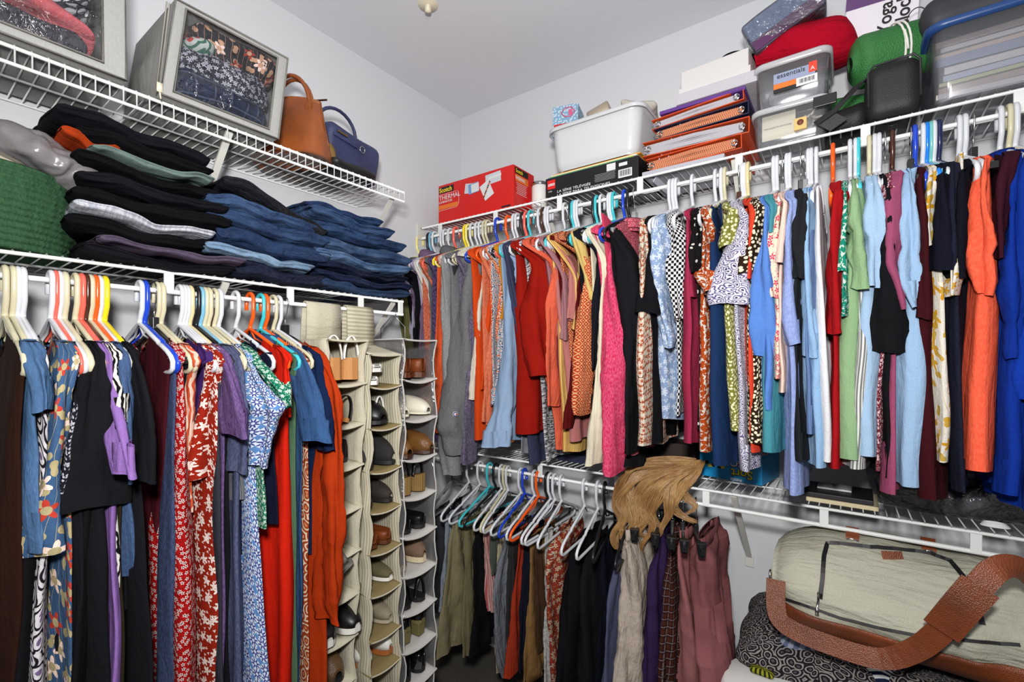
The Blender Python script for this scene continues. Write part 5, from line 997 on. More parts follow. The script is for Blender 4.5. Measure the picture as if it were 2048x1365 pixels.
panel('printed_picture', rb, (L0+.335, f, hgt-.035), .085, .045, pic, rz=-.06); panel('printed_picture', rb, (L0+.345, f-.0005, hgt-.030), .07, .012, white_i, rz=-.06)
panel('printed_picture', rb, (L0+.30, f-.001, hgt-.082), .055, .075, white_i, rz=-.45)
for k in range(9): panel('printed_picture', rb, (L0+.285+.004*k, f-.0016, hgt-.108+.0075*k), .007, .009, plain('print_%d' % (k % 3), ((60, 70, 50), (200, 110, 60), (110, 60, 50))[k % 3], .6), rz=.3*k)
panel('small_print', rb, (W/2-.04, f, .014), .05, .007, black_i)
s = W/2+.0006; dd = abs(yb-Yf); RS = (PI/2, 0, PI/2)
o = MB().box((0, 0, 0), (.0008, dd*.62, .026)).build('logo_patch', black_i, rb, smooth=False, loc=(s, -dd*.12, hgt-.02)); text_obj('lettering', 'Scotch', .024, yel_i, rb, (s+.001, -dd*.40, hgt-.028), RS, sx=.8)
text_obj('lettering', 'THERMAL', .022, white_i, rb, (s+.001, -dd*.43, hgt-.058), RS, sx=.8)
for k in range(7): MB().box((0, 0, 0), (.0006, dd*(.5-.04*(k % 3)), .0018)).build('small_print', white_i, rb, smooth=False, loc=(s, -dd*.12, hgt-.072-k*.0075))
MB().box((0, 0, 0), (.0005, dd*.6, .03)).build('orange_band', org_i, rb, smooth=False, loc=(s-.0003, -dd*.10, hgt-.051))
# white jar between the boxes
jx = at_y(1080, 400, -.15).x
jr = empty('jar', (jx, -.15, ZB), label='white glass jar between the red carton and the black box', cat='jar')
MB().lathe([(.0, 0), (.034, 0), (.037, .006), (.037, .115), (.033, .122)], 28).build('body', plain('milk_glass', (228, 226, 222), .15), jr); MB().lathe([(.036, .118), (.038, .122), (.038, .132), (0, .134)], 28).build('rim', chrome, jr)
# black brick-set box
x0, x1 = ax(1091, -.285), ax(1277, -.285); zt = az(1091, 359, -.285); hg = zt-ZB; W = x1-x0; D_ = .26
lb = bbox_obj('toy_box', 'flat black toy brick set carton with red square logo, under the white bin', 'box', x0, x1, -.285+D_, -.285, ZB, zt, plain('black_carton', (16, 16, 18), .35, bs=30))
f = -D_/2-.0006; L0 = -W/2
panel('logo_patch', lb, (L0+.028, f, hg-.028), .036, .036, plain('logo_red', (214, 30, 24), .4)); text_obj('lettering', 'LEGO', .0125, white_i, lb, (L0+.0285, f-.001, hg-.033), RX, align='CENTER', bold=.0006, shear=.15, sx=.95)
text_obj('lettering', '21302', .007, white_i, lb, (L0+.014, f-.001, hg-.058), RX)
text_obj('lettering', 'LA SÉRIE TÉLÉVISÉE', .0135, white_i, lb, (L0+.055, f-.001, .018), RX, sx=1.3); text_obj('lettering', 'LA SERIE PARA TELEVISIONES', .0135, white_i, lb, (L0+.055, f-.001, .004), RX, sx=1.3)
for k in range(6): panel('small_print', lb, (W/2-.13, f, hg-.035-k*.005), .085-.006*(k % 2), .0018, plain('grey_print', (130, 130, 132), .6))
panel('label_sticker', lb, (W/2-.105, f, hg-.018), .035, .026, white_i); panel('label_sticker', lb, (W/2-.058, f, hg-.018), .032, .012, white_i); panel('label_sticker', lb, (W/2-.05, f, hg-.052), .052, .030, white_i)
for k in range(14): panel('barcode_bar', lb, (W/2-.071+k*.0032, f-.0006, hg-.051), .0009+.0007*(k % 3), .021, black_i)
# comics lying on the black box
z = zt
for i, (c_, nm) in enumerate((((40, 120, 120), 'teal'), ((150, 176, 60), 'lime green'), ((232, 228, 220), 'white'), ((214, 150, 40), 'amber'))):
    bo = bbox_obj('magazine', nm+' thin magazine lying on the black toy carton under the white bin', 'magazine', x0+.006*(i+1), x1-.012*(3-i), -.05, -.278+.004*i, z, z+.0045, plain('mag_'+nm.replace(' ', '_'), c_, .35), .0005, 'pages', 'magazines under the white bin'); z += .0047
# white tub
binw = plain('white_tub', (206, 208, 210), .3); zt0 = z+.001
bx0, bx1 = ax(1112, -.27), ax(1262, -.27); tx0, tx1 = ax(1098, -.285), ax(1283, -.285); ztop = az(1098, 262, -.285); H = ztop-zt0
wb = empty('storage_tub', ((tx0+tx1)/2, -.17, zt0), label='white plastic tub with rolled rim standing on the magazines', cat='tub')
def rr_loft(specs, n=9):
    rows = []
    for hx, hy, z_, r_ in specs:
        row = []
        for q in range(4):
            sx, sy = ((1, 1), (-1, 1), (-1, -1), (1, -1))[q]
            for k in range(n): a = PI/2*(q+k/(n-1)); row.append((sx*(hx-r_)+r_*math.cos(a), sy*(hy-r_)+r_*math.sin(a), z_))
        rows.append(row)
    return rows
hx, hy = (tx1-tx0)/2, .125
MB().loft(rr_loft([(hx*.80, hy*.8, 0, .03), (hx*.86, hy*.86, .006, .035), (hx*.9, hy*.9, .025, .04), (hx*.965, hy*.96, H*.86, .045), (hx*.965, hy*.96, H*.93, .045), (hx*1.03, hy*1.03, H*.95, .05), (hx*1.04, hy*1.04, H*.90, .05), (hx*1.055, hy*1.055, H*.90, .05), (hx*1.05, hy*1.05, H*.99, .05), (hx*1.0, hy*1.0, H, .05), (hx*.955, hy*.95, H*.97, .045), (hx*.85, hy*.85, .01, .035)]), True, True, True).build('body', binw, wb)
fab = cloth('gauze', (214, 208, 196), bump=.5)
o = rbox((0, 0, 0), (.12, .16, .03), .014, puff=.1, nz=.02, seed=5).build('cloth_bundle', fab, loc=(tx1-.05, -.16, ztop+.012), rot=(0, .25, .2)); tag(o, 'thin beige cloth bundle spilling over the right rim of the white tub', 'cloth')
cxx = at_y(1137, 230, -.2).x; tb_ = empty('tissue_box', (cxx, -.2, ztop-.018), (0, 0, .25), 'pale blue and pink patterned square carton standing in the white tub', 'box')
m = MB(); m.box((0, 0, .06), (.105, .105, .12)); m.build('carton', cloth('lightblue_print', (150, 192, 224), 'dots', (214, 230, 240), s=90, bump=.02), tb_, smooth=False, bevel=.001)
red_p = plain('red_ribbon', (190, 24, 36), .5); panel('printed_band', tb_, (-.01, -.0532, .035), .075, .024, red_p)
m = MB(); v = [(-.0, -.0534, .072), (.025, -.0534, .072), (.04, -.0534, .09), (.025, -.0534, .108), (.0, -.0534, .108), (-.018, -.0534, .09)]
m.tube(v, .0025, 4, closed=True); m.build('printed_motif', plain('pink_print', (206, 90, 130), .5), tb_); panel('printed_motif', tb_, (.022, -.0535, .088), .016, .022, plain('pink_print', (206, 90, 130), .5))
cx2 = at_y(1196, 210, -.19).x; tn = empty('candle_tin', (cx2-.03, -.19, ztop+.028), (0, 1.25, .15), 'champagne metal tin lying on its side in the white tub', 'tin')
MB().lathe([(.0, 0), (.043, 0), (.045, .003), (.045, .085), (.042, .088), (.040, .084), (.0, .07)], 30).build('body', plain('champagne', (206, 192, 168), .3, .7), tn)
# binders
bor = plain('orange_binder', (206, 74, 26), .4); pap = cloth('paper_edges', (228, 226, 228), 'hstripe', (188, 184, 196), s=420, bump=.1); papo = cloth('tab_edges', (226, 196, 160), 'hstripe', (220, 90, 40), s=160, bump=.1)
def binder(label, x0, x1, z0, th, tilt, cov, pages, ring=True, tz=0.0, yf=-.285, dp=.26, group='ring binders in the stack'):
    r = empty('ring_binder', ((x0+x1)/2, yf+dp/2, z0+th/2), (0, tilt, tz), label, 'binder', group); w_ = x1-x0; m = MB()
    m.box((0, 0, -th/2+.002), (w_, dp, .003)); m.box((0, 0, th/2-.002), (w_, dp, .003), rz=0); m.box((w_/2-.0015, 0, 0), (.003, dp, th)); m.build('cover', cov, r, smooth=False, bevel=.001)
    q = MB(); n = 12
    for k in range(n):   # fanned page blocks
        a_ = -w_/2+.012; z_ = lerp(-th/2+.006, th/2-.006, k/(n-1)); q.tube([(a_+.01*math.sin(k*1.7), -dp/2+.012, z_*(.75)), (0, -dp/2+.008, z_+.002*math.sin(k)), (w_/2-.02, -dp/2+.01, z_*.7)], th/n*.42, 4)
    q.box((-.006, .008, 0), (w_-.035, dp-.03, th*.72)); q.build('pages', pages, r, smooth=False)
    if ring:
        for xx in (w_/2-.022, -w_/2+.02):
            g = MB(); pts = [(xx+.009*math.cos(2*PI*i/10), -dp/2+.004+.0006*i/5, .009*math.sin(2*PI*i/10)+.0035*(i/10-1)) for i in range(21)]
            g.tube(pts, .0014, 5); g.build('ring', chrome, r)
    return r
bx0, bx1 = ax(1290), ax(1490); z = ZB
grb = plain('grey_folder', (170, 170, 178), .4)
bbox_obj('document_folder', 'clear grey document folder at the very bottom of the binder stack', 'folder', bx0-.01, bx1-.06, -.04, -.292, z, z+.016, grb, .001, 'sheets'); z += .017
binder('orange ring binder with yellow tabs, lowest of the stack', bx0, bx1-.01, z, .050, -.03, bor, papo); z += .052
binder('orange ring binder bulging with white pages, middle of the stack', bx0-.012, bx1+.012, z, .052, .02, bor, pap); z += .054
binder('dark navy ring binder with orange tabs, third in the stack', bx0+.03, bx1+.01, z, .042, -.02, plain('navy_binder', (26, 30, 60), .4), papo); z += .044
binder('orange ring binder tilted near the top of the stack', bx0+.022, bx1-.004, z, .036, -.05, bor, pap); z += .038
bbox_obj('document_folder', 'purple and green folders lying on the orange binders', 'folder', bx0+.05, bx1, -.04, -.285, z, z+.012, plain('purple_folder', (92, 50, 130), .4), .001, 'sheets'); z += .013
binder('white ring binder leaning against the left side of the orange binders', ax(1265), ax(1265)+.27, ZB+.085, .03, -.95, plain('white_binder', (206, 208, 220), .35), pap, True, yf=-.27, group='ring binders in the stack')
px0, px1 = ax(1352), ax(1515)
ps = bbox_obj('paper_stack', 'thick stack of white paper and magazines under the white box', 'paper', px0, px1, -.05, -.29, z, z+.036, pap, .001, 'sheets'); z += .037
wx0, wx1 = ax(1362, -.27), ax(1500, -.27); zt = az(1372, 136, -.27)
wbx = empty('white_box', ((wx0+wx1)/2, -.16, z), (0, 0, -.05), 'plain white lidded box standing on the stack of papers and binders', 'box')
MB().box((0, 0, (zt-z)*.5), (wx1-wx0, .2, zt-z), taper=1.0).build('carton', plain('white_card', (208, 205, 203), .6), wbx, smooth=False, bevel=.003)
MB().box((0, 0, .016), (wx1-wx0+.014, .212, .03)).build('lid', plain('white_card', (208, 205, 203), .6), wbx, smooth=False, bevel=.002)
cp = empty('cap', (at_y(1468, 115, -.15).x, -.15, zt), label='small black cap lying on the white box', cat='cap')
m = MB(); m.lathe([(.07, 0), (.068, .02), (.05, .04), (.0, .048)], 24, sy=1.1); m.build('crown', BLD, cp); MB().box((-.075, -.02, .004), (.06, .09, .004)).build('brim', BLD, cp, bevel=.002)
# clear shoeboxes
clb = clear('clear_tub', (250, 250, 252), .3, .12, .09); lidw = clear('milky_lid', (244, 244, 244), .4, .2, .6)
def tub(label, x0, x1, z0, H, yf=-.31, dp=.2, tz=0.0):
    r = empty('clear_storage_bin', ((x0+x1)/2, yf+dp/2, z0), (0, 0, tz), label, 'storage bin'); hx, hy = (x1-x0)/2, dp/2
    o = MB(); o.loft(rr_loft([(hx*.84, hy*.86, 0, .02), (hx*.87, hy*.88, .004, .025), (hx*.95, hy*.96, H*.86, .03)], 7), True, True, False); b = o.build('body', clb, r); b.modifiers.new('t', 'SOLIDIFY').thickness = .0015
    MB().loft(rr_loft([(hx*.95, hy*.96, H*.85, .03), (hx, hy, H*.86, .03), (hx, hy, H*.97, .03), (hx*.97, hy*.97, H, .03), (hx*.9, hy*.9, H*.99, .03)], 7), True, False, True).build('lid', lidw, r); return r
lx0, lx1 = ax(1500, -.31), ax(1662, -.31); zl = az(1510, 222, -.31)-ZB
tub('clear lidded bin with keepsakes and a cream card, lower of the two', lx0, lx1, ZB, zl)
t2 = tub('clear lidded bin with orange and grey product label, upper of the two', lx0+.006, lx1+.004, ZB+zl+.001, az(1510, 133, -.31)-(ZB+zl))
H2 = az(1510, 133, -.31)-(ZB+zl); yy = -.1+.003
panel('product_label', t2, (.008, yy*1.0-.0015, H2*.56), .105, .030, plain('label_bluegrey', (140, 150, 176), .5)); text_obj('lettering', 'essentials', .019, black_i, t2, (-.036, yy-.003, H2*.56), RX)
panel('product_label', t2, (-.012, yy-.001, H2*.56-.022), .065, .016, org_i); panel('product_label', t2, (.055, yy-.002, H2*.56+.006), .020, .030, plain('label_red', (214, 60, 34), .5)); text_obj('lettering', 'A', .016, white_i, t2, (.049, yy-.0035, H2*.56-.004), RX)
panel('product_label', t2, (-.010, yy-.001, H2*.56-.036), .07, .011, black_i); panel('product_label', t2, (.04, yy-.0025, H2*.56-.028), .052, .024, white_i)
for k in range(12): panel('barcode_bar', t2, (.022+k*.0032, yy-.0032, H2*.56-.027), .001+.0006*(k % 3), .012, black_i)
crd = empty('card', (lx0+.075, -.292, ZB+.058), (0, 0, 0), 'cream printed card standing inside the lower clear bin', 'card')
panel('sheet', crd, (0, 0, 0), .088, .075, plain('cream_card', (226, 220, 190), .6), .002); text_obj('lettering', 'THE HOUSE OF MINIATURES', .0058, black_i, crd, (-.04, -.0016, -.004), RX)
sk = empty('small_carton', (lx0+.132, -.295, ZB+.045), label='small tan carton with a brown tree emblem inside the lower clear bin', cat='box'); MB().box((0, 0, 0), (.032, .02, .035)).build('carton', plain('tan_card', (206, 178, 110), .6), sk, smooth=False, bevel=.001)
MB().lathe([(0, 0), (.008, 0), (.0085, .001), (0, .001)], 16).build('emblem', plain('brown_ink', (120, 60, 50), .6), sk, loc=(0, -.0105, .003), rot=(PI/2, 0, 0))
for i in range(5):
    o = MB().tube([(0, 0, 0), (.02, .004, .012), (.03, 0, .03), (.045, -.004, .034)], .0035, 6).build('ornament', plain('ivory', (224, 214, 190), .5)); o.location = (lx0+.14+.012*(i % 3), -.27+.03*(i//2), ZB+.07+.008*i); o.rotation_euler = (.4*i, .7*i, 1.1*i)
    tag(o, ['ivory curled ornament', 'ivory bent ornament', 'ivory hooked ornament', 'ivory small branch ornament', 'ivory twisted ornament'][i]+' inside the lower clear bin', 'ornament', 'ornaments in the lower clear bin')
blob('grey_bundle', 'grey wrapped bundle inside the upper clear bin', 'bundle', cloth('bundle_grey', (150, 150, 154), bump=.8), ((lx0+lx1)/2+.01, -.2, ZB+zl+.05), (.16, .13, .06), 51)
# red sack
RS_ = cloth('red_sack', (196, 14, 44), bump=.6); m = MB(); rows = []; A_ = Vector((at_y(1512, 130, -.17).x, -.19, az(1512, 128, -.17))); B_ = Vector((at_y(1715, 70, -.15).x, -.15, az(1712, 78, -.15)))
for k in range(27):
    t_ = k/26; c = A_.lerp(B_, t_); R_ = .012+.075*math.sin(PI*min(1, .06+t_*.72))**1.0; 
    if t_ > .9: R_ *= math.sqrt(max(.02, 1-((t_-.9)/.1)**2))
    row = []
    for i in range(36):
        a = 2*PI*i/36; p = Vector((-.25*math.sin(a)*R_, math.cos(a)*R_*1.1, math.sin(a)*R_*.9)); v = noise.noise_vector((c+p)*14)*.012; row.append(tuple(c+p+v))
    rows.append(row)
m.loft(rows, True, True, True); tag(m.build('drawstring_sack', RS_), 'stuffed bright red drawstring sack lying on the clear bins', 'sack')
# yoga block wrapped in film, leaning on the sack
def block(name, label, loc, rot, d, mat, cat='yoga block'):
    r = empty(name, loc, rot, label, cat); MB().box((0, 0, 0), d).build('foam', mat, r, smooth=False, bevel=.006); return r
pc = at_y(1567, 52, -.19)
yb1 = block('yoga_block', 'slate blue yoga block in crinkled clear film leaning on the red sack', (pc.x, -.19, pc.z), (0, -.42, .0), (.20, .12, .105), plain('slate_foam', (96, 116, 146), .6, bs=300, bump=.2))
o = rbox((0, 0, 0), (.208, .128, .113), .012, nz=.006, seed=9).build('plastic_film', clear('film', (240, 242, 246), .9, .08, .03, 1.0, 1.2), yb1)
MB().box((0, 0, 0), (.198, .004, .035)).build('printed_band', plain('plum_band', (84, 40, 84), .5), yb1, smooth=False, loc=(0, -.0605, -.034)); text_obj('lettering', 'yoga block', .02, white_i, yb1, (-.06, -.03, .0535), (0, 0, 0))
pc = at_y(1760, 42, -.13); yx = empty('yoga_block_carton', (pc.x, -.13, pc.z), (0, .06, .0), 'white and plum yoga block carton upright behind the green mat', 'box')
MB().box((0, 0, 0), (.17, .10, .15)).build('carton', plain('white_card2', (226, 220, 228), .5), yx, smooth=False, bevel=.002); MB().box((0, 0, 0), (.171, .101, .05)).build('printed_band', plain('plum_band2', (96, 62, 112), .5), yx, smooth=False, loc=(0, 0, .052))
text_obj('lettering', 'Yoga', .045, black_i, yx, (.025, -.052, -.07), (PI/2, -PI/2, 0), bold=.0006); text_obj('lettering', 'Block', .045, black_i, yx, (.065, -.052, -.07), (PI/2, -PI/2, 0), bold=.0006)
# green rolled mat
gm = plain('green_mat', (44, 112, 52), .6, bump=.9, bs=260); A_ = Vector((at_y(1700, 130, -.27).x, -.24, az(1700, 120, -.27))); B_ = Vector((at_y(1905, 60, -.2).x, -.17, az(1890, 70, -.2)))
gr = empty('exercise_mat', tuple(A_), label='rolled green exercise mat tied with a white cord above the black case', cat='mat'); d_ = (B_-A_); m = MB(); rows = []
for k in range(25):
    t_ = k/24; R_ = .068*(math.sqrt(max(.0, 1-((.12-t_)/.125)**2)) if t_ < .12 else math.sqrt(max(.0, 1-((t_-.88)/.125)**2)) if t_ > .88 else 1); c = d_*t_; row = []
    side = Vector((-d_.y, d_.x, 0)).normalized(); up = side.cross(d_).normalized(); up = up if up.z > 0 else -up
    for i in range(40): a = 2*PI*i/40; rr_ = R_*(1+.05*(i/40)); row.append(tuple(c+side*math.cos(a)*rr_+up*math.sin(a)*rr_))
    rows.append(row)
m.loft(rows, True, True, True); m.build('roll', gm, gr)
m = MB(); t_ = .44; c = d_*t_
for o_ in (0, .012): m.tube([tuple(c+d_.normalized()*o_+side*math.cos(a)*.074-up*0+up*math.sin(a)*.076) for a in (2*PI*i/24 for i in range(24))], .0028, 6, closed=True)
sg = -1 if side.y > 0 else 1
m.tube([tuple(c+side*sg*.074+up*.02), tuple(c+side*sg*.08+up*-.01), tuple(c+side*sg*.078+Vector((.004, 0, -.035)))], .003, 6); m.build('cord', plain('white_cord', (226, 224, 216), .8), gr)
m = MB(); pp = at_y(1852, 40, -.24); m.tube([(pp.x-.02+.022*math.cos(a), pp.y-.02, pp.z-.005+.035*math.sin(a)) for a in (2*PI*i/24 for i in range(24))], .0014, 5, closed=True); tag(m.build('elastic_loop', plain('dark_elastic', (40, 46, 40), .6)), 'thin dark elastic loop hanging in front of the green mat', 'cord')
# black camera case
bx0, bx1 = ax(1732, -.33), ax(1846, -.33); zt = az(1740, 128, -.33); nyl = plain('black_nylon2', (20, 20, 22), .55, bump=.3, bs=400)
bc_ = empty('camera_case', ((bx0+bx1)/2, -.25, ZB), (0, .0, .0), 'black zipped nylon case with shoulder strap, front edge of the upper back shelf', 'case'); w_, h_ = bx1-bx0, zt-ZB
rbox((0, 0, h_/2), (w_, .15, h_), .03, puff=.03).build('body', nyl, bc_)
MB().tube([(-w_/2*.9, -.079, h_*.2), (-w_/2*.93, -.079, h_*.82), (-w_/2*.72, -.079, h_*.94), (w_/2*.7, -.079, h_*.96), (w_/2*.92, -.079, h_*.84), (w_/2*.93, -.079, h_*.2)], .003, 6).build('zipper', plain('zip_black', (40, 40, 42), .4), bc_)
m = MB(); pts = [(-w_/2+.03, -.03, h_*.95), (-w_/2-.01, -.055, h_*.8), (-w_/2-.045, -.075, h_*.5), (-w_/2-.085, -.08, h_*.2), (-w_/2-.10, -.075, .04), (-w_/2-.06, -.06, .01)]
m.loft([[tuple(Vector(p)+Vector((.02, -.004, .010))), tuple(Vector(p)+Vector((-.02, -.004, -.012))), tuple(Vector(p)+Vector((-.02, 0, -.012))), tuple(Vector(p)+Vector((.02, 0, .010)))] for p in pts], True, True, True); m.build('strap', nyl, bc_, smooth=False)
MB().box((-w_/2-.092, -.084, .08), (.055, .006, .03), rz=0).build('buckle', plain('black_plastic', (18, 18, 18), .3), bc_, smooth=False, bevel=.002)
MB().tube([(-.04, -.02, h_), (-.03, -.02, h_+.018), (.03, -.02, h_+.018), (.04, -.02, h_)], .005, 6).build('handle', nyl, bc_)
blob('fabric_pouch', 'black soft pouch squashed left of the camera case', 'pouch', nyl, (ax(1690, -.22), -.2, ZB+.04), (.13, .15, .075), 61)
rg = MB().lathe([(0, -.06), (.042, -.06), (.046, -.055), (.046, .055), (.042, .06), (0, .06)], 28).build('rolled_mat', gm, loc=(ax(1700, -.2), -.13, ZB+.115), rot=(0, PI/2, .2)); tag(rg, 'small green foam roll visible behind the black strap', 'mat')
# big tote of papers
tx0, tx1 = ax(1862, -.33), ax(2230, -.33); zt = az(1862, 56, -.33); H = zt-ZB
tt = empty('storage_tote', ((tx0+tx1)/2, -.19, ZB), label='large clear tote with blue lid, full of papers, right end of the upper shelf', cat='storage tote'); hx, hy = (tx1-tx0)/2, .155
o = MB(); o.loft(rr_loft([(hx*.93, hy*.9, 0, .03), (hx*.94, hy*.92, .005, .03), (hx, hy, H*.93, .035)], 7), True, True, False); b = o.build('body', clear('smoky_tub', (248, 249, 252), .3, .14, .10), tt); b.modifiers.new('t', 'SOLIDIFY').thickness = .002
MB().loft(rr_loft([(hx, hy, H*.90, .035), (hx+.012, hy+.012, H*.90, .04), (hx+.014, hy+.014, H*.98, .04), (hx+.006, hy+.006, H, .04), (hx*.9, hy*.9, H, .03)], 7), True, False, True).build('lid', plain('blue_lid', (34, 68, 124), .35), tt)
z = ZB+.008; i = 0; cols = [(214, 208, 204), (190, 170, 160), (206, 206, 160), (196, 200, 216), (220, 214, 210), (150, 158, 180), (214, 190, 176)]
while z < ZB+H*.82:
    h_ = rnd.uniform(.010, .026); c_ = cols[i % 7]; r_ = empty('paper_bundle', ((tx0+tx1)/2+rnd.uniform(-.01, .01), -.19, z), (0, rnd.uniform(-.015, .015), 0), ['white', 'dusty pink', 'yellowish', 'pale blue', 'off-white', 'slate', 'peach'][i % 7]+' bundle of papers lying inside the large tote, '+['lowest', 'second from the bottom', 'third from the bottom', 'fourth from the bottom', 'fifth from the bottom', 'sixth from the bottom', 'seventh from the bottom', 'eighth from the bottom', 'ninth from the bottom', 'tenth from the bottom', 'eleventh from the bottom', 'twelfth from the bottom', 'thirteenth', 'fourteenth', 'fifteenth', 'sixteenth', 'topmost'][min(i, 16)], 'papers', 'papers in the large tote')
    MB().box((0, 0, h_/2), (hx*2*.88, hy*2*.84-rnd.uniform(0, .02), h_*.86)).build('sheets', cloth('papers_%d' % (i % 7), c_, 'hstripe', tuple(int(v*.86) for v in c_), s=300, bump=.1), r_, smooth=False, bevel=.001); z += h_; i += 1
o = rbox((0, 0, 0), (.36, .26, .10), .035, puff=.04, nz=.006).build('travel_bag', plain('charcoal_nylon', (44, 44, 50), .6), loc=(ax(1990, -.2)+.03, -.18, ZB+H+.055), rot=(0, -.05, 0)); tag(o, 'dark charcoal soft bag lying on the lid of the large tote', 'bag')
# ---------------------------------------------------------------- lower back rod: hangers with trousers
ZP = RACK['P']['z']
def yaw_for(px, tip):
    a = rack_pos('P', px); best = (1e9, 0)
    for k in range(-60, 61):
        y_ = k/100; p = Vector((a+.205*math.sin(y_), -(SH-.003)-.205*math.cos(y_), 0)); rel = p-Vector((CX, CY, 0))
        fx = rel.x*math.cos(YAW)+rel.y*math.sin(YAW); fy = -rel.x*math.sin(YAW)+rel.y*math.cos(YAW); e = abs(1024+F*fx/fy-tip)
        if e < best[0]: best = (e, y_)
    return best[1]
def trousers(px, rows, name, cat, label, mat, clip=False, fold=.005, a0=.085, back=True):
    GN[0] += 1; seed = GN[0]*1.7; a = rack_pos('P', px); root = empty(name, rack_loc('P', a), (0, 0, -PI/2), label, cat, 'trousers on the lower back rod')
    rr = [solve('P', a, y, xl, xr, a0=a0, umin=-.02, umax=.24, bmin=.010, bmax=.06) for y, xl, xr in rows]
    zt = NECK-.105 if not clip else NECK-.02
    rr = [r for r in rr if r[2] < zt-.01]
    f = rr[0]; top = [[f[0]-.01, f[1]*.9, zt, f[3]*.9, .007], [f[0]-.004, f[1], zt-.03, f[3]*.97, max(.010, f[4]*.8)]]
    R = top+rr; o = sleeve_mesh(R, seed, fold, 0, n=34).build('leg', mat, root)
    if back:
        R2 = [[r[0]-.07-.3*r[3], r[1]+.004, r[2]+(.0 if i < 2 else .02), r[3]*.8, max(.008, r[4]*.8)] for i, r in enumerate(R)]; sleeve_mesh(R2, seed+5, fold, 0, n=28).build('leg', mat, root)
    if clip:
        b = MB(); q = R[0]; rows_ = [[(q[0]-.03+q[3]*1.55*math.cos(t_), q[1]+(.014+e)*math.sin(t_), q[2]+dz) for t_ in (2*PI*i/30 for i in range(30))] for dz, e in ((.012, 0), (.012, .004), (-.022, .006), (-.024, .002))]; b.loft(rows_); b.build('waistband', mat, root)
    return root
def P(hpx, tip, hcol, short, rows=None, name='trousers', label=None, mat=None, typ='tube', **kw):
    t_ = {'tube': hcol+' tubular plastic hanger', 'clip': hcol+' clip hanger with a metal hook'}[typ]
    hanger('P', hpx, hcol, t_+' holding the '+short+' on the lower rod', typ, yaw_for(hpx, tip))
    if rows: trousers(hpx, rows, name, 'trousers', label, mat, clip=typ == 'clip', **kw)
kh = cloth('khaki', (140, 130, 98), bump=.3)
P(905, 862, 'grey', 'pale slate trousers behind the shoe organizer', [(1050, 868, 900), (1219, 870, 898)], label='dark slate trousers half hidden behind the white-piped shoe organizer', mat=cloth('slate_p', (60, 62, 66)))
P(938, 884, 'white', 'light blue-grey jeans', [(1075, 890, 915), (1150, 884, 908), (1222, 879, 894)], label='light blue-grey jeans, first pair right of the shoe organizers', mat=dn('jl', (128, 136, 148), (146, 154, 166)))
P(960, 901, 'white', 'khaki chinos', [(1075, 902, 936), (1150, 892, 938), (1230, 880, 930), (1300, 873, 924)], label='khaki chinos with turned hem at the left of the lower rod', mat=kh, fold=.007)
P(979, 920, 'turquoise', 'olive khaki trousers', [(1075, 928, 962), (1180, 928, 950), (1308, 926, 948)], label='second pair of khaki trousers under the turquoise hanger', mat=cloth('khaki2', (122, 114, 84)))
P(992, 931, 'black', 'black wide trousers', [(1080, 950, 984), (1200, 946, 984), (1300, 938, 982)], label='black wide trousers between the khaki pair and the red striped ones', mat=BLK)
P(1003, 950, 'white', 'red and cream striped pyjama trousers', [(1080, 966, 985), (1150, 972, 986), (1222, 980, 988)], name='trousers', label='red and cream striped pyjama trousers, narrow strip', mat=cloth('redstripe', (186, 96, 96), 'stripe', (220, 190, 180), s=130))
P(1010, 962, 'cream', 'grey-green trousers', [(1080, 985, 999), (1145, 986, 998)], label='grey-green short trousers between the striped and cream pairs', mat=cloth('greygreen', (84, 92, 84)), )
P(1016, 968, 'white', 'cream linen trousers', [(1085, 996, 1012), (1200, 994, 1008), (1340, 992, 1014)], label='cream linen trousers left of the grey jeans', mat=cloth('cream_linen', (186, 176, 144)))
P(1042, 984, 'white', 'light grey jeans', [(1090, 1006, 1035), (1180, 988, 1022), (1280, 992, 1020), (1350, 1006, 1022)], label='light grey jeans tapering to the floor, centre left of the lower rod', mat=dn('jg', (104, 108, 116), (128, 132, 140)))
P(1049, 999, 'blue', 'charcoal trousers', [(1100, 1020, 1040), (1340, 1012, 1032)], label='charcoal trousers between the grey jeans and rust-red ones', mat=cloth('charcoal_p', (52, 50, 50)))
P(1069, 1015, 'white', 'rust red trousers', [(1100, 1036, 1056), (1200, 1022, 1050), (1345, 1013, 1042)], label='rust red trousers with hem at the lower centre', mat=cloth('rust_p', (168, 56, 32)))
P(1077, 1022, 'orange', 'dark navy trousers', [(1105, 1050, 1064), (1340, 1036, 1052)], label='dark navy trousers, narrow strip right of the rust red pair', mat=cloth('navy_p', (24, 26, 40)))
P(1095, 1042, 'black', 'tan cargo trousers', [(1100, 1062, 1092), (1200, 1054, 1096), (1340, 1046, 1092), (1356, 1048, 1092)], label='tan cotton cargo trousers with a metal button at the hem', mat=cloth('tan_p', (146, 110, 66), bump=.4), fold=.006)
P(1101, 1045, 'white', 'brown slacks', [(1105, 1070, 1085), (1300, 1075, 1095)], label='brown slacks partly hidden right of the tan cargo pair', mat=cloth('brown_p', (74, 52, 36)))
P(1110, 1052, 'white', 'white lace trousers', [(1120, 1090, 1102), (1250, 1090, 1108), (1400, 1088, 1110)], label='white lace-edged trousers, thin strip left of the coral red floral pair', mat=cloth('lace_p', (206, 206, 200), 'floral', (150, 150, 150), (180, 180, 176), 60))
P(1123, 1077, 'white', 'coral red floral trousers', [(1085, 1096, 1150), (1150, 1094, 1140), (1250, 1098, 1134), (1400, 1106, 1128)], label='coral red trousers printed with small cream flowers', mat=cloth('coralred_floral', (158, 60, 48), 'floral', (200, 190, 170), (180, 120, 60), 38), fold=.006)
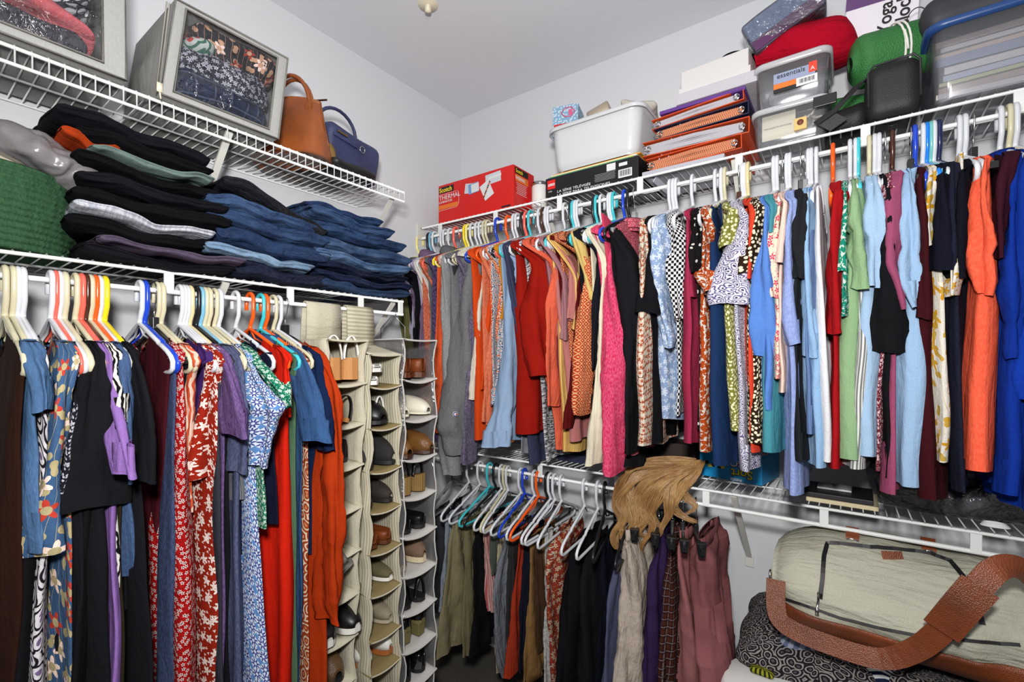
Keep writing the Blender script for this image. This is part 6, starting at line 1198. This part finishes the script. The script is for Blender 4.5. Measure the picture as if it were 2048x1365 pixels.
P(1169, 1124, 'white', 'black wide-leg trousers', [(1120, 1136, 1186), (1200, 1128, 1180), (1400, 1112, 1160)], label='black wide-leg trousers left of the blonde wig', mat=BLK, fold=.006)
P(1196, 1154, 'white', 'plain black skirt', [(1090, 1176, 1216), (1200, 1160, 1212), (1420, 1150, 1205)], name='skirt', label='plain long black skirt beside the blonde wig', mat=BLK2, fold=.006)
P(1210, 1186, 'black', 'black and navy trousers', [(1050, 1204, 1240), (1200, 1200, 1232), (1400, 1190, 1222)], label='navy black trousers directly left of the slate blue pair', mat=cloth('navy_q', (20, 22, 36)))
P(1262, 1232, 'black', 'slate blue trousers', [(1115, 1234, 1256), (1220, 1216, 1246), (1400, 1198, 1246)], label='slate blue trousers left of the cream jeans', mat=cloth('slateblue_p', (82, 86, 112)))
P(1280, 1262, 'black', 'cream jeans', [(1070, 1248, 1284), (1110, 1244, 1290), (1160, 1240, 1296), (1250, 1234, 1290), (1330, 1226, 1284), (1420, 1218, 1282)], name='jeans', label='cream jeans hanging under the blonde wig', mat=dn('jc', (172, 158, 144), (196, 184, 168)), typ='clip', fold=.006, a0=.07)
P(1318, 1306, 'black', 'purple trousers', [(1090, 1316, 1334), (1150, 1298, 1334), (1250, 1290, 1330), (1420, 1284, 1324)], label='dark purple trousers right of the cream jeans', mat=cloth('purple_p', (56, 38, 78)), typ='clip', a0=.06)
P(1345, 1342, 'black', 'brown plaid trousers', [(1100, 1340, 1356), (1200, 1330, 1358), (1300, 1318, 1352), (1420, 1310, 1348)], label='brown and rust plaid trousers left of the pink pair', mat=cloth('plaid_p', (78, 38, 24), 'plaid', (40, 24, 26), (190, 170, 170), 42), typ='clip', a0=.05)
pk = cloth('dusty_pink_p', (168, 108, 108), bump=.25)
P(1365, 1370, 'black', 'front dusty pink trousers', [(1112, 1356, 1384), (1160, 1354, 1392), (1240, 1356, 1402), (1420, 1350, 1420)], label='dusty pink trousers, the left of two pink pairs', mat=pk, typ='clip', a0=.06, fold=.006)
P(1392, 1410, 'black', 'rear dusty pink trousers', [(1050, 1404, 1436), (1100, 1386, 1440), (1200, 1392, 1446), (1300, 1400, 1452), (1420, 1408, 1458)], label='dusty pink wide trousers, last on the right of the lower rod', mat=cloth('dusty_pink_q', (144, 88, 90), bump=.25), typ='clip', a0=.09, fold=.006)

# ---------------------------------------------------------------- blonde wig hanging over the lower shelf
t = NT('blonde_hair'); co = t.n('ShaderNodeTexCoord').outputs['UV']; nz = t.noise(t.scale(t.n('ShaderNodeTexCoord').outputs['Object'], (160, 160, 40)), 1.0, 3); ob = t.noise(t.n('ShaderNodeTexCoord').outputs['Object'], 11, 2)
col = t.mix(nz, rgba((136, 98, 54)), rgba((206, 166, 112))); t.set(t.b.inputs['Base Color'], t.mix(t.soft(ob, .35, .65), col, rgba((140, 98, 54)))); t.b.inputs['Roughness'].default_value = .38; t.b.inputs['Anisotropic'].default_value = .6
hair = t.m; wr_ = random.Random(3)
A0 = at_y(1350, 925, -.30); wg = empty('wig', tuple(A0), label='wavy blonde wig slumped over the front of the lower back shelf', cat='wig'); m = MB()
def wp(px, py, Y): return at_y(px, py, Y)-A0
GD = [  # guide curves of the locks (picture x, picture y, distance in front of the rod)
 [(1398, 925, .0), (1350, 935, .04), (1290, 950, .07), (1250, 985, .09), (1246, 1030, .09), (1228, 1065, .09), (1240, 1098, .08), (1262, 1092, .07)],
 [(1398, 932, .0), (1345, 945, .05), (1295, 965, .08), (1262, 1005, .10), (1270, 1045, .10), (1250, 1072, .10), (1234, 1090, .09)],
 [(1392, 928, .0), (1330, 930, .05), (1270, 935, .07), (1240, 962, .08), (1234, 1005, .08), (1245, 1040, .08), (1228, 1072, .08), (1230, 1100, .08)],
 [(1380, 925, .0), (1320, 922, .03), (1265, 932, .05), (1243, 975, .07), (1252, 1020, .08), (1262, 1055, .08), (1240, 1080, .08)],
 [(1395, 940, .0), (1350, 950, .06), (1310, 970, .09), (1290, 1010, .10), (1302, 1050, .10), (1285, 1085, .10), (1290, 1115, .09)],
 [(1398, 938, .0), (1360, 948, .06), (1325, 968, .09), (1310, 1005, .10), (1290, 1040, .10), (1268, 1070, .10), (1272, 1104, .09), (1290, 1116, .08)],
 [(1390, 935, .0), (1340, 942, .06), (1300, 958, .08), (1275, 995, .10), (1285, 1035, .10), (1262, 1062, .10), (1258, 1088, .09), (1276, 1096, .08)],
 [(1400, 935, .01), (1372, 945, .06), (1345, 968, .08), (1335, 1000, .09), (1340, 1035, .08), (1322, 1066, .08), (1306, 1075, .07)],
 [(1402, 930, .01), (1380, 950, .06), (1358, 980, .07), (1352, 1012, .07), (1366, 1036, .07), (1392, 1044, .06)],
 [(1402, 926, .01), (1392, 945, .05), (1376, 965, .06), (1370, 990, .06), (1384, 1012, .06), (1374, 1030, .05)],
 [(1385, 922, .0), (1340, 920, .02), (1290, 925, .04), (1255, 948, .06), (1248, 992, .07), (1262, 1030, .08)],
 [(1396, 930, .0), (1350, 938, .05), (1312, 955, .08), (1292, 985, .09), (1272, 1020, .10), (1280, 1058, .10), (1300, 1082, .09)],
 [(1398, 934, .0), (1362, 942, .06), (1330, 958, .08), (1322, 990, .09), (1312, 1030, .09), (1318, 1062, .08)],
 [(1388, 926, .0), (1330, 926, .03), (1278, 940, .06), (1256, 975, .08), (1270, 1015, .09), (1256, 1050, .09), (1234, 1062, .09)],
 [(1398, 930, .0), (1340, 938, .05), (1285, 945, .07), (1258, 968, .09), (1240, 1000, .09), (1252, 1032, .10), (1236, 1056, .10), (1244, 1078, .09)]]
def spl(P_, n):
    out = []; M_ = len(P_)-1
    for k in range(n):
        f = k/(n-1)*M_; i = min(int(f), M_-1); t_ = f-i; a, b, c, d = P_[max(i-1, 0)], P_[i], P_[i+1], P_[min(i+2, M_)]
        out.append(.5*((2*b)+(c-a)*t_+(2*a-5*b+4*c-d)*t_*t_+(3*b-a-3*c+d)*t_**3))
    return out
for gi_, g_ in enumerate(GD):
    cp_ = spl([wp(x_, y_, -.262-dd_) for x_, y_, dd_ in g_], 34)
    for i in range(64):
        a = wr_.uniform(0, 2*PI); rr_ = math.sqrt(wr_.random()); tw = wr_.uniform(-.5, .5); ln = wr_.uniform(.82, 1.0); pts = []
        for k, p in enumerate(cp_):
            v = k/33; W_ = .0135*(.8+.5*math.sin(PI*min(1, v*1.25)))*(1-.55*v**3); ang_ = a+tw*v*3
            pts.append(tuple(p+Vector((math.cos(ang_)*rr_*W_*1.2, math.sin(ang_)*rr_*W_*.7, math.sin(ang_+.6)*rr_*W_*.8))+noise.noise_vector(Vector((v*2.5, i*.37, gi_)))*.004*v+Vector((math.sin(v*13+gi_*1.1)*.013*v, math.cos(v*13+gi_*1.1)*.009*v, 0))))
        pts = pts[:max(8, int(34*ln))]; n_ = len(pts); m.tube(pts, [.0013*(1-.7*(k/(n_-1))**2) for k in range(n_)], 4)
o = m.build('hair', hair, wg); tag(o, kind='stuff')
rbox(tuple(wp(1330, 945, -.27)), (.15, .09, .035), .015, puff=.08, nz=.01).build('cap', hair, wg)

# ---------------------------------------------------------------- things on the lower back shelf
ZS = ZLR+.004
q0, q1 = at_z(1399, 950, ZS), at_z(1524, 973, ZS); ang = math.atan2(q1.y-q0.y, q1.x-q0.x); w_ = (q1-q0).length
pb_ = empty('puzzle_box', tuple((q0+q1)/2), (0, 0, ang), 'bright blue puzzle sorting box standing upside down on the lower back shelf', 'box')
MB().box((0, .10, .055), (w_, .20, .11)).build('carton', plain('cyan_carton', (24, 148, 210), .4, bs=30), pb_, smooth=False, bevel=.002)
yl = plain('lime_yellow_print', (232, 208, 40), .5)
for s_, sz, mt, dx, dz, dy in (('Sort', .040, black_i, w_*.36, .040, -.0008), ('Sort', .040, yl, w_*.36+.001, .0415, -.0016), ('& GO!', .034, black_i, w_*.40, .072, -.0008), ('& GO!', .034, white_i, w_*.40+.001, .0735, -.0016), ('PUZZLE', .0105, white_i, w_*.20, .010, -.0016)):
    text_obj('lettering', s_, sz, mt, pb_, (dx, dy, dz), (PI/2, PI, 0), bold=.0022 if mt is black_i else .0006)
for k in range(7): panel('printed_motif', pb_, (-w_*.42+.011*k, -.001, .045+.006*math.sin(k*2)), .010, .013, (yl, black_i)[k % 2], rz=k*.7)
def lowbox(name, label, cat, px, py, d, rz, mat, zoff=0.0, part='board', group=None):
    p = at_z(px, py, ZS+zoff); r = empty(name, tuple(p), (0, 0, rz), label, cat, group); MB().box((0, d[1]/2, d[2]/2), d).build(part, mat, r, smooth=False, bevel=.002); return r
cb = plain('cream_board', (206, 194, 156), .6)
lowbox('book', 'cream-edged thick book lying below the periwinkle shirt on the lower shelf', 'book', 1682, 1013, (.17, .16, .012), -.02, cb)
lowbox('book', 'dark-covered board book lying on the cream-edged one', 'book', 1660, 1000, (.20, .15, .014), -.02, plain('dark_cover', (30, 26, 30), .5), .013)
lowbox('notepad', 'white blank notepad lying on the dark board book', 'notepad', 1668, 982, (.085, .07, .006), -.02, white_i, .028, 'sheets')
lowbox('picture_frame', 'dark brown picture frame flat behind the white notepad', 'picture frame', 1668, 955, (.24, .10, .02), -.02, plain('brown_frame', (48, 30, 22), .5), .0, 'frame')
lowbox('book', 'dark book on the lower shelf beneath the cream and mustard sleeves', 'book', 1150, 926, (.16, .16, .03), .0, plain('bk_dark', (30, 36, 60), .5))
lowbox('book', 'grey box file on the lower shelf beneath the grey marled sweater', 'book', 1085, 915, (.10, .16, .035), .0, plain('bk_grey', (70, 66, 70), .5))
lowbox('craft_box', 'dark craft box behind the wig on the lower shelf', 'box', 1330, 938, (.22, .18, .10), .0, plain('bk_brown', (44, 32, 26), .5), 0, 'carton')
p = at_z(1850, 1010, ZS); rb_ = rbox((0, 0, 0), (.36, .18, .075), .03, puff=.12, nz=.025, seed=12, res=16).build('garment_bag', cloth('dark_grey_fabric', (92, 90, 96), bump=.5), loc=(p.x+.11, p.y+.0, ZS+.045)); tag(rb_, 'dark grey bulky garment inside clear plastic on the lower back shelf', 'garment bag')
fm = rbox((0, 0, 0), (.40, .21, .10), .035, puff=.16, nz=.035, seed=12.4, res=22).build('plastic_wrap', clear('dark_film', (236, 236, 240), .9, .14, .03, .8, .7), loc=(p.x+.11, p.y+.0, ZS+.055)); tag(fm, 'crumpled clear plastic wrapped around the dark garment on the lower shelf', 'plastic wrap')
p = at_z(1990, 1053, ZS+.004); m = MB()
for k in range(4): m.tube([(p.x+(.026-.002*k)*math.cos(a)*1.0, p.y+.012*math.sin(a)+.002*k, p.z+.002*k) for a in (2*PI*i/20 for i in range(20))], .0016, 6, closed=True)
tag(m.build('cable', plain('white_cable', (226, 226, 226), .4)), 'small coiled white cable at the right front of the lower back shelf', 'cable')

# ---------------------------------------------------------------- duffel bag and the pile under it
cv = cloth('cream_duffel', (206, 204, 184), bump=.6); tn_ = leather('duffel_tan', (120, 58, 26), .4); bz = plain('black_zip', (20, 20, 22), .5)
X0, X1 = at_y(1545, 1150, -.40).x, 2.34; YC, HD = -.285, .20; ZB0, ZT0 = .735, .992
def dsec(x, th, off=0.0):
    k = (x-X0)/(X1-X0); e = min(1, math.sqrt(max(0, 1-(max(0, .14-k)/.145)**2)), math.sqrt(max(0, 1-(max(0, k-.88)/.125)**2)))
    e = .55+.45*e; c, s_ = math.cos(th), math.sin(th); hz = (ZT0-ZB0)/2; zc = (ZT0+ZB0)/2
    if s_ > 0: hz *= .45+.55*math.sqrt(max(0, 1-(max(0, .16-k)/.165)**2))
    y = YC-HD*e*(abs(c)**.75)*(1 if c > 0 else -1)*(1-.28*max(0, s_)); z = zc+hz*(.9+.1*e)*(abs(s_)**.8)*(1 if s_ > 0 else -1)
    n_ = (noise.noise(Vector((x*6, y*7, z*7)))*.022-abs(noise.noise(Vector((x*9+z*6, y*5, z*13-x*4))))*.022)*(1 if s_ > -.4 else .3); return Vector((x, y-(n_+off)*c, z+(n_+off)*s_*.6))
db = empty('duffel_bag', ((X0+X1)/2, YC, ZB0), label='cream canvas duffel bag with tan leather trim under the lower back shelf', cat='bag'); R0 = Vector(db.location)
def dl(p): return tuple(Vector(p)-R0)
m = MB(); xs = [lerp(X0, X1, k/48) for k in range(49)]; m.loft([[dl(dsec(x, 2*PI*i/56-PI/2)) for i in range(56)] for x in xs], True, True, True); m.build('canvas_body', cv, db)
m = MB(); m.loft([[dl(dsec(x, -PI/2+lerp(-1.36, 1.36, i/24)*1.0, .004)) for i in range(25)] for x in xs[1:-1]], False); o = m.build('leather_base', tn_, db); o.modifiers.new('t', 'SOLIDIFY').thickness = .004
def on_bag(px, py, off=.004):
    """front surface of the bag met by a picture ray"""
    best = None; d = ray(px, py)
    for k in range(0, 900):
        t_ = .85+k*.001; p = Vector((CX, CY, CZ))+d*t_; u = clamp((p.x-X0)/(X1-X0), 0, 1); hz = (ZT0-ZB0)/2; zc = (ZT0+ZB0)/2; s_ = clamp((p.z-zc)/hz, -1, 1); sn = abs(s_)**(1/.8)*(1 if s_ > 0 else -1); th = math.asin(clamp(sn, -1, 1)); q = dsec(clamp(p.x, X0, X1), th, off)
        if p.y >= q.y: return q
    return q
def ribbon(pts, w, mat, name, th=.0025, updir=None, sm=False):
    P_ = [Vector(p) for p in pts]; rows = []
    for i, p in enumerate(P_):
        d = (P_[min(i+1, len(P_)-1)]-P_[max(i-1, 0)]).normalized(); out = updir or Vector((0, -1, .3)).normalized(); sd = d.cross(out).normalized()*w/2
        o_ = out*th; rows.append([p-sd-R0, p+sd-R0, p+sd+o_-R0, p-sd+o_-R0])
    m = MB(); m.loft([[tuple(v) for v in r] for r in rows], True, True, True); return m.build(name, mat, db, smooth=False)
def trace(pp, off=.004, sub=4):
    out = []
    for (a, b), (c, d) in zip(pp, pp[1:]):
        for k in range(sub): out.append(on_bag(lerp(a, c, k/sub), lerp(b, d, k/sub), off))
    out.append(on_bag(*pp[-1], off)); return out
ribbon(trace([(1640, 1198), (1645, 1160), (1648, 1115), (1655, 1088), (1680, 1090), (1740, 1096), (1800, 1098), (1860, 1104), (1900, 1120), (1925, 1152), (1950, 1200), (1965, 1250)]), .010, bz, 'zipper')
ribbon(trace([(1562, 1196), (1600, 1208), (1680, 1236), (1760, 1256), (1850, 1274), (1960, 1284), (2040, 1290)]), .006, bz, 'piping')
pl = on_bag(1785, 1112, .006); ribbon([on_bag(1764, 1112, .006), on_bag(1785, 1112, .006), on_bag(1806, 1112, .006)], .024, tn_, 'leather_patch')
q = on_bag(1637, 1200, .008); m = MB(); m.tube([dl(q+Vector((0, -.004, .02))), dl(q+Vector((0, -.006, .0))), dl(q+Vector((-.003, -.006, -.02)))], .003, 6); m.box(dl(q+Vector((-.003, -.006, -.028))), (.008, .004, .018)); m.build('zipper_pull', chrome, db)
for px, py in ((1705, 1078), (1858, 1098)):
    a = on_bag(px, py, .004); ribbon([a+Vector((0, .03, .02)), a, a+Vector((0, -.012, -.03))], .030, tn_, 'handle_tab', .005)
    MB().tube([dl(a+Vector((.016*math.cos(t_), -.014, -.012+.012*math.sin(t_)))) for t_ in (2*PI*i/16 for i in range(16))], .0022, 6, closed=True).build('metal_ring', chrome, db)
# side clip and wide shoulder strap
a = on_bag(1552, 1145, .008); MB().tube([dl(a+Vector((-.012, -.012+.012*math.cos(t_), .016*math.sin(t_)))) for t_ in (2*PI*i/16 for i in range(16))], .003, 6, closed=True).build('metal_ring', chrome, db)
st1 = [at_y(1552, 1160, -.47), at_y(1552, 1210, -.49), at_y(1560, 1240, -.50), at_y(1590, 1262, -.51), at_y(1660, 1290, -.52), at_y(1760, 1318, -.52), at_y(1830, 1300, -.53), at_y(1880, 1262, -.545), at_y(1920, 1215, -.555), at_y(1958, 1172, -.555), at_y(1990, 1140, -.54), at_y(2020, 1132, -.52), at_y(2050, 1142, -.50), at_y(2075, 1165, -.47)]
def smooth(P_, n=3):
    out = []
    for i in range(len(P_)-1):
        a, b, c, d = P_[max(i-1, 0)], P_[i], P_[i+1], P_[min(i+2, len(P_)-1)]
        for k in range(n): t_ = k/n; out.append(.5*((2*b)+(c-a)*t_+(2*a-5*b+4*c-d)*t_*t_+(3*b-a-3*c+d)*t_**3))
    return out+[P_[-1]]
ribbon(smooth(st1, 4), .045, tn_, 'shoulder_strap', .005)
ribbon([p+Vector((0, -.006, .002)) for p in smooth(st1[7:10], 6)], .062, tn_, 'shoulder_pad', .006)
# pile below
def pile(label, name, cat, mat, px, py, Y, d, z, seed, rot=(0, 0, 0), lump=.02):
    x = at_y(px, py, Y).x; o = rbox((0, 0, 0), d, min(d)*.4, puff=.10, nz=lump, seed=seed, res=14).build(name, mat, loc=(x, Y+d[1]/2, z), rot=rot); return tag(o, label, cat)
pile('black quilted bag with white scroll pattern under the duffel bag', 'tote_bag', 'bag', cloth('scroll_print', (34, 32, 36), 'paisley', (150, 144, 140), (80, 76, 80), 38), 1800, 1300, -.47, (.66, .36, .11), .655, 71)
pile('grey patterned fabric bag with dark straps, second below the duffel', 'tote_bag', 'bag', cloth('scroll_print2', (120, 114, 114), 'paisley', (54, 50, 56), (190, 184, 180), 34), 1790, 1340, -.50, (.56, .36, .10), .55, 73)
pile('black backpack lying at the bottom right under the patterned bags', 'backpack', 'bag', plain('black_nylon3', (22, 22, 26), .55), 1700, 1360, -.48, (.62, .40, .18), .40, 75, lump=.015)
pile('navy and white striped towel folded between the duffel and the patterned bag', 'towel', 'towel', cloth('navystripe', (30, 36, 66), 'stripe', (214, 214, 216), s=55), 1840, 1310, -.50, (.16, .12, .05), .672, 76, (.3, 0, .3))
pile('pale blue crumpled cloth at the left of the bag pile', 'cloth_bundle', 'cloth', cloth('paleblue_cloth', (150, 158, 176), 'stripe', (96, 104, 130), s=40), 1600, 1270, -.44, (.10, .12, .06), .70, 77, (.2, .3, 0))
pile('large dark storage trunk carrying the bags at the right', 'trunk', 'trunk', plain('dark_trunk', (36, 34, 38), .5), 1800, 1400, -.50, (.66, .44, .30), .16, 78, lump=.002)
p = at_z(1540, 1345, .64); wbn = empty('round_bin', (p.x+.03, -.52, 0), label='white round lidded bin at the lower right, left of the bag pile', cat='bin')
MB().lathe([(.0, .0), (.115, 0), (.12, .01), (.135, .60)], 40).build('body', plain('white_bin', (214, 214, 210), .4), wbn); MB().lathe([(.137, .595), (.143, .60), (.143, .622), (.132, .636), (.0, .642)], 40).build('lid', plain('white_bin', (214, 214, 210), .4), wbn)
p = at_y(1530, 1352, -.45); cg = rbox((0, 0, 0), (.05, .03, .014), .006, puff=.1, nz=.006).build('hair_clip', cloth('yellowgreen', (150, 150, 40), 'stripe', (40, 40, 30), s=90), loc=(p.x, -.50, .652)); tag(cg, 'small yellow and black wrapper lying on the white round bin', 'wrapper')
o = rbox((0, 0, 0), (.12, .05, .02), .009, puff=.1, nz=.006).build('sandal', plain('black_rubber2', (20, 20, 22), .6), loc=(at_y(1455, 1310, -.3).x, -.34, .55), rot=(0, .5, 0))
bpy.data.objects.remove(o)
